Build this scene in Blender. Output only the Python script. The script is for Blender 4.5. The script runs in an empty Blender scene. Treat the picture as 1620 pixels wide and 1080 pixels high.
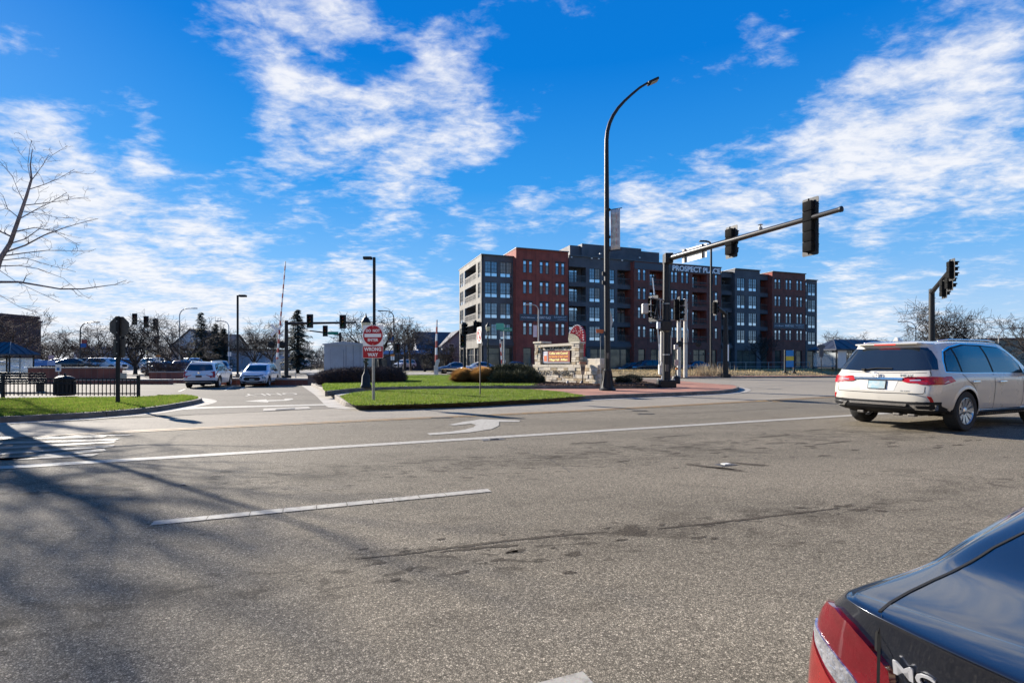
import bpy, bmesh, math, random
import numpy as np
from mathutils import Vector, Matrix
from mathutils.bvhtree import BVHTree
from mathutils.geometry import tessellate_polygon

C = bpy.context.scene.collection
SC = bpy.context.scene
PI = math.pi
R = math.radians
H_CAM, F, CX, HZ = 1.34, 810.0, 810.0, 574.0

# ---------------------------------------------------------------- camera, sky, sun, exposure
cam = bpy.data.cameras.new('camera')
cam.lens = 18.0
cam.sensor_width = 36.0
cam.shift_y = (HZ - 540.0) / 1620.0
cam.clip_start = 0.05
cam.clip_end = 4000
cam_o = bpy.data.objects.new('camera', cam)
cam_o.location = (0, 0, H_CAM)
cam_o.rotation_euler = (PI / 2, 0, 0)
C.objects.link(cam_o)
SC.camera = cam_o

SUN_AZ = R(50.0)          # to the left of the view direction
SUN_EL = R(23.5)
to_sun = Vector((-math.sin(SUN_AZ) * math.cos(SUN_EL), math.cos(SUN_AZ) * math.cos(SUN_EL), math.sin(SUN_EL)))
sun = bpy.data.lights.new('sun', 'SUN')
sun.energy = 4.6
sun.angle = R(0.53)
sun.color = (1.0, 0.93, 0.83)
sun_o = bpy.data.objects.new('sun', sun)
sun_o.rotation_euler = (-to_sun).to_track_quat('-Z', 'Y').to_euler()
sun_o.location = (-30, 30, 40)
C.objects.link(sun_o)

world = bpy.data.worlds.new('World')
SC.world = world
world.use_nodes = True
wn, wl = world.node_tree.nodes, world.node_tree.links
wn.clear()
def N(t, **kw):
    n = wn.new(t)
    for k, v in kw.items():
        setattr(n, k, v)
    return n
def wmath(op, a, b=None, clamp=False):
    n = N('ShaderNodeMath', operation=op, use_clamp=clamp)
    for i, x in enumerate((a, b)):
        if x is None: continue
        if isinstance(x, (int, float)): n.inputs[i].default_value = x
        else: wl.new(x, n.inputs[i])
    return n.outputs[0]
sky = N('ShaderNodeTexSky', sky_type='NISHITA')
sky.sun_disc = False
sky.sun_elevation = SUN_EL
sky.sun_rotation = -SUN_AZ
sky.air_density = 1.0
sky.dust_density = 0.2
sky.ozone_density = 4.0
sky.altitude = 200
hs = N('ShaderNodeHueSaturation')
hs.inputs['Saturation'].default_value = 1.5
hs.inputs['Hue'].default_value = 0.5
hs.inputs['Value'].default_value = 0.8
wl.new(sky.outputs[0], hs.inputs['Color'])
tc = N('ShaderNodeTexCoord')
sep = N('ShaderNodeSeparateXYZ'); wl.new(tc.outputs['Generated'], sep.inputs[0])
zc = wmath('MAXIMUM', sep.outputs['Z'], 0.0)
zd = wmath('ADD', zc, 0.16)
# direction projected to a cloud deck
pu = wmath('DIVIDE', sep.outputs['X'], zd)
pv = wmath('DIVIDE', sep.outputs['Y'], zd)
comb = N('ShaderNodeCombineXYZ'); wl.new(pu, comb.inputs[0]); wl.new(pv, comb.inputs[1])
def noise(vec, scale, detail, rough, dist=0.0, off=(0, 0, 0), sc=(1, 1, 1), rot=0.0):
    m = N('ShaderNodeMapping'); m.inputs['Location'].default_value = off; m.inputs['Scale'].default_value = sc
    m.inputs['Rotation'].default_value = (0, 0, rot)
    wl.new(vec, m.inputs[0])
    n = N('ShaderNodeTexNoise'); n.inputs['Scale'].default_value = scale; n.inputs['Detail'].default_value = detail
    n.inputs['Roughness'].default_value = rough; n.inputs['Distortion'].default_value = dist
    wl.new(m.outputs[0], n.inputs['Vector'])
    return n.outputs['Fac']
n_big = noise(comb.outputs[0], 1.4, 4, 0.5, 0.2, (2.3, 1.1, 0))
n_mid = noise(comb.outputs[0], 4.2, 10, 0.60, 0.25, (5.1, 3.3, 1.0), (1.0, 1.15, 1), 0.5)
n_fine = noise(comb.outputs[0], 15.0, 8, 0.62, 0.35, (1.7, 9.3, 2.0), (1.0, 1.5, 1), -0.5)
# cloud banks of this sky, each a soft region in direction space, given by bearing
def bearing(px, py):
    d = Vector(((px - CX) / F, 1.0, (HZ - py) / F)); d.normalize(); return d
banks = [  # px, py, angular radius, weight
    (500, 200, 0.10, .42), (590, 205, 0.11, .46), (670, 175, 0.10, .44), (735, 150, 0.08, .36), (770, 175, .05, .22), (470, 235, .07, .26), (640, 290, 0.085, .40), (560, 250, .08, .3), (700, 110, 0.06, .26), (430, 195, .06, .24), (700, 300, .05, .25),
    (400, 40, 0.10, .30), (490, 20, 0.10, .30), (330, 15, 0.07, .26), (560, 30, 0.06, .26), (470, 100, .06, .28),
    (445, 300, 0.04, .32), (400, 293, .03, .24), (232, 205, .03, .28), (230, 260, .04, .24), (190, 100, .04, .16),
    (20, 225, 0.07, .36), (90, 235, .05, .24), (770, 250, .045, .30), (770, 40, .05, .24),
    (110, 390, 0.13, .44), (240, 400, 0.11, .40), (10, 370, 0.12, .42), (330, 440, 0.12, .38), (120, 480, 0.16, .42), (500, 460, 0.12, .34), (280, 490, .16, .42), (620, 510, .14, .32), (560, 415, .06, .22), (700, 480, .1, .2),
    (1240, 75, .05, .34), (1200, 40, .05, .26), (1310, 150, 0.07, .30), (1390, 110, .07, .2), (1480, 60, .08, .2), (1590, 90, 0.10, .28), (1600, 20, .07, .26), (1350, 190, .07, .28), (1440, 160, .06, .22),
    (1500, 240, 0.10, .35), (1600, 220, .09, .33), (1400, 270, 0.10, .35), (1300, 290, .09, .34), (1560, 290, .07, .30), (1190, 290, .07, .32), (1120, 270, .05, .24), (1100, 330, .10, .36), (1000, 330, .09, .32), (900, 340, .08, .32), (830, 330, .05, .26), (1210, 340, .09, .34), (1060, 360, .1, .28), (770, 378, .04, .34), (690, 385, .04, .2),
    (1330, 480, .10, .28), (1420, 500, .1, .24), (1600, 440, .1, .18), (1380, 390, .03, .24),
    (-1500, 150, .18, .32), (3200, 150, .20, .34)]
acc = None
for (px, py, rad, wgt) in banks:
    d = bearing(px, py)
    dt = N('ShaderNodeVectorMath', operation='DISTANCE')
    wl.new(tc.outputs['Generated'], dt.inputs[0]); dt.inputs[1].default_value = d
    q = wmath('DIVIDE', dt.outputs['Value'], rad * 0.85)
    q = wmath('MULTIPLY', q, q)
    g = wmath('MULTIPLY', wmath('POWER', 2.718, wmath('MULTIPLY', q, -1.0)), wgt)
    acc = g if acc is None else wmath('ADD', acc, g)
acc = wmath('MINIMUM', acc, 0.60)
low = wmath('POWER', 2.718, wmath('MULTIPLY', zc, -14.0))          # more cloud seen edge-on near the horizon
dens = wmath('ADD', wmath('MULTIPLY', n_big, 0.30), wmath('MULTIPLY', n_mid, 0.95))
dens = wmath('ADD', dens, wmath('MULTIPLY', n_fine, 0.40))
dens = wmath('ADD', dens, wmath('MULTIPLY', acc, 0.62))
dens = wmath('ADD', dens, wmath('MULTIPLY', low, 0.19))
dens = wmath('SUBTRACT', dens, 0.950)
dens = wmath('MULTIPLY', dens, 2.5, True)
mr = N('ShaderNodeMapRange', interpolation_type='SMOOTHSTEP'); wl.new(dens, mr.inputs['Value'])
mr.inputs['From Min'].default_value = 0.0; mr.inputs['From Max'].default_value = 1.0
# blue of the clear sky deepens with height
ramp = N('ShaderNodeValToRGB')
wl.new(zc, ramp.inputs[0])
cr = ramp.color_ramp
SKYC = [(0.0, (0.64, 0.76, 0.92)), (0.06, (0.50, 0.71, 0.98)), (0.17, (0.22, 0.53, 0.97)), (0.32, (0.045, 0.35, 0.90)), (0.5, (0.004, 0.215, 0.76)), (1.0, (0.004, 0.12, 0.55))]
while len(cr.elements) < len(SKYC): cr.elements.new(0.5)
for e, (p, c) in zip(cr.elements, SKYC): e.position = p; e.color = (*c, 1)
clearmix = N('ShaderNodeMixRGB', blend_type='MIX'); clearmix.inputs[0].default_value = 0.85
scl = N('ShaderNodeMixRGB', blend_type='MULTIPLY'); scl.inputs[0].default_value = 1.0
SKY_K = 7.1
scl.inputs[2].default_value = (SKY_K, SKY_K, SKY_K, 1)
wl.new(ramp.outputs[0], scl.inputs[1])
wl.new(hs.outputs[0], clearmix.inputs[1]); wl.new(scl.outputs[0], clearmix.inputs[2])
shade = N('ShaderNodeValToRGB'); wl.new(wmath('MULTIPLY', wmath('ADD', n_mid, n_fine), 0.5), shade.inputs[0])
shade.color_ramp.elements[0].position = 0.36; shade.color_ramp.elements[0].color = (0.66 * SKY_K, 0.73 * SKY_K, 0.88 * SKY_K, 1)
shade.color_ramp.elements[1].position = 0.60; shade.color_ramp.elements[1].color = (0.97 * SKY_K, 0.97 * SKY_K, 0.99 * SKY_K, 1)
cm = N('ShaderNodeMixRGB'); wl.new(wmath('MULTIPLY', mr.outputs[0], 0.90), cm.inputs[0])
wl.new(clearmix.outputs[0], cm.inputs[1]); wl.new(shade.outputs[0], cm.inputs[2])
bg = N('ShaderNodeBackground'); bg.inputs['Strength'].default_value = 0.05
wl.new(cm.outputs[0], bg.inputs['Color'])
wo = N('ShaderNodeOutputWorld'); wl.new(bg.outputs[0], wo.inputs['Surface'])

SC.view_settings.view_transform = 'Standard'
SC.view_settings.look = 'None'
SC.view_settings.exposure = 1.52
SC.view_settings.gamma = 1.0
try: SC.view_settings.use_curve_mapping = False
except Exception: pass
SC.cycles.max_bounces = 6

# ---------------------------------------------------------------- placing helpers
def G(px, py, z=0.0):
    """photo pixel -> point on the horizontal plane at height z"""
    Y = (H_CAM - z) * F / (py - HZ)
    return Vector(((px - CX) / F * Y, Y, z))
def hgt(py, Y): return H_CAM + (HZ - py) / F * Y
def xat(px, Y): return (px - CX) / F * Y

# ---------------------------------------------------------------- materials
MATS = {}
def mat(name, col, rough=0.6, metal=0.0, var=0.0, scale=6.0, col2=None, bump=0.0, bscale=None, coat=0.0, spec=0.5, emit=None, estr=0.0, coord='Object', alpha=1.0, detail=6, sheen=0.0, stretch=(1, 1, 1)):
    if name in MATS: return MATS[name]
    m = bpy.data.materials.new(name); m.use_nodes = True
    nt = m.node_tree; b = nt.nodes['Principled BSDF']; L = nt.links
    b.inputs['Base Color'].default_value = (*col, 1)
    b.inputs['Roughness'].default_value = rough
    b.inputs['Metallic'].default_value = metal
    b.inputs['Specular IOR Level'].default_value = spec
    if coat: b.inputs['Coat Weight'].default_value = coat; b.inputs['Coat Roughness'].default_value = 0.03
    if emit: b.inputs['Emission Color'].default_value = (*emit, 1); b.inputs['Emission Strength'].default_value = estr
    if alpha < 1: b.inputs['Alpha'].default_value = alpha
    if var or col2 or bump:
        t = nt.nodes.new('ShaderNodeTexCoord')
        mp = nt.nodes.new('ShaderNodeMapping'); mp.inputs['Scale'].default_value = stretch
        L.new(t.outputs[coord], mp.inputs[0])
        n = nt.nodes.new('ShaderNodeTexNoise'); n.inputs['Scale'].default_value = scale
        n.inputs['Detail'].default_value = detail; n.inputs['Roughness'].default_value = 0.6
        L.new(mp.outputs[0], n.inputs['Vector'])
        if var or col2:
            mx = nt.nodes.new('ShaderNodeMixRGB')
            c2 = col2 or tuple(max(0, c * (1 - var)) for c in col)
            c1 = col if col2 else tuple(min(1, c * (1 + var * .6)) for c in col)
            mx.inputs[1].default_value = (*c1, 1); mx.inputs[2].default_value = (*c2, 1)
            rp = nt.nodes.new('ShaderNodeMapRange'); rp.inputs['From Min'].default_value = .35; rp.inputs['From Max'].default_value = .65
            L.new(n.outputs['Fac'], rp.inputs['Value']); L.new(rp.outputs[0], mx.inputs[0]); L.new(mx.outputs[0], b.inputs['Base Color'])
            rr = nt.nodes.new('ShaderNodeMapRange'); rr.inputs['To Min'].default_value = max(0.02, rough - .08); rr.inputs['To Max'].default_value = min(1, rough + .1)
            L.new(n.outputs['Fac'], rr.inputs['Value']); L.new(rr.outputs[0], b.inputs['Roughness'])
        if bump:
            n2 = nt.nodes.new('ShaderNodeTexNoise'); n2.inputs['Scale'].default_value = bscale or scale * 4; n2.inputs['Detail'].default_value = 4
            L.new(mp.outputs[0], n2.inputs['Vector'])
            bp = nt.nodes.new('ShaderNodeBump'); bp.inputs['Strength'].default_value = bump; bp.inputs['Distance'].default_value = 0.02
            L.new(n2.outputs['Fac'], bp.inputs['Height']); L.new(bp.outputs[0], b.inputs['Normal'])
    MATS[name] = m
    return m

def road_mat(name, base, dark, tar, agg=1.0, crack=False):
    """asphalt: stone grain, worn patches, tar spots, bump"""
    m = bpy.data.materials.new(name); m.use_nodes = True
    nt = m.node_tree; nd = nt.nodes; L = nt.links; b = nd['Principled BSDF']
    t = nd.new('ShaderNodeTexCoord')
    def nz(s, d, r, st=(1, 1, 1), rot=0.0, dist=0.0, off=0.0):
        mp = nd.new('ShaderNodeMapping'); mp.inputs['Scale'].default_value = st; mp.inputs['Rotation'].default_value = (0, 0, rot)
        mp.inputs['Location'].default_value = (off, off, 0)
        L.new(t.outputs['Object'], mp.inputs[0])
        n = nd.new('ShaderNodeTexNoise'); n.inputs['Scale'].default_value = s; n.inputs['Detail'].default_value = d; n.inputs['Roughness'].default_value = r
        n.inputs['Distortion'].default_value = dist
        L.new(mp.outputs[0], n.inputs['Vector']); return n.outputs['Fac']
    def rng(x, a, b_, c=0.0, d=1.0):
        r = nd.new('ShaderNodeMapRange'); r.inputs['From Min'].default_value = a; r.inputs['From Max'].default_value = b_
        r.inputs['To Min'].default_value = c; r.inputs['To Max'].default_value = d
        L.new(x, r.inputs['Value']); return r.outputs[0]
    def mix(f, a, b_, bl='MIX'):
        x = nd.new('ShaderNodeMixRGB'); x.blend_type = bl
        for i, v in enumerate((f, a, b_)):
            if isinstance(v, float): x.inputs[i].default_value = v
            elif isinstance(v, tuple): x.inputs[i].default_value = (*v, 1)
            else: L.new(v, x.inputs[i])
        return x.outputs[0]
    def mth(op, a, b_):
        x = nd.new('ShaderNodeMath'); x.operation = op
        for i, v in enumerate((a, b_)):
            if isinstance(v, float): x.inputs[i].default_value = v
            else: L.new(v, x.inputs[i])
        return x.outputs[0]
    vor = nd.new('ShaderNodeTexVoronoi'); vor.inputs['Scale'].default_value = 104; L.new(t.outputs['Object'], vor.inputs['Vector'])
    vsep = nd.new('ShaderNodeSeparateColor'); L.new(vor.outputs['Color'], vsep.inputs[0])
    stone = vsep.outputs[0]
    ved = nd.new('ShaderNodeTexVoronoi'); ved.feature = 'DISTANCE_TO_EDGE'; ved.inputs['Scale'].default_value = vor.inputs['Scale'].default_value; L.new(t.outputs['Object'], ved.inputs['Vector'])
    pit = rng(ved.outputs['Distance'], .03, .26, 1.0 - .80 * agg, 1.04)
    chip = rng(stone, .84, .98, 0.0, .6 * agg)
    grain = nz(130, 3, .7)
    road_rot = R(-24)
    wear = nz(.55, 6, .6, (.28, 1.3, 1), road_rot, .4)
    blot = nz(1.6, 8, .66, (.7, 1.2, 1), road_rot, .6, 3.0)
    spot = nz(7.5, 4, .55, (.55, 1.1, 1), road_rot, .2, 7.0)
    spotmask = nz(.45, 4, .5, (.3, 1.6, 1), road_rot, .3, 12.0)
    sx = nd.new('ShaderNodeSeparateXYZ'); L.new(t.outputs['Object'], sx.inputs[0])
    vv = mth('ADD', mth('MULTIPLY', sx.outputs[0], -.342), mth('MULTIPLY', sx.outputs[1], .94))
    def bump_(v0, w):
        q_ = mth('DIVIDE', mth('SUBTRACT', vv, v0), w); return mth('POWER', 2.718, mth('MULTIPLY', mth('MULTIPLY', q_, q_), -1.0))
    band = mth('MAXIMUM', bump_(3.45, .42), bump_(6.75, .75)) if crack is None else mth('MULTIPLY', vv, 0.0)
    c = mix(rng(wear, .35, .68), base, dark)
    c = mix(mth('MULTIPLY', mth('MULTIPLY', band, rng(blot, .42, .60)), .42), c, tar)
    c = mix(rng(blot, .56, .74, 0, .42), c, tar)
    sp = mth('MULTIPLY', rng(mth('ADD', spot, mth('MULTIPLY', band, .055)), .60, .65), mth('MAXIMUM', rng(spotmask, .50, .60), mth('MULTIPLY', band, rng(spotmask, .36, .5))))
    c = mix(mth('MULTIPLY', sp, .62), c, tar)
    g = mth('ADD', mth('MULTIPLY', stone, 0.75), mth('MULTIPLY', grain, .6))
    gv = rng(g, .2, 1.05, 1.0 - .55 * agg, 1.0 + .75 * agg)
    gvc = nd.new('ShaderNodeCombineColor')
    gv = mth('MULTIPLY', mth('ADD', gv, chip), pit)
    for i in range(3): L.new(gv, gvc.inputs[i])
    c = mix(1.0, c, gvc.outputs[0], 'MULTIPLY')
    if crack is True:
        vc = nd.new('ShaderNodeTexVoronoi'); vc.feature = 'DISTANCE_TO_EDGE'; vc.inputs['Scale'].default_value = .22
        dm = nd.new('ShaderNodeMixRGB'); dm.inputs[0].default_value = .25
        nn = nd.new('ShaderNodeTexNoise'); nn.inputs['Scale'].default_value = 1.5; nn.inputs['Detail'].default_value = 5
        L.new(t.outputs['Object'], nn.inputs['Vector']); L.new(t.outputs['Object'], dm.inputs[1]); L.new(nn.outputs['Color'], dm.inputs[2]); L.new(dm.outputs[0], vc.inputs['Vector'])
        cr_ = mth('MULTIPLY', rng(vc.outputs['Distance'], 0.0, .0035, 1.0, 0.0), rng(spotmask, .46, .52))
        c = mix(mth('MULTIPLY', cr_, .8), c, (0.025, 0.023, 0.02))
    L.new(c, b.inputs['Base Color'])
    b.inputs['Roughness'].default_value = .9; b.inputs['Specular IOR Level'].default_value = .14
    bp = nd.new('ShaderNodeBump'); bp.inputs['Strength'].default_value = .55 * agg; bp.inputs['Distance'].default_value = .006
    L.new(g, bp.inputs['Height']); L.new(bp.outputs[0], b.inputs['Normal'])
    return m

def leaf_mat(name, c1, c2, scale, trans=.5, rough=.6):
    """thin blades: light passes through them from behind"""
    m = bpy.data.materials.new(name); m.use_nodes = True
    nt = m.node_tree; nd = nt.nodes; L = nt.links; b = nd['Principled BSDF']; out = nd['Material Output']
    t = nd.new('ShaderNodeTexCoord'); n = nd.new('ShaderNodeTexNoise'); n.inputs['Scale'].default_value = scale; n.inputs['Detail'].default_value = 8; n.inputs['Roughness'].default_value = .75
    L.new(t.outputs['Object'], n.inputs['Vector'])
    r = nd.new('ShaderNodeMapRange'); r.inputs['From Min'].default_value = .36; r.inputs['From Max'].default_value = .64; L.new(n.outputs['Fac'], r.inputs['Value'])
    x = nd.new('ShaderNodeMixRGB'); x.inputs[1].default_value = (*c1, 1); x.inputs[2].default_value = (*c2, 1); L.new(r.outputs[0], x.inputs[0])
    L.new(x.outputs[0], b.inputs['Base Color']); b.inputs['Roughness'].default_value = rough; b.inputs['Specular IOR Level'].default_value = .25
    tr = nd.new('ShaderNodeBsdfTranslucent'); L.new(x.outputs[0], tr.inputs['Color'])
    mx = nd.new('ShaderNodeMixShader'); mx.inputs[0].default_value = trans
    L.new(b.outputs[0], mx.inputs[1]); L.new(tr.outputs[0], mx.inputs[2]); L.new(mx.outputs[0], out.inputs['Surface'])
    return m

def worn_mat(name, col, under, lo=.52, hi=.66, scale=14):
    """road paint that has worn through to the asphalt in places"""
    m = bpy.data.materials.new(name); m.use_nodes = True
    nt = m.node_tree; nd = nt.nodes; L = nt.links; b = nd['Principled BSDF']
    t = nd.new('ShaderNodeTexCoord')
    n = nd.new('ShaderNodeTexNoise'); n.inputs['Scale'].default_value = scale; n.inputs['Detail'].default_value = 8; n.inputs['Roughness'].default_value = .7
    L.new(t.outputs['Object'], n.inputs['Vector'])
    r = nd.new('ShaderNodeMapRange'); r.inputs['From Min'].default_value = lo; r.inputs['From Max'].default_value = hi; L.new(n.outputs['Fac'], r.inputs['Value'])
    x = nd.new('ShaderNodeMixRGB'); x.inputs[1].default_value = (*col, 1); x.inputs[2].default_value = (*under, 1); L.new(r.outputs[0], x.inputs[0])
    n2 = nd.new('ShaderNodeTexNoise'); n2.inputs['Scale'].default_value = 120; n2.inputs['Detail'].default_value = 2; L.new(t.outputs['Object'], n2.inputs['Vector'])
    x2 = nd.new('ShaderNodeMixRGB'); x2.blend_type = 'MULTIPLY'; x2.inputs[0].default_value = .35; L.new(x.outputs[0], x2.inputs[1]); L.new(n2.outputs['Color'], x2.inputs[2])
    L.new(x2.outputs[0], b.inputs['Base Color']); b.inputs['Roughness'].default_value = .7
    return m

# ---------------------------------------------------------------- mesh helpers
class MB:
    def __init__(s): s.v = []; s.f = []
    def add(s, vs, fs, M=None):
        o = len(s.v)
        s.v.extend([tuple(M @ Vector(v)) for v in vs] if M is not None else [tuple(v) for v in vs])
        s.f.extend([tuple(i + o for i in f) for f in fs]); return s
    def box(s, c, d, M=None):
        x, y, z = c; a, b, e = d[0] / 2, d[1] / 2, d[2] / 2
        vs = [(x - a, y - b, z - e), (x + a, y - b, z - e), (x + a, y + b, z - e), (x - a, y + b, z - e), (x - a, y - b, z + e), (x + a, y - b, z + e), (x + a, y + b, z + e), (x - a, y + b, z + e)]
        return s.add(vs, [(3, 2, 1, 0), (4, 5, 6, 7), (0, 1, 5, 4), (1, 2, 6, 5), (2, 3, 7, 6), (3, 0, 4, 7)], M)
    def bbox(s, c, d, bev=0.02, M=None):
        """box with bevelled edges"""
        bm = bmesh.new(); bmesh.ops.create_cube(bm, size=1)
        for v in bm.verts: v.co = Vector((v.co.x * d[0] + c[0], v.co.y * d[1] + c[1], v.co.z * d[2] + c[2]))
        bmesh.ops.bevel(bm, geom=bm.edges[:], offset=bev, segments=2, affect='EDGES', profile=.6)
        bm.verts.index_update(); s.add([v.co.copy() for v in bm.verts], [[v.index for v in f.verts] for f in bm.faces], M); bm.free(); return s
    def tube(s, pts, rad, n=8, cap=True, M=None):
        pts = [Vector(p) for p in pts]
        if not hasattr(rad, '__len__'): rad = [rad] * len(pts)
        vs = []; fs = []
        up = None
        for i, p in enumerate(pts):
            d = (pts[min(i + 1, len(pts) - 1)] - pts[max(i - 1, 0)])
            if d.length < 1e-9: d = Vector((0, 0, 1))
            d.normalize()
            if up is None:
                up = d.cross(Vector((0, 0, 1)) if abs(d.z) < .95 else Vector((1, 0, 0))).normalized()
            else:
                up = (up - d * up.dot(d))
                up = up.normalized() if up.length > 1e-6 else d.orthogonal().normalized()
            w = d.cross(up)
            for k in range(n):
                a = 2 * PI * k / n
                vs.append(p + (up * math.cos(a) + w * math.sin(a)) * rad[i])
        for i in range(len(pts) - 1):
            for k in range(n):
                fs.append((i * n + k, i * n + (k + 1) % n, (i + 1) * n + (k + 1) % n, (i + 1) * n + k))
        if cap:
            fs.append(tuple(range(n - 1, -1, -1))); b = (len(pts) - 1) * n; fs.append(tuple(range(b, b + n)))
        return s.add(vs, fs, M)
    def lathe(s, prof, n=16, o=(0, 0, 0), M=None):
        vs = []; fs = []
        for (r, z) in prof:
            for k in range(n):
                a = 2 * PI * k / n; vs.append((o[0] + r * math.cos(a), o[1] + r * math.sin(a), o[2] + z))
        for i in range(len(prof) - 1):
            for k in range(n): fs.append((i * n + k, i * n + (k + 1) % n, (i + 1) * n + (k + 1) % n, (i + 1) * n + k))
        fs.append(tuple(range(n - 1, -1, -1))); b = (len(prof) - 1) * n; fs.append(tuple(range(b, b + n)))
        return s.add(vs, fs, M)
    def prism(s, poly, vec, M=None):
        """poly: list of 3-D points (planar), extruded by vec"""
        n = len(poly); vec = Vector(vec); p = [Vector(q) for q in poly]
        vs = p + [q + vec for q in p]
        tris = tessellate_polygon([p])
        nrm = Vector((0, 0, 0))
        for i in range(n):
            nrm += (p[i]).cross(p[(i + 1) % n])
        flip = nrm.dot(vec) > 0
        fs = []
        for t in tris:
            a = p[t[0]]; tn = (p[t[1]] - a).cross(p[t[2]] - a)
            t1 = tuple(t) if (tn.dot(vec) < 0) else tuple(t[::-1])
            fs.append(t1); fs.append(tuple(i + n for i in t1[::-1]))
        for i in range(n):
            j = (i + 1) % n
            fs.append((i, j, j + n, i + n) if flip else (j, i, i + n, j + n))
        return s.add(vs, fs, M)
    def build(s, name, m, parent=None, smooth=None, loc=None, rot=None):
        me = bpy.data.meshes.new(name); me.from_pydata(s.v, [], s.f); me.update()
        return link(name, me, m, parent, smooth, loc, rot)

def link(name, me, m, parent=None, smooth=None, loc=None, rot=None):
    if m is not None and len(me.materials) == 0: me.materials.append(m)
    if smooth:
        me.polygons.foreach_set('use_smooth', [True] * len(me.polygons))
        if smooth is not True: me.set_sharp_from_angle(angle=R(smooth))
    o = bpy.data.objects.new(name, me); C.objects.link(o)
    if parent is not None: o.parent = parent
    if loc is not None: o.location = loc
    if rot is not None: o.rotation_euler = rot
    return o
def tag(o, label, cat=None, group=None):
    o['label'] = label
    if cat: o['category'] = cat
    if group: o['group'] = group
    return o
def thing(name, label, cat, loc=(0, 0, 0), rz=0.0, group=None):
    o = bpy.data.objects.new(name, None); C.objects.link(o); o.empty_display_size = .3
    o.location = loc; o.rotation_euler = (0, 0, rz)
    return tag(o, label, cat, group)
def structure(o): o['kind'] = 'structure'; return o
def stuff(o): o['kind'] = 'stuff'; return o
def dup(root, loc, rz=0.0, label=None, group=None, scale=None, mats=None):
    def cp(o, par):
        c = o.copy(); C.objects.link(c)
        if par is not None: c.parent = par
        if mats and o.type == 'MESH':
            for k, mm in mats.items():
                if o.name.split('.')[0] == k:
                    c.data = o.data.copy(); c.data.materials.clear(); c.data.materials.append(mm)
        for ch in list(o.children): cp(ch, c)
        return c
    r = cp(root, None)
    r.location = loc; r.rotation_euler = (0, 0, rz)
    if scale is not None: r.scale = scale if hasattr(scale, '__len__') else (scale,) * 3
    if label: r['label'] = label
    if group: r['group'] = group
    return r
FONT_CACHE = {}
def text(name, s, size, m, parent=None, M=None, extrude=.004, align='CENTER', bold=0.0, sx=1.0, spacing=1.0):
    cu = bpy.data.curves.new('lettering', 'FONT'); cu.body = s; cu.size = size; cu.extrude = extrude
    cu.align_x = align; cu.align_y = 'CENTER'; cu.offset = bold; cu.resolution_u = 3; cu.space_character = spacing
    o = bpy.data.objects.new('lettering_curve', cu); C.objects.link(o)
    dg = bpy.context.evaluated_depsgraph_get()
    me = bpy.data.meshes.new_from_object(o.evaluated_get(dg))
    bpy.data.objects.remove(o); bpy.data.curves.remove(cu)
    me.name = name
    T = Matrix.Diagonal((sx, 1, 1, 1))
    me.transform((M @ T) if M is not None else T)
    me.materials.clear()
    return link(name, me, m, parent)
def upright(loc, rz=0.0):
    """matrix that stands XY-plane lettering up, reading along local +x, facing local -y"""
    return Matrix.Translation(loc) @ Matrix.Rotation(rz, 4, 'Z') @ Matrix.Rotation(PI / 2, 4, 'X')
def sheet(name, pts, m, z=0.0, parent=None, sub=0):
    """flat polygon on the ground"""
    p = [Vector((q[0], q[1], 0)) for q in pts]
    tris = tessellate_polygon([p])
    fs = []
    for t in tris:
        n = (p[t[1]] - p[t[0]]).cross(p[t[2]] - p[t[0]])
        fs.append(tuple(t) if n.z > 0 else tuple(t[::-1]))
    me = bpy.data.meshes.new(name); me.from_pydata([(q.x, q.y, z) for q in p], [], fs); me.update()
    return link(name, me, m, parent)
def strip(pts, w):
    """polygon of a line of width w on the ground"""
    p = [Vector((q[0], q[1])) for q in pts]; L_, R_ = [], []
    for i in range(len(p)):
        d = (p[min(i + 1, len(p) - 1)] - p[max(i - 1, 0)]).normalized(); n = Vector((-d.y, d.x)) * w / 2
        L_.append(p[i] + n); R_.append(p[i] - n)
    return L_ + R_[::-1]
def inside(poly, x, y):
    """vectorised point in polygon"""
    c = np.zeros(len(x), bool); n = len(poly)
    for i in range(n):
        x1, y1 = poly[i][0], poly[i][1]; x2, y2 = poly[i - 1][0], poly[i - 1][1]
        k = ((y1 > y) != (y2 > y)) & (x < (x2 - x1) * (y - y1) / ((y2 - y1) + 1e-12) + x1)
        c ^= k
    return c
def tri_mesh(name, V, m, parent=None):
    """V: (n,3,3) triangles"""
    n = len(V); me = bpy.data.meshes.new(name)
    me.vertices.add(n * 3); me.vertices.foreach_set('co', V.reshape(-1).astype(np.float32))
    me.loops.add(n * 3); me.loops.foreach_set('vertex_index', np.arange(n * 3, dtype=np.int32))
    me.polygons.add(n); me.polygons.foreach_set('loop_start', np.arange(0, n * 3, 3, dtype=np.int32))
    me.update(calc_edges=True); me.validate()
    return link(name, me, m, parent)
def blades(rng, base, h, w, lean):
    """grass-like triangles standing on base points (n,3)"""
    n = len(base); a = rng.uniform(0, 2 * PI, n)
    side = np.stack([np.cos(a), np.sin(a), np.zeros(n)], 1) * (w * rng.uniform(.6, 1.3, n))[:, None]
    hh = h * rng.uniform(.5, 1.25, n)
    b = rng.uniform(0, 2 * PI, n); l = lean * hh * rng.uniform(.2, 1.4, n)
    tip = base + np.stack([np.cos(b) * l, np.sin(b) * l, hh], 1)
    return np.stack([base - side, base + side, tip], 1)
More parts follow.
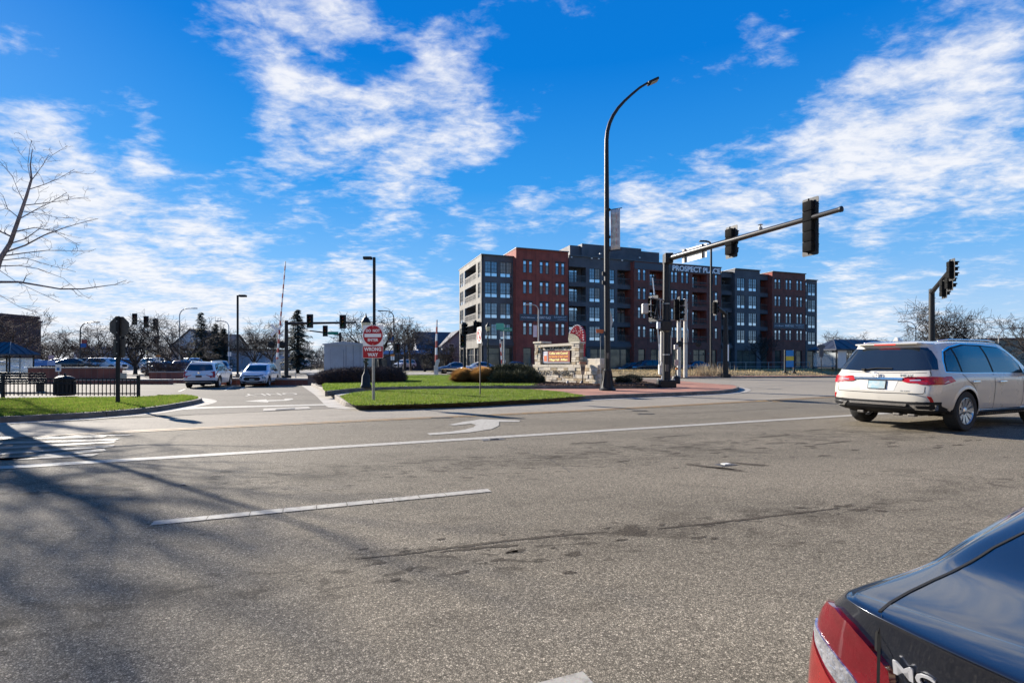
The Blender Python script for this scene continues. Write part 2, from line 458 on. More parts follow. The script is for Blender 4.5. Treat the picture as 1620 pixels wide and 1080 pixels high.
# ================================================================ SETTING
ASPH = road_mat('asphalt', (0.248, 0.212, 0.157), (0.186, 0.160, 0.119), (0.042, 0.033, 0.023), .85, None)
LIGHT = road_mat('pale_concrete_road', (0.285, 0.250, 0.198), (0.235, 0.206, 0.163), (0.085, 0.074, 0.06), .45)
LOTM = road_mat('lot_asphalt', (0.190, 0.166, 0.132), (0.135, 0.119, 0.096), (0.05, 0.045, 0.038), .5)
CONC = mat('kerb_concrete', (0.155, 0.125, 0.094), .85, var=.38, scale=3.0, bump=.25, bscale=60)
GUTT = mat('gutter_concrete', (0.29, 0.262, 0.222), .85, var=.3, scale=2.0, bump=.2, bscale=60)
SOIL = mat('lawn_soil', (0.075, 0.12, 0.022), .95, col2=(0.04, 0.065, 0.014), scale=1.5)
GRND = mat('dry_ground', (0.21, 0.165, 0.10), .95, col2=(0.10, 0.10, 0.05), scale=.12, bump=.3, bscale=2)
DRYG = mat('dry_grass', (0.34, 0.235, 0.10), .95, col2=(0.20, 0.145, 0.06), scale=.8, bump=.5, bscale=14)
MULCH = mat('mulch', (0.075, 0.042, 0.026), .95, col2=(0.16, 0.10, 0.065), scale=9, bump=.9, bscale=40)

def brick_mat(name, c1, c2, mortar, sx, sy, coord='Object', rot=0.0, bump=.3):
    m = bpy.data.materials.new(name); m.use_nodes = True
    nt = m.node_tree; L = nt.links; b = nt.nodes['Principled BSDF']
    t = nt.nodes.new('ShaderNodeTexCoord'); mp = nt.nodes.new('ShaderNodeMapping'); mp.inputs['Rotation'].default_value = (0, 0, rot)
    L.new(t.outputs[coord], mp.inputs[0])
    br = nt.nodes.new('ShaderNodeTexBrick'); br.inputs['Scale'].default_value = 1.0
    br.inputs['Brick Width'].default_value = sx; br.inputs['Row Height'].default_value = sy; br.inputs['Mortar Size'].default_value = .012 if sy > .07 else .006
    br.inputs['Color1'].default_value = (*c1, 1); br.inputs['Color2'].default_value = (*c2, 1); br.inputs['Mortar'].default_value = (*mortar, 1)
    L.new(mp.outputs[0], br.inputs['Vector'])
    n = nt.nodes.new('ShaderNodeTexNoise'); n.inputs['Scale'].default_value = 1.2; n.inputs['Detail'].default_value = 7; L.new(t.outputs[coord], n.inputs['Vector'])
    x = nt.nodes.new('ShaderNodeMixRGB'); x.blend_type = 'OVERLAY'; x.inputs[0].default_value = .5; L.new(br.outputs['Color'], x.inputs[1]); L.new(n.outputs['Fac'], x.inputs[2])
    L.new(x.outputs[0], b.inputs['Base Color']); b.inputs['Roughness'].default_value = .85
    bp = nt.nodes.new('ShaderNodeBump'); bp.inputs['Strength'].default_value = bump; bp.inputs['Distance'].default_value = .01
    L.new(br.outputs['Fac'], bp.inputs['Height']); bp.invert = True; L.new(bp.outputs[0], b.inputs['Normal'])
    return m
PAVE = brick_mat('brick_paving', (0.33, 0.115, 0.06), (0.25, 0.08, 0.045), (0.22, 0.15, 0.11), .2, .1, rot=R(24))

g = MB()
g.add([(-1600, -1600, -.03), (1600, -1600, -.03), (1600, 1600, -.03), (-1600, 1600, -.03)], [(0, 1, 2, 3)])
structure(g.build('ground', GRND))
ROAD = structure(sheet('road', [(-95, -24), (95, -24), (95, 62), (-95, 62)], ASPH, 0.0))
# paler far lanes and the cross street behind the island
FAR = [G(0, 693)[:2], G(540, 667)[:2], G(960, 647.5)[:2], G(1312, 627.5)[:2], (44, 35), (60, 44), (60, 59), (-95, 59), (-95, 36), (-14, 36), (-14, 34.2), (-12.2, 34.2), (-5, 16), (-9.5, 12), (-30, 3)]
structure(sheet('far_lane_road', FAR, LIGHT, 0.004))
LOT = [G(262, 658.3)[:2], G(540, 645.8)[:2], (-6.2, 17.5), (-8.2, 21.6), (-11.2, 29.5), (-12, 34), (-80, 34), (-80, 8), (-30, 5)]
structure(sheet('parking_lot', LOT, LOTM, 0.008))

def resample(pts, step=.5):
    P = [Vector((p[0], p[1])) for p in pts]; out = []
    for i in range(len(P) - 1):
        p0, p1, p2, p3 = P[max(i - 1, 0)], P[i], P[i + 1], P[min(i + 2, len(P) - 1)]
        n = max(1, int((p2 - p1).length / step))
        for k in range(n):
            t = k / n
            out.append(.5 * (2 * p1 + (p2 - p0) * t + (2 * p0 - 5 * p1 + 4 * p2 - p3) * t * t + (3 * p1 - p0 - 3 * p2 + p3) * t ** 3))
    out.append(P[-1]); return out
def offset_path(P, d):
    out = []
    for i in range(len(P)):
        t = (P[min(i + 1, len(P) - 1)] - P[max(i - 1, 0)]).normalized()
        out.append(P[i] + Vector((-t.y, t.x)) * d)
    return out
def kerb(name, pts, z0, h, w=.15, stone=3.0, gutter=.0, batter=.03, step=.45):
    """kerb stones along a path, lawn to the left of the direction of travel"""
    root = bpy.data.objects.new(name, None); C.objects.link(root); structure(root)
    P = resample(pts, step); L0 = [0.0]
    for i in range(1, len(P)): L0.append(L0[-1] + (P[i] - P[i - 1]).length)
    inner = offset_path(P, w); face = offset_path(P, batter)
    n = max(1, round(L0[-1] / stone)); cut = [L0[-1] * k / n for k in range(n + 1)]
    def at(Q, s):
        for i in range(1, len(P)):
            if s <= L0[i] + 1e-6:
                t = (s - L0[i - 1]) / max(1e-9, L0[i] - L0[i - 1]); return Q[i - 1].lerp(Q[i], t)
        return Q[-1]
    for k in range(n):
        a, b = cut[k] + .008, cut[k + 1] - .008
        ss = [a] + [s for s in L0 if a + .02 < s < b - .02] + [b]
        vs, fs = [], []
        for s in ss:
            f, m_, q = at(P, s), at(face, s), at(inner, s)
            vs += [(f.x, f.y, z0 - .05), (f.x, f.y, z0 + h * .15), (m_.x, m_.y, z0 + h - .018), (m_.x * .8 + q.x * .2, m_.y * .8 + q.y * .2, z0 + h), (q.x, q.y, z0 + h), (q.x, q.y, z0 - .05)]
        for i in range(len(ss) - 1):
            for j in range(5):
                x = i * 6 + j; fs.append((x + 6, x + 7, x + 1, x))
        fs.append(tuple(range(6))); fs.append(tuple(range((len(ss) - 1) * 6 + 5, (len(ss) - 1) * 6 - 1, -1)))
        MB().add(vs, fs).build('kerb_stone', CONC, root)
    if gutter:
        o = offset_path(P, -gutter)
        mb = MB(); m_ = len(P)
        mb.add([(p.x, p.y, z0 + .0125) for p in P] + [(p.x, p.y, z0 + .0125) for p in o], [(i, i + m_, i + m_ + 1, i + 1) for i in range(m_ - 1)])
        mb.build('gutter', GUTT, root)
    return P

g2 = lambda l, z=0.0: [G(a, b, z)[:2] for a, b in l]
# island on the right of the lot entrance
ISL = g2([(487, 607.5), (505, 617), (520, 625.5), (536, 637), (546, 643.3), (563, 645.6), (597, 645), (676, 643), (760, 640), (860, 635), (960, 630.8), (1054, 627), (1138, 623), (1164, 619.5), (1170, 616.2), (1160, 612.8)]) + [(11.7, 29.5), (11.3, 35.5)]
P_isl = kerb('kerb', ISL, 0.0, .15, gutter=.5)
back = [(5, 41.5), (-4.7, 46.5), (-9.3, 43.5)]
inn = offset_path(P_isl, .14)
isl_poly = [tuple(p) for p in inn] + back
structure(sheet('island_paving', isl_poly, GUTT, .143))
kerb('kerb', [(11.3, 35.5)] + back + [G(487, 607.5)[:2]], 0.0, .15)
brick_poly = [tuple(p) for p in inn if p.x > .5] + [(5, 41), (0, 36), G(815, 615, .15)[:2]]
structure(sheet('brick_walk', brick_poly, PAVE, .148))
TERR = g2([(519, 624.6), (545, 621.2), (590, 617.7), (680, 615.6), (760, 615.1), (900, 614.5), (985, 614.0), (1034, 612.8), (1046, 610.5), (1044, 606.5)], .15)
P_ter = kerb('terrace_kerb', TERR, .15, .14, w=.12)
ter_in = [tuple(p) for p in offset_path(P_ter, .11)]
def near_edge(p): return p
LAWN_F = g2([(538, 627.0), (549, 635.2), (558, 640.1), (570, 641.6), (597, 641), (676, 639), (760, 636), (860, 631), (926, 626.6), (884, 620), (852, 617.3), (815, 616.0), (760, 615.8), (680, 616.3), (590, 618.4), (555, 622.4)], .15)
structure(sheet('front_lawn', LAWN_F, SOIL, .152))
LAWN_B = [q for q in ter_in if q[0] < 1.2] + [(1.4, 25.8), (-1, 31), (-3, 44.5), (-8.8, 42.5), (-10.7, 29.8), (-8.9, 24), (-7.6, 20.6)]
structure(sheet('back_lawn', LAWN_B, SOIL, .287))
mb_poly = [q for q in ter_in if q[0] > 1.1] + [(9.6, 33), (2, 36), (-1.2, 31), (1.25, 25.8)]
structure(sheet('mulch_bed', mb_poly, MULCH, .292))
structure(sheet('terrace_fill', [(q[0], q[1]) for q in ter_in] + [(9.6, 33), (5, 40.5), (-4.7, 45.6), (-8.9, 42.8), (-10.8, 29.8)], SOIL, .27))
# island on the left with the stop sign
ISL_L = [(-34, 2.2), (-22, 7.3)] + g2([(0, 669.2), (70, 665.6), (140, 661.7), (233, 653.3), (292, 643.5), (316, 638.2), (321, 635.2), (312, 632.2), (293, 630.4), (255, 629)])
P_l = kerb('kerb', ISL_L, 0.0, .14, gutter=.42)
in_l = [tuple(p) for p in offset_path(P_l, .14)]
LAWN_L = in_l[:-2] + g2([(222, 628.2), (100, 629.4), (0, 630.6)], .14) + [(-40, 20.5), (-40, .5)]
structure(sheet('left_lawn', LAWN_L, SOIL, .142))

# grass blades
rng = np.random.default_rng(7)
def grow(poly, z, dens, h, name, ms, w=.012, lean=.6, holes=()):
    xs = [p[0] for p in poly]; ys = [p[1] for p in poly]
    x0, x1, y0, y1 = min(xs), max(xs), min(ys), max(ys)
    n = int((x1 - x0) * (y1 - y0) * dens); x = rng.uniform(x0, x1, n); y = rng.uniform(y0, y1, n)
    k = inside(poly, x, y)
    k &= (np.abs(x) < y * 1.12 + .5)
    x, y = x[k], y[k]
    base = np.stack([x, y, np.full(len(x), z)], 1)
    return stuff(tri_mesh(name, blades(rng, base, h, w, lean), ms))
GR = leaf_mat('grass_blades', (0.190, 0.245, 0.040), (0.085, 0.150, 0.018), 1.6, .5)
STRAW = leaf_mat('straw_blades', (.30, .24, .09), (.22, .19, .06), 3.0, .4)
grow(LAWN_F, .15, 110, .06, 'grass', STRAW)
grow(LAWN_L, .14, 80, .06, 'grass', STRAW)
grow(LAWN_F, .15, 1500, .055, 'grass', GR)
grow(LAWN_L, .14, 1100, .055, 'grass', GR)
grow(LAWN_B, .285, 500, .06, 'grass', GR, w=.02)
# mulch chips
MC = mat('mulch_chips', (0.17, 0.095, 0.055), .9, col2=(0.07, 0.04, 0.025), scale=6)
grow([(1.2, 23.9), (7, 23.9), (7.4, 29), (0, 31)], .29, 500, .05, 'mulch_chips', MC, w=.03, lean=2.5)

# ---------------------------------------------------------------- painted markings
WHITE = worn_mat('road_paint_white', (0.40, 0.37, 0.31), (0.18, 0.155, 0.12), .48, .70)
WHITE2 = worn_mat('road_paint_white_worn', (0.275, 0.25, 0.205), (0.20, 0.172, 0.13), .36, .60, 9)
YEL = worn_mat('road_paint_yellow', (0.42, 0.235, 0.06), (0.22, 0.19, 0.15), .40, .68, 7)
def ext(a, b, ta, tb):
    a, b = Vector(a), Vector(b); return [a + (b - a) * ta, a + (b - a) * tb]
def mark(pts, z=.012, m=WHITE, name='road_marking'): return structure(sheet(name, pts, m, z))
sl = ext(G(0, 740)[:2], G(1340, 657.5)[:2], -.25, 1.6)
mark(strip(sl, .24), .006)
dash_a, dash_b = Vector(G(240, 828)[:2]), Vector(G(775, 775.5)[:2])
dd = (dash_b - dash_a)
# the cracked dash: one slab of paint between each pair of cracks
root = bpy.data.objects.new('lane_dash', None); C.objects.link(root); structure(root)
cuts = [0, .135, .245, .335, .43, .52, .60, .665, .75, .84, 1.0]
for a, b in zip(cuts[:-1], cuts[1:]):
    o = sheet('paint_slab', strip([dash_a + dd * (a + .0012), dash_a + dd * (b - .001)], .125 + random.Random(int(a * 999)).uniform(-.008, .008)), WHITE, .006, root)
dn = dd.normalized(); per = Vector((dn.y, -dn.x))
nxt = Vector(G(930, 1072)[:2])
mark(strip([nxt, nxt - dn * 2.6], .085), .006)
yl = [G(-60, 699)[:2], G(160, 685)[:2], G(540, 667)[:2], G(960, 647.6)[:2], G(1312, 628)[:2], (28, 28.2)]
ylr = resample(yl, 1.0)
for s in (-.11, .11): mark(strip(offset_path(ylr, s), .11), .008, YEL)
s5 = lambda l: [G(540 + a * .40755, 640 + b * .40755)[:2] for a, b in l]
mark(s5([(333, 112), (420, 106), (480, 97), (514, 88), (522, 79), (505, 74), (440, 81), (415, 79), (470, 68), (545, 56.5), (695, 62), (690, 67), (612, 67.5), (612, 82), (585, 95), (500, 108), (345, 119)]), .008)
# crosswalk bars on the left
s4 = lambda l: [G(a / 3, 620 + b / 3)[:2] for a, b in l]
for a, b, wd in (((-260, 232), (505, 212), .22), ((-260, 254), (560, 226), .22), ((-260, 282), (545, 238), .24), ((-260, 312), (540, 257), .24), ((-260, 346), (500, 275), .28), ((-200, 330), (455, 300), .22), ((-260, 222), (620, 205), .16)):
    mark(strip(s4([a, b]), wd), .008, WHITE2)
# lot entrance: stop bar, arrow, ONLY (read by drivers leaving), stall lines, drain
sE = lambda l: [G(270 + a / 5.586, 600 + b / 5.586)[:2] for a, b in l]
mark(sE([(75, 262), (160, 250), (1440, 218), (1438, 230), (330, 258), (85, 270)]), .013)
mark(sE([(650, 195), (845, 178), (850, 186), (1000, 182), (1010, 172), (1075, 170), (1085, 178), (1030, 190), (865, 196), (860, 205)]), .013)
e_dir = Vector((sE([(1115, 128)])[0])) - Vector(sE([(640, 142)])[0])
word = text('road_word', 'ONLY', 1.0, WHITE)
bb = [Vector(c) for c in word.bound_box]; w0 = max(c.x for c in bb) - min(c.x for c in bb)
c0 = Vector(sE([(885, 133)])[0]); rz = math.atan2(e_dir.y, e_dir.x)
word.data.transform(Matrix.Translation((c0.x, c0.y, .0135)) @ Matrix.Rotation(rz + PI, 4, 'Z') @ Matrix.Diagonal((e_dir.length / w0, 2.3, .2, 1)))
structure(word)
for a, b in (((70, 110), (128, 86)), ((480, 98), (560, 58)), ((1050, 58), (1235, 45)), ((620, 92), (660, 62))):
    mark(strip(sE([a, b]), .1), .013)
for a, b in (((820, 618.5), (900, 617)), ((1000, 620), (1180, 613.5))):
    pass
mark(strip([G(1075, 618.5)[:2], G(1330, 604.5)[:2]], .2), .008, WHITE2)
mark(strip([G(1200, 606)[:2], G(1400, 601)[:2]], .3), .008, WHITE2)
mark(strip([G(640, 592.5)[:2], G(725, 590.5)[:2]], .4), .008, WHITE2)
IRON = mat('cast_iron', (0.12, 0.11, 0.10), .6, .6, var=.4, scale=20)
dr = thing('storm_drain', 'pale concrete storm drain slab with iron grate at the lot entrance', 'drain', (*sE([(1025, 268)])[0], 0))
q = [Vector((*p, 0)) - Vector((dr.location.x, dr.location.y, 0)) for p in sE([(822, 262), (1215, 245), (1240, 262), (815, 284)])]
MB().prism([(p.x, p.y, .0) for p in q], (0, 0, .02)).build('slab', GUTT, dr)
q = [Vector((*p, 0)) - Vector((dr.location.x, dr.location.y, 0)) for p in sE([(935, 266), (1100, 257), (1095, 268), (925, 279)])]
MB().prism([(p.x, p.y, .015) for p in q], (0, 0, .012)).build('grate', IRON, dr)
# litter, a broken reflector and tar in the road
def litter(px, py, w, d, label, m, rz=.4, h=.012):
    t = thing('road_reflector', label, 'road reflector', G(px, py), rz)
    MB().prism([(-w / 2, -d / 2, 0), (w / 2, -d / 2, 0), (w / 2 * .8, d / 2, 0), (-w / 2 * .9, d / 2 * .8, 0)], (0, 0, h * .5)).build('plate', IRON, t)
    MB().bbox((w * .05, 0, h), (w * .4, d * .45, h), .003).build('lens', m, t)
PALE = mat('pale_plastic', (.6, .58, .52), .5)
litter(1147, 735, .28, .16, 'broken road reflector with a pale chip between dark tyre marks', PALE, .42)
litter(779, 695, .42, .2, 'dark metal casting set in the road against the solid white line', IRON, .42)
litter(290, 767, .05, .03, 'tiny pale chip of debris on the shaded asphalt', PALE, .4)
TARM = mat('tar', (0.045, 0.038, 0.032), .85, var=.3, scale=12)
STAIN = road_mat('stained_asphalt', (0.098, 0.080, 0.058), (0.080, 0.065, 0.047), (0.045, 0.036, 0.026), .85, False)
def blob(px, py, rx, ry, seed, rot=.42, m=STAIN, z=.0015):
    r_ = random.Random(seed); c = G(px, py); pts = []
    n = 40; ph = [r_.uniform(0, 6.28) for _ in range(4)]
    for k in range(n):
        a = 2 * PI * k / n; f = .85 + .16 * math.sin(2 * a + ph[0]) + .12 * math.sin(3 * a + ph[1]) + .10 * math.sin(5 * a + ph[2]) + r_.uniform(-.10, .10)
        x, y = math.cos(a) * rx * f, math.sin(a) * ry * f
        pts.append((c.x + x * math.cos(rot) - y * math.sin(rot), c.y + x * math.sin(rot) + y * math.cos(rot)))
    return sheet('oil_stain', pts, m, z, ROAD)
for i, (px, py, rx, ry) in enumerate(((1000, 840, .15, .11), (908, 876, .065, .055), (648, 900, .035, .035), (822, 870, .04, .03), (1120, 738, .30, .08), (1150, 742, .28, .07), (1185, 734, .32, .07), (1105, 850, .07, .03), (1340, 800, .08, .04), (1360, 806, .1, .045), (1395, 808, .07, .04), (1412, 706, .12, .06), (900, 905, .05, .03), (790, 885, .05, .035), (730, 905, .06, .03), (960, 835, .05, .02), (1060, 690, .5, .05), (1220, 690, .6, .05), (1320, 700, .5, .05), (940, 700, .45, .04), (1290, 680, .4, .04))):
    blob(px, py, rx, ry, i, -.55 if 4 <= i <= 6 else .42)
CR = [(803, 706), (812, 709), (826, 712), (838, 717), (851, 721), (866, 725), (878, 732), (888, 738), (902, 748)]
r_ = random.Random(3)
def crack(px, w=.012):
    pts = resample([G(a, b)[:2] for a, b in px], .06)
    pts = [(p.x + r_.uniform(-.012, .012), p.y + r_.uniform(-.025, .025)) for p in pts]
    structure(sheet('road_crack', strip(pts, w), TARM, .0045))
crack(CR)
crack([(1045, 655.5), (1080, 654), (1100, 653.2), (1140, 651), (1190, 648), (1260, 645)], .03)
crack([(140, 682), (150, 679), (168, 676)], .02)
def seam_stain(px, w, seed):
    rr_ = random.Random(seed); P_ = resample([G(a, b)[:2] for a, b in px], .05); n_ = len(P_); L1, R1 = [], []
    for i in range(n_):
        d = (P_[min(i + 1, n_ - 1)] - P_[max(i - 1, 0)]).normalized(); nn = Vector((-d.y, d.x)); ww = w * (math.sin(PI * (i + .5) / n_) ** .5) * rr_.uniform(.45, 1.2)
        L1.append(P_[i] + nn * ww); R1.append(P_[i] - nn * ww * rr_.uniform(.5, 1.2))
    sheet('oil_stain', L1 + R1[::-1], STAIN, .0025, ROAD)
seam_stain([(560, 884), (640, 876), (700, 868), (770, 859), (860, 849), (960, 841)], .022, 3)
seam_stain([(700, 872), (760, 866), (820, 862)], .03, 4)
seam_stain([(1040, 836), (1120, 828), (1240, 814), (1330, 803)], .025, 5)
rs2 = random.Random(44)
for i in range(34):
    u = rs2.random(); px = 560 + 900 * u + rs2.gauss(0, 20); py = 890 - 95 * u + rs2.gauss(0, 14); k_ = rs2.uniform(.008, .03)
    blob(px, py, k_ * 1.9, k_, 100 + i, .4, STAIN, .002)
for i in range(30):
    u = rs2.random(); px = 720 + 860 * u; py = 722 - 26 * u + rs2.gauss(0, 10); k_ = rs2.uniform(.02, .06)
    blob(px, py, k_ * 2.6, k_, 200 + i, .4, STAIN, .002)
for (px, py, col) in ((1206, 634.6, 0), (1231, 635.2, 0), (697, 661, 1), (1010, 650, 1), (1020, 655, 1)):
    c = G(px, py); structure(sheet('tar_patch', [(c.x - .25, c.y - .1), (c.x + .2, c.y - .05), (c.x + .3, c.y + .14), (c.x - .1, c.y + .16)], TARM if col else mat('tan_patch', (.36, .22, .07), .8), .011))

# far side: kerb, brick walk and dry bank by the tracks
PF = [(13.6, 44.2), (18, 45.0), (28.5, 46.4), (48, 52), (90, 66)]
kerb('kerb', PF, 0.0, .15, gutter=.4, stone=6)
structure(sheet('brick_walk', [(13.4, 44.4), (18, 45.2), (28.4, 46.6), (48, 52.2), (90, 66.2), (90, 70), (46, 54.8), (27, 48.4), (13, 46.4)], PAVE, .146))
bk = MB()
bx = [(-3, 47.5), (13, 46.2), (27, 48.2), (46, 54.6), (90, 69.8), (140, 88)]
for k, (dy, z) in enumerate(((0, .12), (1.1, .40), (2.6, .55), (18, .58), (24, .1))):
    for (x, y) in bx: bk.v.append((x - dy * .34, y + dy * .94, z))
for k in range(4):
    for i in range(5): bk.f.append((k * 6 + i, k * 6 + i + 1, k * 6 + i + 7, k * 6 + i + 6))
structure(bk.build('railway_bank', DRYG, smooth=True))
rgn = np.random.default_rng(3)
n = 16000; u = rgn.uniform(10, 60, n); v = rgn.uniform(0, 9, n)
yy = np.interp(u, [p[0] for p in bx], [p[1] for p in bx]); base = np.stack([u - v * .34, yy + v * .94, np.interp(v, [0, 1.1, 2.6, 18], [.12, .40, .55, .58]) - .02], 1)
stuff(tri_mesh('dry_grass', blades(rgn, base, .16, .03, .5), mat('dry_grass_blades', (.48, .36, .17), .9, col2=(.3, .22, .1), scale=.7)))
structure(sheet('far_car_park', [(-95, 62.2), (-20, 62.2), (-16, 96), (-110, 96)], mat('far_paving', (.27, .245, .21), .85, var=.2, scale=.3), .02))
structure(sheet('street', [(-16, 59.2), (70, 59.2), (70, 72), (-16, 74)], mat('far_paving2', (.24, .22, .19), .85, var=.25, scale=.3), -.005))
# ================================================================ THE APARTMENT BLOCK
CHAR = mat('charcoal_cladding', (0.085, 0.088, 0.098), .7, var=.22, scale=.7, detail=8)
TAUPE = mat('taupe_cladding', (0.112, 0.101, 0.085), .75, var=.18, scale=.8)
REDB = brick_mat('red_brick', (0.28, 0.068, 0.045), (0.215, 0.050, 0.035), (0.16, 0.06, 0.045), .6, .2, bump=.1)
NAVY = mat('dark_sign_band', (0.055, 0.065, 0.085), .5)
BLACKM = mat('black_window_frame', (0.022, 0.025, 0.03), .45)
GLASSD = mat('window_glass', (0.20, 0.235, 0.27), .07, .75, var=.25, scale=.9)
GLASSB = mat('window_glass_clear', (0.62, 0.68, 0.74), .06, .85, var=.12, scale=.5)
GLASSK = mat('shopfront_glass', (0.06, 0.065, 0.06), .05, .35, col2=(0.16, 0.15, 0.12), scale=.6)
CREAM = mat('curtain_cream', (.55, .47, .33), .8)
RAIL = mat('rail_metal', (0.13, 0.13, 0.13), .4, .5)
COPE = mat('metal_coping', (0.10, 0.10, 0.105), .4, .4)
STEEL = mat('galvanised_steel', (0.42, 0.42, 0.41), .42, .7, var=.2, scale=14)

P0 = Vector((-4.42, 74.6)); RZ = math.atan2(.3376, .9413)
ex, ey = math.cos(RZ), math.sin(RZ); nx, ny = math.sin(RZ), -math.cos(RZ)
apt = thing('apartment_building', 'five storey apartment block of red brick and charcoal bays with white roof lettering', 'building', (P0.x, P0.y, 0), RZ)
def U(px, d=0.0):
    a = (px - CX) / F
    return (a * (P0.y + d * ny) - P0.x - d * nx) / (ex - a * ey)

def wall(name, m, u0, u1, z0, z1, holes, d, parent, M=None, back=14.0, top=True, sides=True, left=True):
    """front at depth d with real openings; holes = (u0,u1,z0,z1,depth,closed)"""
    us = sorted({u0, u1} | {h[0] for h in holes} | {h[1] for h in holes}); zs = sorted({z0, z1} | {h[2] for h in holes} | {h[3] for h in holes})
    mb = MB(); y = -d
    for i in range(len(us) - 1):
        for j in range(len(zs) - 1):
            cu, cz = (us[i] + us[i + 1]) / 2, (zs[j] + zs[j + 1]) / 2
            if any(h[0] < cu < h[1] and h[2] < cz < h[3] for h in holes): continue
            mb.add([(us[i], y, zs[j]), (us[i + 1], y, zs[j]), (us[i + 1], y, zs[j + 1]), (us[i], y, zs[j + 1])], [(0, 1, 2, 3)])
    for (a, b, c, e, dp, closed) in holes:
        yb = y + dp
        mb.add([(a, y, c), (b, y, c), (b, y, e), (a, y, e), (a, yb, c), (b, yb, c), (b, yb, e), (a, yb, e)], [(0, 4, 5, 1), (1, 5, 6, 2), (2, 6, 7, 3), (3, 7, 4, 0)] + ([(4, 7, 6, 5)] if closed else []))
    if sides:
        if left: mb.add([(u0, y, z0), (u0, back, z0), (u0, back, z1), (u0, y, z1)], [(0, 3, 2, 1)])
        mb.add([(u1, y, z0), (u1, back, z0), (u1, back, z1), (u1, y, z1)], [(0, 1, 2, 3)])
    if top: mb.add([(u0, y, z1), (u1, y, z1), (u1, back, z1), (u0, back, z1)], [(0, 1, 2, 3)])
    if M is not None: mb.v = [tuple(M @ Vector(v)) for v in mb.v]
    return mb.build(name, m, parent)

WMESH = {}
def frame_mesh(key, w, h, split, mx, my, low):
    """frame bars of a window w x h; split: height of the small pane, low: it is at the bottom; muntins mx x my in the large one"""
    if key in WMESH: return WMESH[key]
    mb = MB(); t = .06
    mb.box((-w / 2 + t / 2, 0, h / 2), (t, .07, h)); mb.box((w / 2 - t / 2, 0, h / 2), (t, .07, h))
    mb.box((0, 0, t / 2), (w - 2 * t, .07, t)); mb.box((0, 0, h - t / 2), (w - 2 * t, .07, t))
    zs = split if low else h - split
    mb.box((0, 0, zs), (w - 2 * t, .068, .09))
    a, b = (zs, h) if low else (0, zs)
    for i in range(1, mx): mb.box((-w / 2 + w * i / mx, -.002, (a + b) / 2), (.028, .05, b - a - .1))
    for j in range(1, my): mb.box((0, .001, a + (b - a) * j / my), (w - .13, .045, .028))
    me = bpy.data.meshes.new('window'); me.from_pydata(mb.v, [], mb.f); me.update(); me.materials.append(BLACKM)
    p1 = bpy.data.meshes.new('pane'); p1.from_pydata([(-w / 2 + .05, .012, a + .04), (w / 2 - .05, .012, a + .04), (w / 2 - .05, .012, b - .04), (-w / 2 + .05, .012, b - .04), (-w / 2 + .05, .03, a + .04), (w / 2 - .05, .03, a + .04), (w / 2 - .05, .03, b - .04), (-w / 2 + .05, .03, b - .04)], [], [(0, 1, 2, 3), (7, 6, 5, 4), (0, 4, 5, 1), (1, 5, 6, 2), (2, 6, 7, 3), (3, 7, 4, 0)]); p1.update(); p1.materials.append(GLASSD)
    c, e = (0, zs) if low else (zs, h)
    p2 = bpy.data.meshes.new('pane'); p2.from_pydata([(-w / 2 + .05, .012, c + .04), (w / 2 - .05, .012, c + .04), (w / 2 - .05, .012, e - .04), (-w / 2 + .05, .012, e - .04), (-w / 2 + .05, .03, c + .04), (w / 2 - .05, .03, c + .04), (w / 2 - .05, .03, e - .04), (-w / 2 + .05, .03, e - .04)], [], [(0, 1, 2, 3), (7, 6, 5, 4), (0, 4, 5, 1), (1, 5, 6, 2), (2, 6, 7, 3), (3, 7, 4, 0)]); p2.update(); p2.materials.append(GLASSB)
    WMESH[key] = (me, p1, p2); return WMESH[key]
rw = random.Random(11)
def window(key, u, z, d, parent, M=None, tilt=True, **kw):
    me, p1, p2 = frame_mesh(key, **kw)
    o = bpy.data.objects.new('window', me); C.objects.link(o); o.parent = parent
    o.matrix_local = (M if M is not None else Matrix.Identity(4)) @ Matrix.Translation((u, -d, z))
    for p in (p1, p2):
        q = bpy.data.objects.new('pane', p); C.objects.link(q); q.parent = o
        if p is p1 and rw.random() < .12:
            q.material_slots[0].link = 'OBJECT'; q.material_slots[0].material = mat('window_blind', (.26, .25, .22), .25, var=.2, scale=3, stretch=(1, 1, 8))
        if tilt: q.rotation_euler = (rw.uniform(-.010, .010), 0, rw.uniform(-.014, .014))
    return o
BIG = dict(w=.84, h=2.25, split=.58, mx=2, my=3, low=True)
NAR = dict(w=.50, h=1.76, split=.56, mx=1, my=1, low=False)
DOOR = dict(w=1.06, h=2.3, split=.52, mx=2, my=1, low=False)
SIDE = dict(w=.62, h=2.3, split=.52, mx=1, my=1, low=False)
TOPS = [16.25, 13.20, 10.15, 7.10]

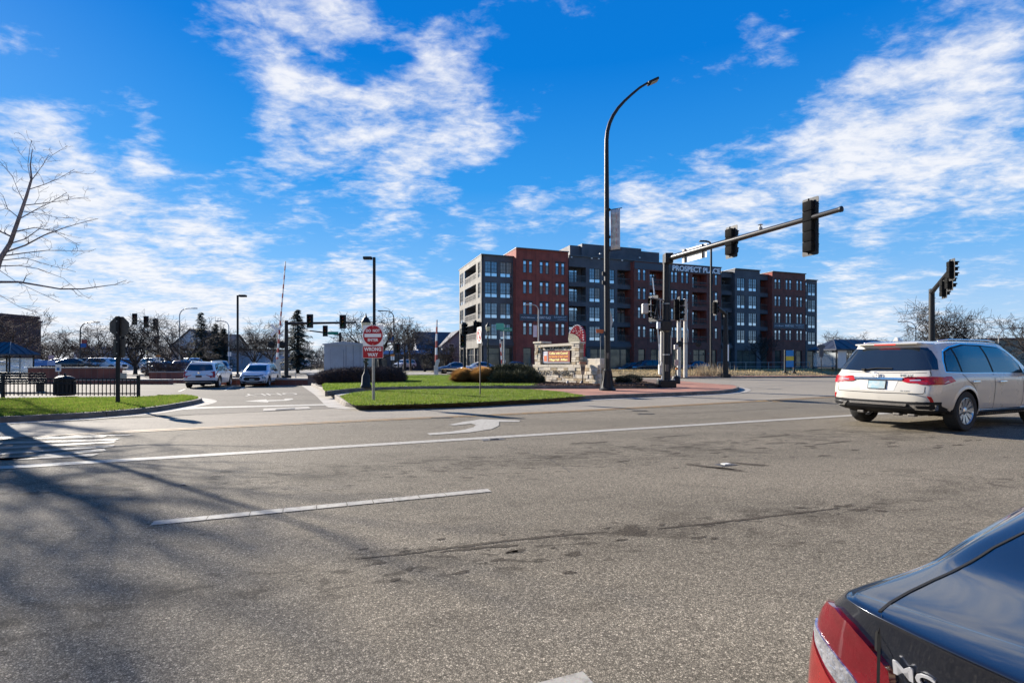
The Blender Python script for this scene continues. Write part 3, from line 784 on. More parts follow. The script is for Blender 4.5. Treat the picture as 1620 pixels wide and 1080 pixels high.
def section(px0, px1, d, z1, m, big=(), narrow=(), balc=(), shop=(), zshop=3.85, u0=None, u1=None, left=True):
    a = U(px0, d) if u0 is None else u0; b = U(px1, d) if u1 is None else u1
    holes = []
    for T in TOPS:
        for (p, q) in big:
            holes.append((U(p, d), U(q, d), T - 2.25, T, .14, True))
        for (p, q) in narrow:
            holes.append((U(p, d) - .02, U(q, d) + .02, T + .16 - 1.76, T + .16, .12, True))
        for (p, q) in balc:
            holes.append((max(a + .01, U(p, d)), min(b - .01, U(q, d)), T - 2.32, T + .05, 1.7, True))
    for (p, q) in shop: holes.append((max(a + .15, U(p, d)), min(b - .15, U(q, d)), .12, zshop - .25, .3, True))
    w = wall('wall', m, a, b, 0, z1, holes, d, apt, left=left)
    MB().box(((a + b) / 2, 6.9 - d / 2, z1 + .05), (b - a + .12, 14.2 + d, .12)).build('coping', COPE, apt)
    for T in TOPS:
        for (p, q) in big:
            ua, ub = U(p, d), U(q, d); n = 2; ww = (ub - ua) / n
            for k in range(n):
                o = window('big%.2f' % ww, ua + ww * (k + .5), T - 2.25, d - .07, apt, **{**BIG, 'w': round(ww - .02, 2)})
        for (p, q) in narrow:
            window('nar', (U(p, d) + U(q, d)) / 2, T + .16 - 1.76, d - .06, apt, **{**NAR, 'w': .52})
        for (p, q) in balc:
            ua, ub = max(a + .01, U(p, d)), min(b - .01, U(q, d)); wd = ub - ua
            dd_ = d - 1.62
            window('door', ua + min(.75, wd * .3) + .35, T - 2.31, dd_, apt, **DOOR)
            if wd > 2.2: window('side', ua + min(.75, wd * .3) + 1.25, T - 2.31, dd_, apt, **SIDE)
            mb = MB(); z = T - 2.3
            mb.box(((ua + ub) / 2, -d + .06, z + 1.0), (wd - .04, .05, .05)); mb.box(((ua + ub) / 2, -d + .06, z + .08), (wd - .04, .04, .04))
            nb = int(wd / .16)
            for k in range(nb + 1): mb.box((ua + .05 + (wd - .1) * k / nb, -d + .06, z + .53), (.022, .022, .9))
            mb.build('balcony_railing', RAIL, apt)
    for (p, q) in shop:
        ua, ub = max(a + .15, U(p, d)), min(b - .15, U(q, d)); n = max(1, round((ub - ua) / 1.5)); ww = (ub - ua) / n
        for k in range(n):
            f = MB(); t = .07; x0, x1, zt = ua + ww * k, ua + ww * (k + 1), zshop - .25
            f.box((x0 + t / 2, -d + .2, zt / 2 + .06), (t, .1, zt - .12)); f.box((x1 - t / 2, -d + .2, zt / 2 + .06), (t, .1, zt - .12))
            f.box(((x0 + x1) / 2, -d + .2, .2), (ww - 2 * t, .1, .16)); f.box(((x0 + x1) / 2, -d + .2, zt - .05), (ww - 2 * t, .1, .1)); f.box(((x0 + x1) / 2, -d + .2, zt - .9), (ww - 2 * t, .09, .08))
            fo = f.build('shop_window', BLACKM, apt)
            for (za, zb) in ((.28, zt - .94), (zt - .86, zt - .1)):
                MB().box(((x0 + x1) / 2, -d + .225, (za + zb) / 2), (ww - 2 * t, .02, zb - za)).build('pane', GLASSK, fo)
    return a, b, w

s0 = section(762, 813.5, 0, 17.1, CHAR, big=[(767, 786.8), (791.2, 810)], shop=[(773, 791), (795, 811)], u0=0, left=False)
s1 = section(816.5, 899, 1.3, 18.15, REDB, narrow=[(827.6, 832.8), (836.8, 842), (853.8, 859), (863, 868.2), (878.8, 884), (888, 893.2)], shop=[(828, 841), (878, 894)])
s2 = section(900, 1003.5, 0, 17.95, CHAR, balc=[(900.4, 927), (976.5, 1003)], big=[(932.4, 949.4), (956, 972.4)], shop=[(904, 928), (934, 960), (966, 998)])
s3 = section(1003, 1140.6, 1.0, 17.65, REDB, narrow=[(1009.2, 1013.6), (1017.2, 1021.6), (1061.6, 1065.8), (1067.4, 1071.6), (1077.6, 1082), (1085, 1089.4), (1124, 1128), (1131, 1135)], balc=[(1028, 1052.5), (1095.5, 1118)], shop=[(1010, 1021), (1030, 1051), (1064, 1088), (1097, 1117), (1125, 1134)])
s4 = section(1141, 1221, 0, 17.2, CHAR, balc=[(1141.5, 1161.5), (1202.5, 1220.8)], shop=[(1144, 1160), (1166, 1198), (1204, 1218)])
bay = section(1162.5, 1202, .7, 17.75, CHAR, big=[(1166, 1178.6), (1184.4, 1197)], shop=[(1166, 1197)])
s5 = section(1221.8, 1274, 1.0, 17.7, REDB, narrow=[(1225.4, 1229.2), (1231.4, 1235.2), (1243, 1246.8), (1248.6, 1252.4), (1260, 1263.8), (1265.6, 1269.4)], shop=[(1226, 1236), (1244, 1252), (1260, 1269)])
s6 = section(1274.5, 1292.5, 0, 16.9, CHAR, big=[(1278.4, 1290)], narrow=[(1274.9, 1277.2)], shop=[(1277, 1290)])
# sunlit end wall
ME = Matrix(((0, 1, 0, 0), (1, 0, 0, 0), (0, 0, 1, 0), (0, 0, 0, 1)))   # (run, depth, z) -> (depth, run, z)
W_END = 13.3
def Ue(px):
    a = (px - CX) / F
    return (P0.x - a * P0.y) / (ey + a * ex) * 1.0
hol = []
eb = [(Ue(764), Ue(756.5)), (Ue(753.5), Ue(735.5)), (Ue(733.5), Ue(728.3))]
for T in TOPS:
    hol += [(eb[0][0] - .25, eb[0][1], T - 2.25, T, .14, True), (eb[1][0], eb[1][1], T - 2.32, T + .05, .02, False), (eb[2][0], eb[2][1], T - 2.25, T, .14, True)]
hol = [(max(.45, h[0]), min(W_END - .3, h[1]), *h[2:]) for h in hol]
hol += [(.7, 3.6, .12, 3.6, .3, True), (4.1, 8.2, .12, 3.6, .3, True), (8.7, 12.6, .12, 3.6, .3, True)]
wall('end_wall', TAUPE, 0.0, W_END, 0, 17.12, hol, .05, apt, ME, back=.3, top=False, sides=True)
MB().box((.1, W_END / 2, 17.18), (.4, W_END + .2, .1)).build('coping', COPE, apt)
for h in hol:
    if h[4] == .14:
        n = 2; ww = (h[1] - h[0]) / n
        for k in range(n): window('endw%.2f' % ww, h[0] + ww * (k + .5), h[2], -.02, apt, ME, **{**BIG, 'w': round(ww - .02, 2)})
    elif h[4] < .0:
        pass
    elif h[4] == .02:
        ua, ub = h[0], h[1]; mb = MB(); z = h[2]
        rc = MB().add([(.0, ua, z), (.0, ub, z), (.0, ub, h[3]), (.0, ua, h[3]), (1.8, ua, z), (1.8, ub, z), (1.8, ub, h[3]), (1.8, ua, h[3])], [(0, 4, 5, 1), (1, 5, 6, 2), (2, 6, 7, 3), (3, 7, 4, 0), (4, 7, 6, 5)]).build('balcony_recess', CHAR, apt)  # charcoal colour stands in for the shade inside the recess
        mb.box((.0, (ua + ub) / 2, z + 1.05), (.05, ub - ua - .04, .06)); mb.box((.0, (ua + ub) / 2, z + .1), (.04, ub - ua - .04, .05))
        nb = int((ub - ua) / .17)
        for k in range(nb + 1): mb.box((0, ua + .06 + (ub - ua - .12) * k / nb, z + .57), (.03, .03, .92))
        for q in (.33, .66): mb.box((0, ua + (ub - ua) * q, z + .55), (.06, .06, 1.1))
        mb.build('balcony_railing', mat('rail_grey', (.33, .31, .28), .5, .3), apt)
        window('enddoor', ua + 1.5, h[2], -1.7, apt, ME, **DOOR)
        MB().box((1.6, ua + 2.7, h[2] + 1.9), (.12, .06, .9)).build('wall_lamp', CREAM, apt)
    else:
        ua, ub = h[0], h[1]; n = 3; ww = (ub - ua) / n
        for k in range(n):
            fo = MB().box((.2, ua + ww * k + .04, 1.86), (.1, .08, 3.48)).box((.2, ua + ww * (k + 1) - .04, 1.86), (.1, .07, 3.48)).box((.2, ua + ww * (k + .5), 2.6), (.1, ww - .1, .09)).build('shop_window', RAIL, apt)
            for za, zb in ((.14, 2.55), (2.65, 3.58)): MB().box((.23, ua + ww * (k + .5), (za + zb) / 2), (.02, ww - .12, zb - za)).build('pane', GLASSD, fo)
# lintels over the pairs and slim band courses
for (pa, pb, d) in ((827, 843, 1.3), (853, 869, 1.3), (878, 894, 1.3), (1008.6, 1022.2, 1.0), (1061, 1072.2, 1.0), (1077, 1090, 1.0), (1123.4, 1135.6, 1.0), (1225, 1235.6, 1.0), (1242.6, 1252.8, 1.0), (1259.6, 1269.8, 1.0)):
    for T in TOPS:
        a, b = U(pa, d), U(pb, d)
        MB().box(((a + b) / 2, -d - .012, T + .27), (b - a, .05, .2)).build('lintel', mat('dark_lintel', (.045, .035, .035), .7), apt)
for (pa, pb, d) in ((816.5, 899, 1.3), (1003, 1140.6, 1.0), (1221.8, 1274, 1.0)):
    for T in TOPS:
        a, b = U(pa, d), U(pb, d)
        MB().box(((a + b) / 2, -d - .006, T - 1.72), (b - a - .04, .03, .09)).build('band_course', REDB, apt)
for (px, d, z0, z1) in ((847.5, 1.3, 4.4, 17.6), (873.5, 1.3, 4.4, 17.6), (1024.8, 1.0, 4.4, 16.4), (1056.5, 1.0, 4.4, 16.4), (1074.6, 1.0, 4.4, 16.4), (1092.5, 1.0, 4.4, 16.4), (1120.5, 1.0, 4.4, 16.4), (1239, 1.0, 4.4, 17.2), (1256, 1.0, 4.4, 17.2)):
    MB().box((U(px, d), -d - .004, (z0 + z1) / 2), (.045, .014, z1 - z0)).build('control_joint', mat('joint', (.05, .03, .03), .9), apt)
# canopy beam over the shops between the brick bays
for (pa, pb, d) in ((762, 813.5, 0), (900, 1003, 0), (1141, 1162, 0), (1202.5, 1221, 0)):
    a, b = U(pa, d), U(pb, d); MB().box(((a + b) / 2, -d - .12, 4.15), (b - a - .05, .3, .5)).build('canopy', CHAR, apt)
# roof sign
a, b = U(1003.5, 1.0), U(1140, 1.0)
band = MB().box(((a + b) / 2, -1.04, 16.98), (b - a - .02, .08, 1.08)).build('sign_band', NAVY, apt)
SIGNW = mat('sign_white', (.95, .95, .95), .5)
c, e = U(1063.5, 1.1), U(1138.5, 1.1)
o = text('sign_lettering', 'PROSPECT PLACE', 1.22, SIGNW, band, extrude=.05, bold=.03)
w_ = o.dimensions.x
o.data.transform(Matrix.Translation(((c + e) / 2, -1.14, 16.97)) @ Matrix.Rotation(PI / 2, 4, 'X') @ Matrix.Diagonal(((e - c) / w_, 1.0, 1, 1)))
# banners across the brick bays
for (pa, pb, d) in ((822, 898, 1.3), (1223.5, 1272.5, 1.0)):
    a, b = U(pa, d), U(pb, d)
    bn = MB().box(((a + b) / 2, -d - .04, 8.05), (b - a, .04, 1.0)).build('banner', NAVY, apt)
    o = text('banner_lettering', 'PROSPECT PLACE', .62, SIGNW, bn, extrude=.006)
    w_ = o.dimensions.x; wd = (b - a)
    o.data.transform(Matrix.Translation(((a + b) / 2, -d - .07, 8.07)) @ Matrix.Rotation(PI / 2, 4, 'X') @ Matrix.Diagonal((wd * .27 / w_, .8, 1, 1)))
    mb = MB()
    for (q0, q1, z, hh) in ((.03, .14, 8.05, .1), (.15, .20, 8.06, .2), (.21, .31, 8.03, .13), (.70, .97, 8.28, .08), (.78, .97, 7.86, .07), (.71, .93, 8.12, .05)):
        n_ = 7
        for k in range(n_):
            x = a + wd * (q0 + (q1 - q0) * (k + .5) / n_); mb.box((x, -d - .066, z + .03 * math.sin(k * 2.1)), (wd * (q1 - q0) / n_ * .72, .012, hh))
    mb.build('banner_print', mat('banner_print', (.5, .55, .6), .6), bn)
# penthouse set back on the roof
MB().box(((U(895, -4) + U(1038, -4)) / 2 + 1.0, 9.0, 19.0), (U(1038, -4) - U(895, -4), 9.0, 3.5)).build('penthouse', CHAR, apt)
MB().box((U(923, -3.5) + 5.6, 7.6, 19.35), (11.4, 7.6, 3.3)).build('penthouse', CHAR, apt)
MB().box((U(858, -4) + 2.8, 8.2, 18.5), (7.4, 4, 1.0)).build('roof_plant', TAUPE, apt)
MB().box((U(1112, -3), 8.2, 17.9), (9, 4, .9)).build('roof_plant', mat('plant_red', (.16, .07, .06), .7), apt)
LAMPG = mat('roof_floodlight', (.85, .83, .78), .3)
for (px, z) in ((904, 17.7), (949.5, 18.6), (1012, 18.5), (936, 17.78), (947, 17.78), (984, 17.82)):
    MB().bbox((U(px, .15), -.16, z), (.26, .18, .16), .03).build('floodlight', LAMPG, apt)
# front wall returns of the dark bays that face the sun
for (px, d, z0, z1) in ((927.6, .5, 4.5, 18.15), (1001, .55, 4.5, 18.0)):
    pass
# wall lamps beside doors
for px in (845, 874, 1055, 1091, 1120, 1239.5, 1256.5):
    MB().bbox((U(px, 1.3), -1.42, 2.9), (.14, .16, .4), .02).build('wall_lamp', RAIL, apt)

# ================================================================ OTHER BUILDINGS
def house(px, Y, w, dpt, hw, hr, label, wallm, roofm, rz=0.0, gable='front', cat='house', wins=2, name='house', rows=1):
    t = thing(name, label, cat, (xat(px, Y), Y, 0), rz)
    MB().box((0, 0, hw / 2), (w, dpt, hw)).build('wall', wallm, t)
    mb = MB(); o = .35
    if gable == 'front':
        tri = [(-w / 2 - o, -dpt / 2 - o, hw), (w / 2 + o, -dpt / 2 - o, hw), (0, -dpt / 2 - o, hw + hr)]
        MB().prism([(-w / 2, -dpt / 2 + .01, hw), (w / 2, -dpt / 2 + .01, hw), (0, -dpt / 2 + .01, hw + hr * .96)], (0, dpt - .02, 0)).build('gable', wallm, t)
        for s in (-1, 1):
            mb.prism([(s * (w / 2 + o), -dpt / 2 - o, hw - .2), (s * (w / 2 + o), -dpt / 2 - o, hw), (0, -dpt / 2 - o, hw + hr + .15), (0, -dpt / 2 - o, hw + hr - .05)], (0, dpt + 2 * o, 0))
    elif gable == 'side':
        MB().prism([(-w / 2 + .01, -dpt / 2, hw), (-w / 2 + .01, dpt / 2, hw), (-w / 2 + .01, 0, hw + hr * .96)], (w - .02, 0, 0)).build('gable', wallm, t)
        for s in (-1, 1):
            mb.prism([(-w / 2 - o, s * (dpt / 2 + o), hw - .2), (-w / 2 - o, s * (dpt / 2 + o), hw), (-w / 2 - o, 0, hw + hr + .15), (-w / 2 - o, 0, hw + hr - .05)], (w + 2 * o, 0, 0))
    else:
        mb.box((0, 0, hw + hr / 2), (w + .3, dpt + .3, hr))
    mb.build('roof', roofm, t)
    for r in range(rows):
        for k in range(wins):
            x = -w / 2 + w * (k + .5) / wins; z = 1.0 + r * 2.7
            f = MB().box((x, -dpt / 2 - .03, z + .65), (1.15, .08, 1.4)).build('window', mat('white_trim', (.6, .6, .58), .6), t)
            MB().box((x, -dpt / 2 - .075, z + .65), (.9, .03, 1.15)).build('pane', GLASSD, f)
            MB().box((x, -dpt / 2 - .085, z + .65), (.9, .03, .05)).build('sash_bar', mat('white_trim', (.6, .6, .58), .6), f)
    return t
WHT = mat('white_render', (.42, .44, .48), .8, var=.12, scale=1)
GRYS = mat('grey_siding', (.24, .25, .28), .8, var=.15, scale=1.2)
BEIG = mat('beige_siding', (.42, .38, .32), .8, var=.15, scale=1.2)
ROOFG = mat('grey_shingles', (.10, .10, .11), .9, var=.3, scale=3)
ROOFB = mat('brown_shingles', (.16, .11, .08), .9, var=.3, scale=3)
BLUER = mat('blue_fascia', (.10, .24, .50), .6)
DKBR = brick_mat('dark_brick', (0.12, 0.055, 0.05), (0.09, 0.042, 0.04), (0.09, 0.06, 0.055), .5, .18, bump=.1)
house(-44, 78, 11, 10, 8.3, .5, 'dark brown brick building with stepped parapet beyond the bus shelter roof', DKBR, DKBR, rz=-.1, gable='flat', cat='building', wins=3, name='brick_building', rows=2)
house(18, 76, 3.0, 6, 7.5, .3, 'narrow dark brick tower block standing against the brick building', DKBR, DKBR, rz=-.1, gable='flat', cat='building', wins=1, name='brick_annexe', rows=3)
wb = house(372, 98, 16.5, 10, 3.6, .35, 'long white single storey building behind the parked white SUVs', WHT, ROOFB, gable='flat', cat='building', wins=0, name='shop_building')
MB().box((-4.2, -5.06, 2.6), (3.2, .12, 1.3)).build('sign_panel', mat('yellow_panel', (.45, .36, .08), .6), wb)
MB().box((-6.6, -5.06, 2.6), (1.5, .12, 1.2)).build('sign_panel', mat('brown_panel', (.25, .12, .07), .6), wb)
for k in range(3): MB().box((1.5 + k * 2.2, -5.05, 1.2), (1.2, .1, 2.2)).build('door', mat('pale_door', (.42, .45, .52), .6), wb)
MB().box((-4.6, -5.4, 1.9), (6.5, .8, .25)).build('awning', mat('brown_awning', (.09, .05, .04), .7), wb)
house(322, 112, 8, 9, 4.8, 3.6, 'white gabled house below the dark spruces', WHT, ROOFG, gable='front', wins=2, rows=2)
house(346, 118, 9, 8, 5.2, 2.6, 'grey roofed house half hidden behind a street lamp', BEIG, ROOFG, gable='side', wins=3, rows=2)
bl = house(646, 100, 17, 8, 3.0, .7, 'low dark shop with a long blue fascia', mat('dark_shop', (.06, .06, .065), .8, var=.3, scale=.7), BLUER, gable='flat', cat='shop', wins=0, name='shop_building')
for k in range(6): MB().box((-7 + k * 2.8, -4.05, 1.3), (2.0, .1, 1.8)).build('window', GLASSK, bl)
house(655, 116, 6, 8, 4.2, 2.6, 'small white gabled house over the blue shop roof', WHT, ROOFG, gable='front', wins=1, rows=2)
house(690, 106, 8.5, 9, 4.2, 3.4, 'grey house with a broad dark roof behind the crossing gate', GRYS, ROOFG, gable='side', wins=3, rows=1, rz=.3)
house(718, 104, 6.5, 12, 4.6, 3.0, 'pale grey gabled house beside the apartment block', GRYS, ROOFG, gable='front', wins=2, rows=2, rz=.3)
STN = mat('tan_stone', (.36, .29, .21), .85, var=.35, scale=1.5, bump=.5)
rb = house(1618, 76, 12, 10, 4.6, .3, 'tan stone building with dark red framed front past the white car', STN, mat('red_brown', (.14, .05, .045), .7), rz=-.35, gable='flat', cat='building', wins=0, name='stone_building')
MB().box((2.2, -5.1, 2.4), (6.5, .3, 4.8)).build('front_panel', mat('red_brown', (.14, .05, .045), .7), rb)
MB().box((2.2, -5.3, 3.9), (5.6, .1, 1.2)).build('sign_panel', mat('grey_green_panel', (.20, .20, .16), .6), rb)
for k in range(4): MB().box((.1 + k * 1.4, -5.28, 1.6), (1.2, .08, 2.6)).build('pane', GLASSK, rb)
house(170, 100, 8, 6, 4.0, .4, 'white box trailer body beyond the parked cars', WHT, WHT, gable='flat', cat='trailer', wins=0, name='trailer')
# equipment shed behind the hedge
SHED = mat('shed_metal', (.36, .39, .43), .55, .1, var=.12, scale=1.0)
sy = 31.5
sh = thing('equipment_shed', 'pale grey metal equipment shed standing behind the brown hedge', 'shed', (xat(552, sy), sy, .0), R(4))
MB().box((0, 0, 1.2), (2.35, 2.2, 2.4)).build('wall', SHED, sh)
MB().prism([(-1.26, -1.16, 2.4), (1.26, -1.16, 2.4), (1.26, -1.16, 2.47), (0, -1.16, 2.62), (-1.26, -1.16, 2.47)], (0, 2.3, 0)).build('roof', SHED, sh)
MB().box((-.42, -1.115, 1.12), (.75, .04, 2.0)).build('door', SHED, sh)
MB().box((-.75, -1.16, 1.0), (.04, .06, .16)).build('handle', RAIL, sh)
for x in (.1, .52, .92): MB().box((x, -1.108, 1.2), (.02, .025, 2.36)).build('panel_seam', mat('seam', (.2, .22, .25), .6), sh)
for x in (-.8, -.04): MB().box((x, -1.112, 1.12), (.02, .03, 2.05)).build('panel_seam', mat('seam', (.2, .22, .25), .6), sh)
MB().box((.6, -1.16, .95), (.5, .1, .3)).build('vent', RAIL, sh)
# the orange brick block behind the camera whose reflection shows in the white car
ob = thing('brick_building', 'orange brick building seen only as a reflection in the white car windows', 'building', (8, -13, 0), R(24))
OBR = brick_mat('orange_brick', (0.46, 0.235, 0.12), (0.40, 0.19, 0.095), (0.36, 0.28, 0.2), .4, .14, bump=.1)
hs_ = [(-28 + k * 4, -26 + k * 4, z, z + 1.9, .2, True) for k in range(14) for z in (1.0, 4.4, 7.8)]
hs_ = [h for h in hs_]
wobj = wall('wall', OBR, -30, 30, 0, 11.5, hs_, 0, ob, Matrix.Rotation(PI, 4, 'Z'), back=8)
for h in hs_:
    MB().box((-(h[0] + h[1]) / 2, -.1, (h[2] + h[3]) / 2), (h[1] - h[0], .05, h[3] - h[2])).build('window', GLASSD, ob)
MB().box((0, -4, 11.6), (60.4, 8.6, .25)).build('coping', CONC, ob)

pv = [(-34 * math.cos(R(24)) + 1.2, -34 * math.sin(R(24)) - 3.0), (34 * math.cos(R(24)) + 1.2, 34 * math.sin(R(24)) - 3.0)]
structure(sheet('pavement', [pv[0], pv[1], (pv[1][0] + 3.9, pv[1][1] - 8.8), (pv[0][0] + 3.9, pv[0][1] - 8.8)], GUTT, .12))  # unseen pavement behind the camera, added for the sunlight its pale concrete bounces
# ================================================================ SIGNS, POLES, WALLS, GATES
BLK = mat('black_paint', (0.013, 0.013, 0.014), .5, .0, var=.3, scale=9, spec=.3)
DKB = mat('dark_bronze', (0.045, 0.042, 0.040), .42, .5, var=.25, scale=7)
SREV = mat('sign_back', (0.10, 0.095, 0.085), .5, .5, var=.2, scale=8)
SRED = mat('sign_red', (0.42, 0.004, 0.008), .6, var=.1, scale=5)
SWHT = mat('sign_face_white', (.85, .82, .76), .45)
SGRN = mat('sign_green', (0.0, .22, .13), .4)
SBLU = mat('sign_blue', (.02, .13, .36), .45)
SYEL = mat('sign_yellow', (.48, .36, .05), .5)
ORNG = mat('orange', (.62, .22, .03), .5)
WPNT = mat('white_paint', (.68, .68, .66), .5)
def octagon(r): return [(r * math.cos(PI / 8 + k * PI / 4), r * math.sin(PI / 8 + k * PI / 4)) for k in range(8)]
def rrect(w, h, r=.04, n=4):
    out = []
    for (cx, cy, a0) in ((w / 2 - r, h / 2 - r, 0), (-w / 2 + r, h / 2 - r, PI / 2), (-w / 2 + r, -h / 2 + r, PI), (w / 2 - r, -h / 2 + r, 1.5 * PI)):
        for k in range(n + 1):
            a = a0 + PI / 2 * k / n; out.append((cx + r * math.cos(a), cy + r * math.sin(a)))
    return out
def plate(pts, z, y=0, th=.006, M=None):
    """vertical plate facing -y, pts (x,z) about height z"""
    return MB().prism([(p[0], y, z + p[1]) for p in pts], (0, th, 0), M)
# --- stop sign seen from behind
p = G(186.5, 637.5, .14); Y = p.y
t = thing('stop_sign', 'back of a dark octagonal stop sign over a rectangular plate on the left lawn', 'road sign', p, R(-3))
MB().bbox((0, .0, (hgt(500, Y) - p.z) / 2), (.09, .07, hgt(500, Y) - p.z), .01).build('post', BLK, t)
plate(octagon(.325), hgt(516.5, Y) - p.z, .05).build('octagon_plate', SREV, t)
plate(rrect(.37, .53, .03), hgt(550, Y) - p.z, .052).build('lower_plate', SREV, t)
for z in (hgt(508, Y), hgt(526, Y), hgt(541, Y), hgt(559, Y)): MB().box((0, -.042, z - p.z), (.03, .012, .03)).build('bolt', STEEL, t)
# --- do not enter / wrong way
p = G(590, 634, .15); Y = p.y; k = Y / F
t = thing('do_not_enter_sign', 'red and white DO NOT ENTER sign above a red WRONG WAY plate on the grass', 'road sign', p, R(-5))
MB().tube([(0, .05, 0), (0, .05, hgt(540, Y) - p.z)], .042, 10).build('post', mat('grey_post', (.33, .31, .27), .6, .4, var=.3, scale=6), t, smooth=40)
zc_ = hgt(530.5, Y) - p.z; S = 33 * k
sq = plate(rrect(S, S * .99, .03), zc_, 0).build('square_plate', SWHT, t)
ci = plate([(S * .477 * math.cos(2 * PI * i / 40), S * .477 * math.sin(2 * PI * i / 40)) for i in range(40)], zc_, -.006).build('red_disc', SRED, sq)
plate(rrect(S * .82, S * .165, .008), zc_, -.012).build('white_bar', SWHT, ci)
text('lettering', 'DO  NOT', S * .185, SWHT, ci, upright((0, -.011, zc_ + S * .22)), .002, bold=.004, sx=.86)
text('lettering', 'ENTER', S * .185, SWHT, ci, upright((0, -.011, zc_ - S * .22)), .002, bold=.004, sx=.92)
for dz in (.43, -.43): MB().lathe([(.012, 0), (.012, .008)], 8, M=Matrix.Translation((0, -.006, zc_ + S * dz)) @ Matrix.Rotation(PI / 2, 4, 'X')).build('bolt', SWHT, t)
zw = hgt(556.8, Y) - p.z; W, Hh = 33.4 * k, 19.4 * k
wp = plate(rrect(W, Hh, .03), zw, .0).build('wrong_way_plate', SWHT, t)
wr = plate(rrect(W * .965, Hh * .94, .025), zw, -.006).build('red_field', SRED, wp)
text('lettering', 'WRONG', Hh * .40, SWHT, wr, upright((0, -.0095, zw + Hh * .22)), .002, bold=.005, sx=.90)
text('lettering', 'WAY', Hh * .40, SWHT, wr, upright((0, -.0095, zw - Hh * .23)), .002, bold=.005, sx=.90)
# --- tall street lamp with a banner
def fluted_base(h, r0, r1):
    mb = MB(); mb.lathe([(r0 * 1.25, 0), (r0 * 1.25, .06), (r0, .10), (r0 * .96, .16), (r0 * .7, h * .55), (r1 * 1.5, h * .86), (r1 * 1.55, h * .9), (r1 * 1.25, h * .93), (r1 * 1.2, h)], 16)
    for kk in range(10):
        a = 2 * PI * kk / 10; mb.tube([(math.cos(a) * r0 * .93, math.sin(a) * r0 * .93, .18), (math.cos(a) * r1 * 1.45, math.sin(a) * r1 * 1.45, h * .84)], .02, 5)
    return mb
p = G(961, 617.3, .15); Y = p.y; k = Y / F
t = thing('street_lamp', 'tallest black street lamp with curved arm standing on the red brick walk', 'street lamp', p)
MB().bbox((0, -.15, 1.5), (.1, .02, .24), .008).build('hand_hole_cover', IRON, t)
LP = t; LX, LY, LZ = p.x, p.y, p.z
fluted_base(.95, .29, .125).build('base', BLK, t, smooth=35)
zz = lambda py: hgt(py, Y) - p.z
xx = lambda px: (px - 961) * k
pole = [(0, 0, .9), (xx(960), 0, zz(400)), (xx(959.5), 0, zz(240))]
for (a, b) in ((959.6, 222), (961, 208), (964.5, 195), (970, 183), (978, 171), (988, 160), (1000, 149), (1012, 139), (1025, 131)): pole.append((xx(a), 0, zz(b)))
MB().tube(pole, [.135, .12, .095] + [.09, .085, .08, .075, .068, .06, .055, .05, .045], 14).build('pole', BLK, t, smooth=40)
Mh = Matrix.Translation((xx(1033), 0, zz(129.2))) @ Matrix.Rotation(R(-25), 4, 'Y')
MB().add(*(lambda mb: (mb.v, mb.f))(MB().bbox((0, 0, 0), (.50, .34, .10), .045)), M=Mh).build('lamp_head', BLK, t, smooth=40)
MB().bbox((.03, 0, -.055), (.34, .24, .02), .008, Mh).build('lens', mat('lamp_lens', (.35, .33, .28), .3), t)
bz0, bz1 = zz(396), zz(333)
for z in (bz1 + .03, bz0 - .02): MB().tube([(.1, 0, z), (.58, -.26, z)], .018, 6).build('banner_arm', BLK, t)
for z in (bz1 + .03, bz0 - .02, zz(375), zz(455), zz(475)): MB().lathe([(.135, -.04), (.135, .04)], 12, (0, 0, z)).build('clamp', BLK, t)
for i_, zb in enumerate((zz(433), zz(447))): MB().bbox((-.17, 0, zb), (.12, .12, .16), .02).build('junction_box', BLK, t)
Mb = Matrix.Rotation(math.atan2(-.26, .48), 4, 'Z')
bn = MB(); nb = 10; vs = []
for i in range(nb + 1):
    for j in range(9):
        u_ = .14 + .42 * i / nb; v_ = bz0 + (bz1 - bz0) * j / 8
        vs.append((u_, .025 * math.sin(i * .9 + j * .35) * math.sin(PI * j / 8), v_))
bn.add(vs, [(i * 9 + j, (i + 1) * 9 + j, (i + 1) * 9 + j + 1, i * 9 + j + 1) for i in range(nb) for j in range(8)], Mb)
ban = bn.build('banner', mat('banner_cloth', (.62, .58, .52), .8, col2=(.56, .50, .48), scale=2), t, smooth=True)
sm = ban.modifiers.new('thick', 'SOLIDIFY'); sm.thickness = .008
rb_ = random.Random(4)
for i in range(6):
    cc = [(.5, .22, .2), (.3, .3, .3), (.25, .32, .2), (.4, .3, .25), (.45, .12, .08), (.2, .2, .24)][i]
    mbp = MB()
    for j in range(5):
        z0 = bz0 + .12 + (bz1 - bz0 - .3) * (j + rb_.uniform(0, .4)) / 5
        mbp.box((.19 + i * .058, -.012, z0 + .12), (.018, .004, rb_.uniform(.1, .28)), Mb @ Matrix.Translation((0, -.022, 0)))
    mbp.build('banner_print', mat('banner_ink%d' % i, cc, .8), ban)
# diamond warning sign fixed to the far side of the lamp: its own post
p2 = Vector((LX + .17, LY + .35, .15)); k2 = p2.y / F
t = thing('warning_sign', 'grey back of a diamond warning sign on a thin post against the tall lamp', 'road sign', p2, R(62))
MB().bbox((0, .05, 1.7), (.05, .04, 3.4), .006).build('post', STEEL, t)
d_ = .52; plate([(d_, 0), (0, d_), (-d_, 0), (0, -d_)], hgt(507, p2.y) - .15, 0).build('plate', mat('alu_back', (.42, .40, .36), .5, .4), t)
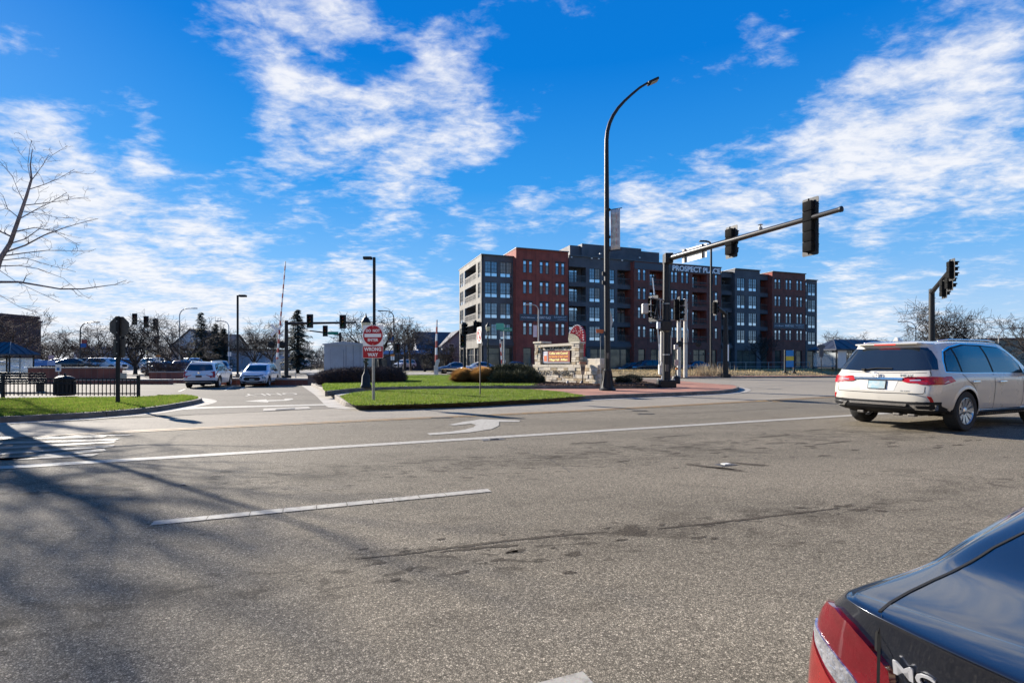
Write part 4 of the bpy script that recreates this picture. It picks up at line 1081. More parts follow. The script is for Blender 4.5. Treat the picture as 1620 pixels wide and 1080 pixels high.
# orange hand placard
t = thing('orange_placard', 'small orange flag placard beside the tall lamp', 'placard', (LX - .28, LY + .1, .15))
MB().tube([(0, 0, 0), (0, 0, hgt(531, LY) - .15)], .015, 6).build('stake', STEEL, t)
MB().prism([(-.19, 0, hgt(526, LY) - .15), (.12, 0, hgt(527, LY) - .15), (.14, 0, hgt(521, LY) - .15), (-.2, 0, hgt(520, LY) - .15)], (0, .02, 0)).build('flag', mat('placard_orange', (.5, .13, .04), .6), t)

# --- traffic signal pieces
LENS = {c: mat('signal_lens_' + c, v, .25) for c, v in (('red', (.16, .01, .01)), ('amber', (.2, .09, .01)), ('green', (.01, .12, .06)))}
GREYB = mat('backplate_black', (.03, .03, .03), .55, var=.2, scale=6)
def signal(parent, loc, rz, n=3, size=.34, plate_on=True, name='signal_head'):
    """signal head facing local -y; part of its pole, with lenses and visors as sub-parts"""
    M = Matrix.Translation(loc) @ Matrix.Rotation(rz, 4, 'Z'); h = n * size
    mb = MB()
    for i in range(n): mb.bbox((0, .10, (i - (n - 1) / 2) * size), (size * .98, .22, size * .97), .03, M)
    mb.tube([M @ Vector((0, .1, -h / 2 - .1)), M @ Vector((0, .1, h / 2 + .1))], .025, 6)
    SIGM = mat('signal_black', (.012, .012, .012), .9, var=.2, scale=5, spec=.06)
    hd = mb.build(name, SIGM, parent, smooth=40)
    if plate_on:
        MB().prism([M @ Vector((x, .0, z)) for x, z in rrect(size + .26, h + .26, .05)], M.to_3x3() @ Vector((0, .012, 0))).build('backplate', GREYB, hd)
    for i in range(n):
        z = ((n - 1) / 2 - i) * size
        c = ['red', 'amber', 'green', 'amber', 'green'][i]
        MB().lathe([(.001, .02), (size * .30, .0), (size * .42, -.012)][::-1], 14, M=M @ Matrix.Translation((0, -.01, z)) @ Matrix.Rotation(PI / 2, 4, 'X')).build('lens', LENS[c], hd)
        vs = []; fs = []; m_ = 14
        for q in range(m_ + 1):
            a = R(-35) + R(250) * q / m_
            for dpt, rr in ((0.0, .47), (-.28 if 30 < math.degrees(a) < 150 else -.2, .46)):
                vs.append((math.cos(a) * size * rr, dpt - .005, z + math.sin(a) * size * rr))
        fs = [(q * 2, q * 2 + 1, q * 2 + 3, q * 2 + 2) for q in range(m_)]
        v = MB().add(vs, fs, M).build('visor', SIGM, hd, smooth=True)
        md = v.modifiers.new('thick', 'SOLIDIFY'); md.thickness = .008
    return hd
# --- near mast arm with two heads over the road
bp_ = G(1054, 612.2, .15); Y = bp_.y
t = thing('traffic_signal', 'black mast arm traffic signal reaching over the road with two heads seen from behind', 'traffic signal', bp_)
MA = t; top = hgt(404, Y) - .15
MB().bbox((-.02, -.185, .95), (.16, .03, .34), .01).build('hand_hole_cover', IRON, t)
for sx_ in (-.3, .3):
    for sy_ in (-.3, .3): MB().lathe([(.035, .34), (.035, .40), (.02, .42)], 8, (sx_, sy_, 0)).build('anchor_bolt', STEEL, t)
for z_ in (1.6, 2.75, 4.1): MB().lathe([(.188, -.02), (.188, .02)], 14, (0, 0, z_)).build('strap', STEEL, t)
MB().tube([(.17, -.1, .4), (.17, -.1, 3.2), (.16, -.1, 5.9)], .018, 5).build('cable', BLK, t)
MB().bbox((0, 0, .17), (.78, .78, .36), .04).build('base', BLK, t)
MB().tube([(0, 0, .3), (0, 0, top)], [.19, .15], 14).lathe([(.16, 0), (.165, .05), (.1, .12), (.02, .15)], 12, (0, 0, top - .03)).build('pole', BLK, t, smooth=40)
A0 = Vector((bp_.x, bp_.y, 6.45)); A1 = Vector((11.05, 17.2, 6.50))
loc = lambda v: Vector(v) - bp_
def arm_at(px):
    a = (px - CX) / F
    return A0.lerp(A1, (a * A0.y - A0.x) / ((A1.x - A0.x) - a * (A1.y - A0.y)))
MB().tube([loc(A0), loc(A0.lerp(A1, .5)), loc(A1)], [.145, .115, .085], 14).build('mast_arm', mat('arm_paint', (.055, .052, .05), .3, .4), t, smooth=40)
MB().lathe([(.1, -.03), (.105, .03), (.04, .06)], 12, M=Matrix.Translation(loc(A1)) @ (A1 - A0).to_track_quat('Z', 'Y').to_matrix().to_4x4()).build('arm_cap', BLK, t, smooth=40)
MB().bbox(loc(A0) + Vector((.05, -.1, 0)), (.4, .5, .5), .04).build('arm_flange', BLK, t)
face_r = R(90 + 24)       # heads face along the road to the right
q = arm_at(1277); signal(t, loc(Vector((q.x + .12, q.y, hgt(359, q.y)))), face_r, 5, .36)
q = arm_at(1153); signal(t, loc(Vector((q.x + .12, q.y, hgt(383, q.y)))), face_r, 3, .36)
q = arm_at(1098)
sb = MB().prism([loc(Vector((q.x, q.y, hgt(401, q.y)))) + Vector((x * .40, x * -.93, z)) for x, z in rrect(1.55, .62, .03)], (.93 * .01, .4 * .01, 0)).build('street_name_plate', mat('pale_sign_back', (.62, .60, .54), .5), t)
for dx in (-.55, .55): MB().box(loc(Vector((q.x, q.y, hgt(401, q.y)))) + Vector((dx * .40 - .03, dx * -.93, .0)), (.05, .05, .62)).build('bracket', BLK, sb)
q = arm_at(1203)
MB().lathe([(.05, .08), (.075, .12), (.075, .2), (.03, .22), (.03, .27), (.1, .29), (.02, .33)], 10, loc(Vector((q.x, q.y, q.z)))).build('detector', mat('detector_grey', (.3, .3, .29), .5), t, smooth=40)
# side heads, pedestrian box and controls on the pole
kk = Y / F
zt = lambda py: hgt(py, Y) - .15
GRH = mat('signal_grey', (.36, .35, .33), .5, .3)
hd = signal(t, (-.62, .05, zt(488)), R(-58), 3, .34)
f = MB()
for (x, z) in ((-.72, zt(470)), (-.34, zt(473)), (-.72, zt(503)), (-.34, zt(505))): f.box((x, -.06, z), (.05, .05, .05))
f.tube([(-.78, -.1, zt(471)), (-.34, -.12, zt(474)), (-.32, -.12, zt(504)), (-.78, -.1, zt(500)), (-.78, -.1, zt(471))], .035, 6)
f.tube([(-.62, -.1, zt(503)), (-.5, -.1, zt(483)), (-.42, -.1, zt(503))], .03, 6)
f.build('guard_frame', GRH, t)
MB().bbox((-1.02, .1, zt(488)), (.3, .3, .5), .05).build('camera_housing', GRH, t)
hd = signal(t, (.62, .02, zt(490)), R(82), 3, .34)
for z in (zt(474), zt(506)): MB().tube([(0, 0, z), (-.55, .05, z)], .03, 6).tube([(0, 0, z), (.95, .02, z)], .03, 6).build('bracket', GRH, t)
MB().bbox((.95, .05, zt(490)), (.16, .2, 1.1), .03).build('side_plate', GRH, t)
MB().bbox((-.05, -.16, zt(516)), (.5, .3, .5), .04).build('control_box', BLK, t)
MB().bbox((-.4, -.1, zt(515)), (.18, .22, .34), .04).build('camera_housing', mat('pale_blue_box', (.42, .47, .5), .5), t)
MB().bbox((-.2, .1, zt(548)), (.1, .16, 1.5), .02).build('cable_cover', GRH, t)
MB().bbox((.24, .1, zt(545)), (.09, .12, .9), .02).build('cable_cover', GRH, t)
# push-button post
p = G(1069.5, 606.6, .15)
t = thing('push_button_post', 'black pedestrian button post with pale plate and orange button beside the mast pole', 'signal post', p)
MB().lathe([(.24, 0), (.24, .35), (.2, .42), (.08, .45), (.06, .5)], 12).build('base', BLK, t, smooth=40)
MB().tube([(0, 0, .4), (0, 0, hgt(548, p.y) - .15)], .05, 8).build('post', BLK, t, smooth=40)
MB().bbox((.0, -.09, hgt(573.5, p.y) - .15), (.22, .03, .34), .01).build('plate', mat('pink_plate', (.46, .36, .30), .6), t)
MB().bbox((.02, -.09, hgt(583, p.y) - .15), (.14, .08, .12), .02).build('button', ORNG, t)
MB().bbox((0, 0, hgt(549, p.y) - .15), (.22, .2, .28), .03).build('head', GRH, t)

# --- generic far cobra-head / shoebox lamps and masts
def lamp_curve(px, ptop, parm, Y, label, m=STEEL, banner=None, base_z=0.0, r=.09, arm_z=None, group=None):
    """pole with an arm that bends over to photo column parm"""
    p = Vector((xat(px, Y), Y, base_z)); k = Y / F
    t = thing('street_lamp', label, 'street lamp', p, 0, group)
    zt_ = hgt(ptop, Y) - base_z; dx = (parm - px) * k; s = math.copysign(1, dx); rr = min(abs(dx) * .5, 1.6)
    pts = [(0, 0, 0), (0, 0, zt_ - rr)] + [(s * (rr - rr * math.cos(a)), 0, zt_ - rr + rr * math.sin(a)) for a in (R(22), R(45), R(68), R(90))] + [(dx, 0, zt_ + .05)]
    MB().tube(pts, [r, r * .8] + [r * .7] * 5, 8).build('pole', m, t, smooth=40)
    MB().bbox((dx, 0, zt_ + .03), (.7, .28, .14), .05).build('lamp_head', m, t, smooth=40)
    if banner:
        b0, b1, mm = banner
        za, zb = hgt(b1, Y) - base_z, hgt(b0, Y) - base_z
        MB().box((s * .5, 0, (za + zb) / 2), (.7, .02, zb - za)).build('banner', mm, t)
        MB().box((s * .42, -.015, za + (zb - za) * .28), (.75, .03, (zb - za) * .5)).build('banner_field', SBLU, t)
    return t
BRED = mat('banner_red', (.35, .07, .05), .7)
lamp_curve(127, 510, 153, 66, 'curved lamp with red and blue banner past the octagonal sign', DKB, (537, 550, BRED))
lamp_curve(284, 488, 308, 72, 'curved grey street lamp rising through the bare tree near the spruces', STEEL)
lamp_curve(362, 508, 344, 82, 'curved grey lamp behind the tall dark lamp pole', STEEL)
lamp_curve(623, 492, 602, 72, 'curved lamp with red banner right of the WRONG WAY plate', DKB, (525, 541, BRED))
lamp_curve(852, 482, 834, 62, 'slim curved grey lamp with pink banner in front of the red brick bay', GRH)
lamp_curve(1125, 382, 1112, 50, 'black curved street lamp crossing the white roof lettering', BLK, r=.13)
lamp_curve(1449, 509, 1424, 90, 'pale curved street lamp left of the spreading bare tree behind the car', GRH)
lamp_curve(1580, 519, 1612, 70, 'thin street lamp at the edge of the tan stone building', GRH)
pk = thing('hanging_banner', 'pink and white banner hanging by the slim lamp before the brick bay', 'banner', (xat(851, 62) - .35, 61.8, 0))
MB().box((0, 0, hgt(524, 62)), (.45, .03, 1.4)).build('cloth', mat('pink_cloth', (.6, .35, .45), .7, col2=(.7, .66, .66), scale=.8), pk)
MB().tube([(.3, .1, hgt(516, 62) + .1), (-.2, 0, hgt(516, 62) + .1)], .03, 6).build('arm', GRH, pk)
# tall straight lot lamp
def lot_lamp(px, ptop, pbot, Y, label, fixture, base_z=0.0, r=.09):
    p = Vector((xat(px, Y), Y, base_z)); t = thing('lot_lamp', label, 'lamp post', p)
    z = hgt(ptop, Y) - base_z
    MB().bbox((0, 0, z / 2), (r * 2, r * 2, z), .02).build('pole', BLK, t)
    MB().lathe([(r * 2.6, 0), (r * 2.6, .5), (r * 1.5, .55)], 12).build('base', CONC, t)
    for s in fixture: MB().bbox((s * .38, 0, z - .05), (.5, .3, .16), .03).build('lamp_head', BLK, t)
    return t
lot_lamp(376, 467, 590, 38, 'tall black lot lamp behind the two parked white SUVs', [1], r=.058)
p = G(592, 612, .29)
lot_lamp(592, 407, 612, 30, 'tall dark square lamp pole behind the DO NOT ENTER sign', [-1], .29, .072)
# Victorian lamps
def victorian(px, pbase, ptop, base_z, label, Y=None, garland=True):
    p = G(px, pbase, base_z) if Y is None else Vector((xat(px, Y), Y, base_z)); Y = p.y; k = Y / F
    t = thing('post_lantern', label, 'street lamp', p); z = hgt(ptop, Y) - base_z
    MB().lathe([(.24, 0), (.24, .08), (.2, .14), (.17, .5), (.1, .62), (.08, .72), (.055, .8)], 12).build('base', BLK, t, smooth=40)
    MB().tube([(0, 0, .75), (0, 0, z - .75)], [.055, .042], 10).build('pole', BLK, t, smooth=40)
    MB().lathe([(.08, z - .78), (.12, z - .72), (.10, z - .68)], 12).build('collar', BLK, t, smooth=40)
    MB().lathe([(.10, z - .68), (.16, z - .58), (.19, z - .34), (.185, z - .3)], 14).build('lantern_glass', mat('lantern_glass', (.62, .55, .36), .35, var=.15, scale=6), t, smooth=40)
    MB().lathe([(.20, z - .31), (.2, z - .28), (.12, z - .12), (.05, z - .06), (.03, z + .0), (.015, z + .1)], 14).build('lantern_cap', BLK, t, smooth=40)
    if garland:
        r2 = random.Random(px); mb = MB(); pts = []
        for i in range(90):
            a = i * .42; zz_ = 1.0 + (z - 2.0) * i / 90; pts.append(Vector((math.cos(a) * .075, math.sin(a) * .075, zz_)))
        for c in pts:
            for q in range(7):
                d = Vector((r2.uniform(-1, 1), r2.uniform(-1, 1), r2.uniform(-1, 1))).normalized() * r2.uniform(.05, .12); w = d.orthogonal().normalized() * .012
                mb.add([c - w, c + w, c + d], [(0, 1, 2)])
        mb.build('garland', mat('garland_green', (.03, .06, .02), .8, col2=(.07, .09, .03), scale=8), t)
    return t
victorian(579, 612.8, 499, .29, 'black post lantern wound with a green garland left of the WRONG WAY plate')
victorian(772, 0, 511, .0, 'post lantern with garland in front of the corner of the apartment block', Y=44)
victorian(233, 0, 549, .0, 'small black post lantern among the parked cars', Y=52, garland=False)

# --- far traffic signals
def mast(px, ptop, parm, parm_y, Y, Yarm, heads, label, size=.34, rz=0.0, m=BLK, base_z=0.0, extra=None, r=.14):
    p = Vector((xat(px, Y), Y, base_z)); t = thing('traffic_signal', label, 'traffic signal', p)
    z = hgt(ptop, Y) - base_z
    MB().bbox((0, 0, .15), (.6, .6, .3), .03).build('base', m, t)
    MB().tube([(0, 0, 0), (0, 0, z)], [r * 1.15, r * .9], 10).build('pole', m, t, smooth=40)
    e = Vector((xat(parm, Yarm), Yarm, hgt(parm_y, Yarm))) - p; s_ = Vector((0, 0, z - .25))
    MB().tube([s_, s_.lerp(e, .5), e], [r * .8, r * .65, r * .5], 8).build('mast_arm', m, t, smooth=40)
    for (hx, hy, n, fz) in heads:
        a = (hx - CX) / F; S_ = s_ + p; E_ = e + p
        den = (E_.x - S_.x) - a * (E_.y - S_.y); tt = (a * S_.y - S_.x) / den if abs(den) > 1e-6 else .5
        q = S_.lerp(E_, max(0, min(1.05, tt)))
        signal(t, Vector((q.x, q.y - .1, hgt(hy, q.y))) - p, fz, n, size)
    if extra: extra(t, p)
    return t
def gs(lbl, px, py, Y, w, h, m=SGRN):
    def f(t, p):
        o = MB().prism([Vector((xat(px, Y) + x, Y - .2, hgt(py, Y) + z)) - p for x, z in rrect(w, h, .03)], (0, .02, 0)).build('street_name_plate', m, t)
        if lbl:
            text('lettering', lbl, h * .62, SWHT, o, upright(Vector((xat(px, Y), Y - .212, hgt(py, Y))) - p), .003)
    return f
mast(453, 507, 562, 510, 43, 43, [(491, 508, 3, 0), (543, 509, 3, 0)], 'black mast arm signal over the brick wall left of the shed', .30, r=.15)
mast(538, 526, 490, 523, 60, 60, [(515, 523.5, 3, 0)], 'farther mast arm signal carrying a green street name plate', .34, extra=gs('', 528, 527, 60, 1.2, .34))
mast(1474, 457, 1502, 428, 35.7, 28.3, [(1511, 427, 3, R(75)), (1501, 444, 3, R(75)), (1492, 457, 3, R(75))], 'mast arm signal rising behind the white car roof with three heads facing away', .30, r=.19)
mast(250, 520, 214, 505, 66, 64, [(214, 505, 3, 0), (232, 509, 3, 0), (247, 513, 3, 0), (248, 540, 3, 0)], 'dark mast arm signal hanging in front of the bare tree left of the spruces', .40, r=.1)
mast(735, 519, 733, 521, 42, 42, [(733, 539, 3, R(-25)), (744, 521, 3, R(60))], 'dark corner signal pole with clustered heads before the apartment block', .30, r=.11)
mast(758, 511, 752, 514, 46, 46, [(753, 516, 3, R(80)), (763, 517, 3, R(-80))], 'second corner signal pole behind the round prohibition sign', .28, r=.07)
mast(630, 540, 628, 546, 56, 56, [(626, 551, 3, 0), (634, 551, 3, R(30))], 'small twin signal on a short pole right of the hedge', .30, r=.07)
mast(1148, 492, 1132, 483, 42, 40, [(1131, 487, 3, R(100))], 'black signal pole with a short arm in front of the charcoal bay', .3, r=.19, base_z=.15, extra=lambda t, p: MB().bbox((.12, -.22, hgt(558, 42) - .15), (.1, .02, 1.35), .01).build('notice_plate', SWHT, t))
# green street name plates at the corner
Yg = 44.5
t = thing('street_name_sign', 'two green street name plates on a grey pole with a long bracket', 'street sign', (xat(797.5, Yg), Yg, 0))
MB().tube([(0, 0, 0), (0, 0, hgt(513, Yg))], .06, 8).build('pole', GRH, t, smooth=40)
MB().tube([(0, 0, hgt(516.5, Yg)), (-1.3, 0, hgt(516.5, Yg))], .03, 6).build('bracket', GRH, t)
x0 = xat(797, Yg)
o = MB().prism([(xat(800.5, Yg) - x0 + x, -.1, hgt(521.2, Yg) + z) for x, z in rrect(1.0, .31, .03)], (0, .02, 0)).build('name_plate', SGRN, t)
text('lettering', 'Prospect Ave', .19, SWHT, o, upright((xat(800.5, Yg) - x0, -.106, hgt(521.2, Yg))), .003)
MB().prism([(xat(789.5, Yg) - x0 + x, -.14, hgt(516.5, Yg) + z) for x, z in rrect(.58, .56, .04)], (.1, .02, 0)).build('name_plate', mat('sign_green_lit', (.10, .45, .30), .4), t)
MB().prism([(xat(793, Yg) - x0 + x, -.1, hgt(528.5, Yg) + z) for x, z in rrect(.28, .5, .03)], (0, .02, 0)).build('regulation_plate', mat('grey_pink', (.4, .36, .36), .6), t)
# round prohibition sign on a thin post in the front lawn
p = G(758, 625, .15); Y = p.y
t = thing('prohibition_sign', 'round red ringed prohibition sign seen edge-on on a thin post in the lawn', 'road sign', p, R(-68))
zc_ = hgt(530, Y) - .15
MB().bbox((0, .04, (zc_ + .25) / 2), (.045, .035, zc_ + .25), .006).build('post', mat('rusty_post', (.07, .06, .05), .6, .3), t)
o = plate(rrect(.50, .60, .03), zc_, 0).build('plate', SWHT, t)
nn_ = 24; vs = []
for i in range(nn_):
    a = 2 * PI * i / nn_
    for rr in (.235, .185): vs.append((math.cos(a) * rr, -.007, zc_ + math.sin(a) * rr))
MB().add(vs, [(i * 2, (i * 2 + 2) % (2 * nn_), (i * 2 + 3) % (2 * nn_), i * 2 + 1) for i in range(nn_)]).build('red_ring', SRED, o)
MB().box((0, -.009, zc_), (.06, .004, .26), Matrix.Identity(4)).build('arrow', BLK, o)
MB().add([(-.17, -.011, zc_ + .13), (-.13, -.011, zc_ + .17), (.17, -.011, zc_ - .13), (.13, -.011, zc_ - .17)], [(0, 1, 2, 3)]).build('slash', SRED, o)

# --- railway crossing gates
def striped(mb_r, mb_w, a, b, w0, w1, n):
    a, b = Vector(a), Vector(b)
    for i in range(n):
        q0, q1 = a.lerp(b, i / n), a.lerp(b, (i + 1) / n); ww = w0 + (w1 - w0) * i / n
        (mb_r if i % 2 == 0 else mb_w).tube([q0, q1], ww, 4)
GRED = mat('gate_red', (.36, .04, .03), .5)
def gate(px, pbase, ptop, ptx, Y, label, cross=False, mech=True, n=16, base_z=0.0, w=.06, pale=False):
    p = Vector((xat(px, Y), Y, base_z)); t = thing('crossing_gate', label, 'railway gate', p); k = Y / F
    a = Vector((0, -.1, hgt(pbase, Y) - base_z)); b = Vector((xat(ptx, Y) - p.x, -.1, hgt(ptop, Y) - base_z))
    r1, w1_ = MB(), MB(); striped(r1, w1_, a, b, w, w * .55, n)
    r1.build('gate_arm', WPNT if pale else GRED, t); w1_.build('gate_arm_stripe', GRH if pale else WPNT, t)
    if mech:
        MB().bbox((0, 0, .55), (.34, .4, 1.1), .03).build('mechanism', mat('gate_cabinet', (.48, .47, .43), .55, var=.2, scale=4), t)
        MB().prism([(-.1, -.3, 1.0), (.12, -.3, .9), (.36, -.3, 1.5), (.30, -.3, 1.72), (.02, -.3, 1.6)], (0, .14, 0)).build('counterweight', mat('gate_cabinet', (.48, .47, .43), .55), t)
        MB().tube([(-.05, .2, 0), (-.05, .2, 3.8)], .06, 8).build('mast', GRH, t)
        MB().bbox((-.05, .2, .1), (.5, .5, .2), .03).build('foot', CONC, t)
    if cross:
        z = 3.9
        for s in (-1, 1):
            M = Matrix.Translation((-.05, -.02, z)) @ Matrix.Rotation(s * R(45), 4, 'Y'); MB().box((0, s * .006, 0), (1.25, .01, .2), M).build('crossbuck_blade', SWHT, t)
        for s in (-1, 1): MB().lathe([(.02, .1), (.16, .08), (.16, 0), (.28, -.01), (.28, -.03)], 14, M=Matrix.Translation((-.05 + s * .42, -.05, 2.75)) @ Matrix.Rotation(PI / 2, 4, 'X')).build('flasher', BLK, t, smooth=40)
        MB().tube([(-.5, .1, 2.75), (.4, .1, 2.75)], .04, 6).build('flasher_arm', BLK, t)
    return t
gate(439, 572, 414, 452.5, 40, 'tall striped crossing gate with crossbuck beside the pale parked SUV', True, n=22, w=.085)
gate(690, 572, 506, 691.5, 47, 'raised red and white crossing gate on the lawn edge between hedge and brown grass', False, n=6, w=.12)
gate(795, 588, 537, 791, 58, 'slim crossing gate standing in front of the apartment shopfront', False, n=8, w=.09)
gate(1045, 570, 440, 1032, 47, 'pale crossing gate leaning left behind the mast arm pole', False, pale=True, n=5, w=.09, base_z=.1)
# two thick concrete posts with crossbuck right of the mast pole
Yc = 44
for i_, (px, pt, lab) in enumerate(((1074, 508, 'shorter of two pale round steel columns behind the mast pole'), (1084.5, 484, 'taller pale round steel column with crossbuck behind the mast pole'))):
    t = thing('signal_column', lab, 'column', (xat(px, Yc), Yc, .1))
    MB().tube([(0, 0, 0), (0, 0, hgt(pt, Yc))], .17, 12).build('shaft', mat('pale_steel', (.46, .43, .38), .55, .2, var=.15, scale=3), t, smooth=40)
    MB().lathe([(.2, 0), (.2, .06), (.1, .12), (.02, .14)], 12, (0, 0, hgt(pt, Yc))).build('cap', GRH, t, smooth=40)
    if i_:
        for s in (-1, 1):
            M = Matrix.Translation((.12, -.3, hgt(533, Yc))) @ Matrix.Rotation(R(70), 4, 'Z') @ Matrix.Rotation(s * R(60), 4, 'Y'); MB().box((0, s * .006, 0), (1.1, .012, .2), M).build('crossbuck_blade', SWHT, t)
        MB().tube([(-.7, -.2, hgt(545, Yc)), (1.2, -.2, hgt(545, Yc))], .03, 6).build('flasher_arm', BLK, t)
        for x in (-.6, 1.0): MB().lathe([(.02, .1), (.14, .08), (.14, 0), (.26, -.02)], 12, M=Matrix.Translation((x, -.3, hgt(546, Yc))) @ Matrix.Rotation(PI / 2, 4, 'X')).build('flasher', BLK, t, smooth=40)
# --- small delineators, utility pole
for i_, (px, py, pt, lab) in enumerate(((644, 598.5, 592.5, 'thin marker stake at the lawn edge right of the hedge'), (701, 598.5, 592.5, 'thin marker stake just right of the crossing gate foot'), (468, 603, 588, 'dark marker stake in front of the brick wall'), (1047, 601, 594, 'white marker stub at the rear of the mulch bed'))):
    p = Vector((xat(px, 41), 41, hgt(py, 41) - .02)); t = MB().tube([(0, 0, -.1), (0, 0, hgt(pt, 41) - hgt(py, 41))], .035, 6).build('marker_stake', WPNT if i_ == 3 else GRH, None, loc=p); tag(t, lab, 'stake')
Yu = 88
t = thing('utility_pole', 'wooden utility pole with crossarm above the blue shop roof', 'utility pole', (xat(650, Yu), Yu, 0), 0)
WOOD = mat('pole_wood', (.10, .075, .055), .9, var=.3, scale=4)
MB().tube([(.0, 0, 0), (-.55, 0, hgt(519, Yu))], [.2, .13], 8).build('pole', WOOD, t, smooth=40)
MB().box((-.2, 0, hgt(523, Yu)), (1.9, .14, .14)).build('crossarm', WOOD, t)
MB().tube([(.7, 0, hgt(522, Yu)), (.72, 0, hgt(520, Yu))], .07, 6).build('insulator', GRH, t)

# --- brick walls by the station
REDW = brick_mat('wall_brick', (0.26, 0.085, 0.055), (0.19, 0.06, 0.042), (0.2, 0.13, 0.1), .42, .14)
BRK = [REDW, mat('wall_brick_dark', (.16, .055, .04), .85, var=.2, scale=3), mat('wall_brick_mid', (.22, .075, .05), .85, var=.2, scale=3)]
CAP = mat('wall_cap', (.34, .30, .26), .8, var=.2, scale=3)
def brick_wall(a, b, z0, h, label, th=.4, pier=None, rows=True):
    a, b = Vector((a[0], a[1])), Vector((b[0], b[1])); d = b - a; L_ = d.length; rz = math.atan2(d.y, d.x)
    t = thing('brick_wall', label, 'wall', (a.x, a.y, z0), rz)
    MB().box((L_ / 2, 0, h / 2), (L_, th, h)).build('wall_core', REDW, t)
    n = max(1, round(L_ / 1.6))
    for i in range(n): MB().bbox((L_ * (i + .5) / n, 0, h + .05), (L_ / n - .015, th + .1, .1), .012).build('cap_stone', CAP, t)
    if pier: MB().box((L_ + .25, 0, pier / 2), (.55, .55, pier)).build('pier', REDW, t); MB().bbox((L_ + .25, 0, pier + .05), (.65, .65, .1), .012).build('cap_stone', CAP, t)
    return t
Yw = 31
brick_wall((xat(42, 34), 34.3), (xat(190, 34), 34.0), 0, hgt(580.5, 34.0) - .1, 'taller dark red brick wall behind the black fence')
brick_wall((xat(120, 32.3), 32.5), (xat(272, 32.3), 32.2), 0, hgt(599.5, 32.2) - .1, 'low red brick wall running on from the taller wall')
brick_wall((xat(340, 30.6), 31.4), (xat(489, 30.6), 30.8), 0, hgt(599.5, 30.6) - .06, 'low red brick wall with an end pier right of the parked SUVs', pier=hgt(594, 30.6))
brick_wall((xat(240, 33.5), 34.2), (xat(340, 33.5), 33.6), 0, hgt(600, 33.5) - .1, 'low red brick wall half hidden by the parked white SUV')
pl = brick_wall((xat(236, 42), 42.2), (xat(300, 42), 42), 0, .55, 'orange brick planter edge left of the parked white SUV')
# --- black railing along the left lawn
t = thing('railing_fence', 'black metal railing fence along the back of the left lawn', 'fence', (0, 0, 0))
fa, fb = Vector((-34, 18.9)), Vector(G(219, 627.4, .1)[:2]); fd = fb - fa; L_ = fd.length; fd.normalize(); rz = math.atan2(fd.y, fd.x)
hF = hgt(593, fb.y) - .12
def fpt(s, z): return (fa.x + fd.x * s, fa.y + fd.y * s, z)
for z in (.22, hF - .02, hF - .20): MB().tube([fpt(0, z), fpt(L_, z)], .022, 4).build('rail', BLK, t)
pk_m = bpy.data.meshes.new('picket'); _m = MB().box((0, 0, hF / 2 + .07), (.022, .022, hF - .14)); pk_m.from_pydata(_m.v, [], _m.f); pk_m.materials.append(BLK)
s = L_
cnt = 0
while s > 2 and cnt < 150:
    o = bpy.data.objects.new('picket', pk_m); C.objects.link(o); o.parent = t; o.location = fpt(s, 0); o.rotation_euler = (0, 0, rz); s -= .148; cnt += 1
for s in (L_, L_ - 5, L_ - 10): MB().bbox(fpt(s, hF / 2 + .06), (.085, .085, hF + .12), .008).build('post', BLK, t)
# notice plate at the end of the fence
p = Vector(fpt(L_ - .55, 0)); t = thing('notice_sign', 'small pale notice plate hanging on the end of the black railing', 'sign', (p.x, p.y - .05, 0))
MB().prism([(x, 0, hgt(594, p.y) + z) for x, z in rrect(.30, .20, .02)], (0, .01, 0)).build('plate', mat('grey_notice', (.36, .35, .32), .6), t)
# litter bin
p = Vector((xat(99, 20.2), 20.3, .05)); k = p.y / F
t = thing('litter_bin', 'black slatted litter bin with domed lid behind the railing', 'bin', p)
hb = hgt(602, p.y) - .05
MB().lathe([(.26, 0), (.29, .05), (.30, hb - .1), (.31, hb)], 18).build('liner', BLK, t, smooth=40)
for i in range(20):
    a = 2 * PI * i / 20; MB().box((.32 * math.cos(a), .32 * math.sin(a), hb / 2), (.05, .05, hb - .06), Matrix.Identity(4)).build('slat', BLK, t)
MB().lathe([(.34, hb), (.35, hb + .05), (.30, hb + .12), (.16, hb + .19), (.05, hb + .2)], 18).build('lid', BLK, t, smooth=40)
MB().lathe([(.03, hb + .2), (.05, hb + .25), (.02, hb + .3)], 10).build('finial', BLK, t)
# disabled-parking plate in front of the wall
p = Vector((xat(92, 23), 23.0, 0)); t = thing('parking_sign', 'white plate with a blue parking symbol above the litter bin', 'sign', p)
MB().tube([(0, .03, 0), (0, .03, hgt(577, p.y))], .02, 6).build('post', GRH, t)
o = plate(rrect(.26, .32, .02), hgt(582, p.y), 0).build('plate', SWHT, t); plate(rrect(.13, .13, .01), hgt(583.5, p.y), -.006).build('symbol_field', SBLU, o)
# benches-like horizontal boards by the shelter
t = thing('bench', 'dark slatted bench behind the railing near the bus shelter', 'bench', (xat(34, 24), 24, 0), R(4))
for i in range(4): MB().box((0, .1 - i * .03, .48 + i * .12), (2.1, .03, .09)).build('slat', BLK, t)
for i in range(3): MB().box((0, -.1 - i * .13, .44), (2.1, .1, .03)).build('slat', BLK, t)
for x in (-.95, .95): MB().box((x, -.15, .22), (.06, .4, .44)).build('leg', BLK, t); MB().box((x, -.2, .62), (.05, .45, .04)).build('armrest', BLK, t)

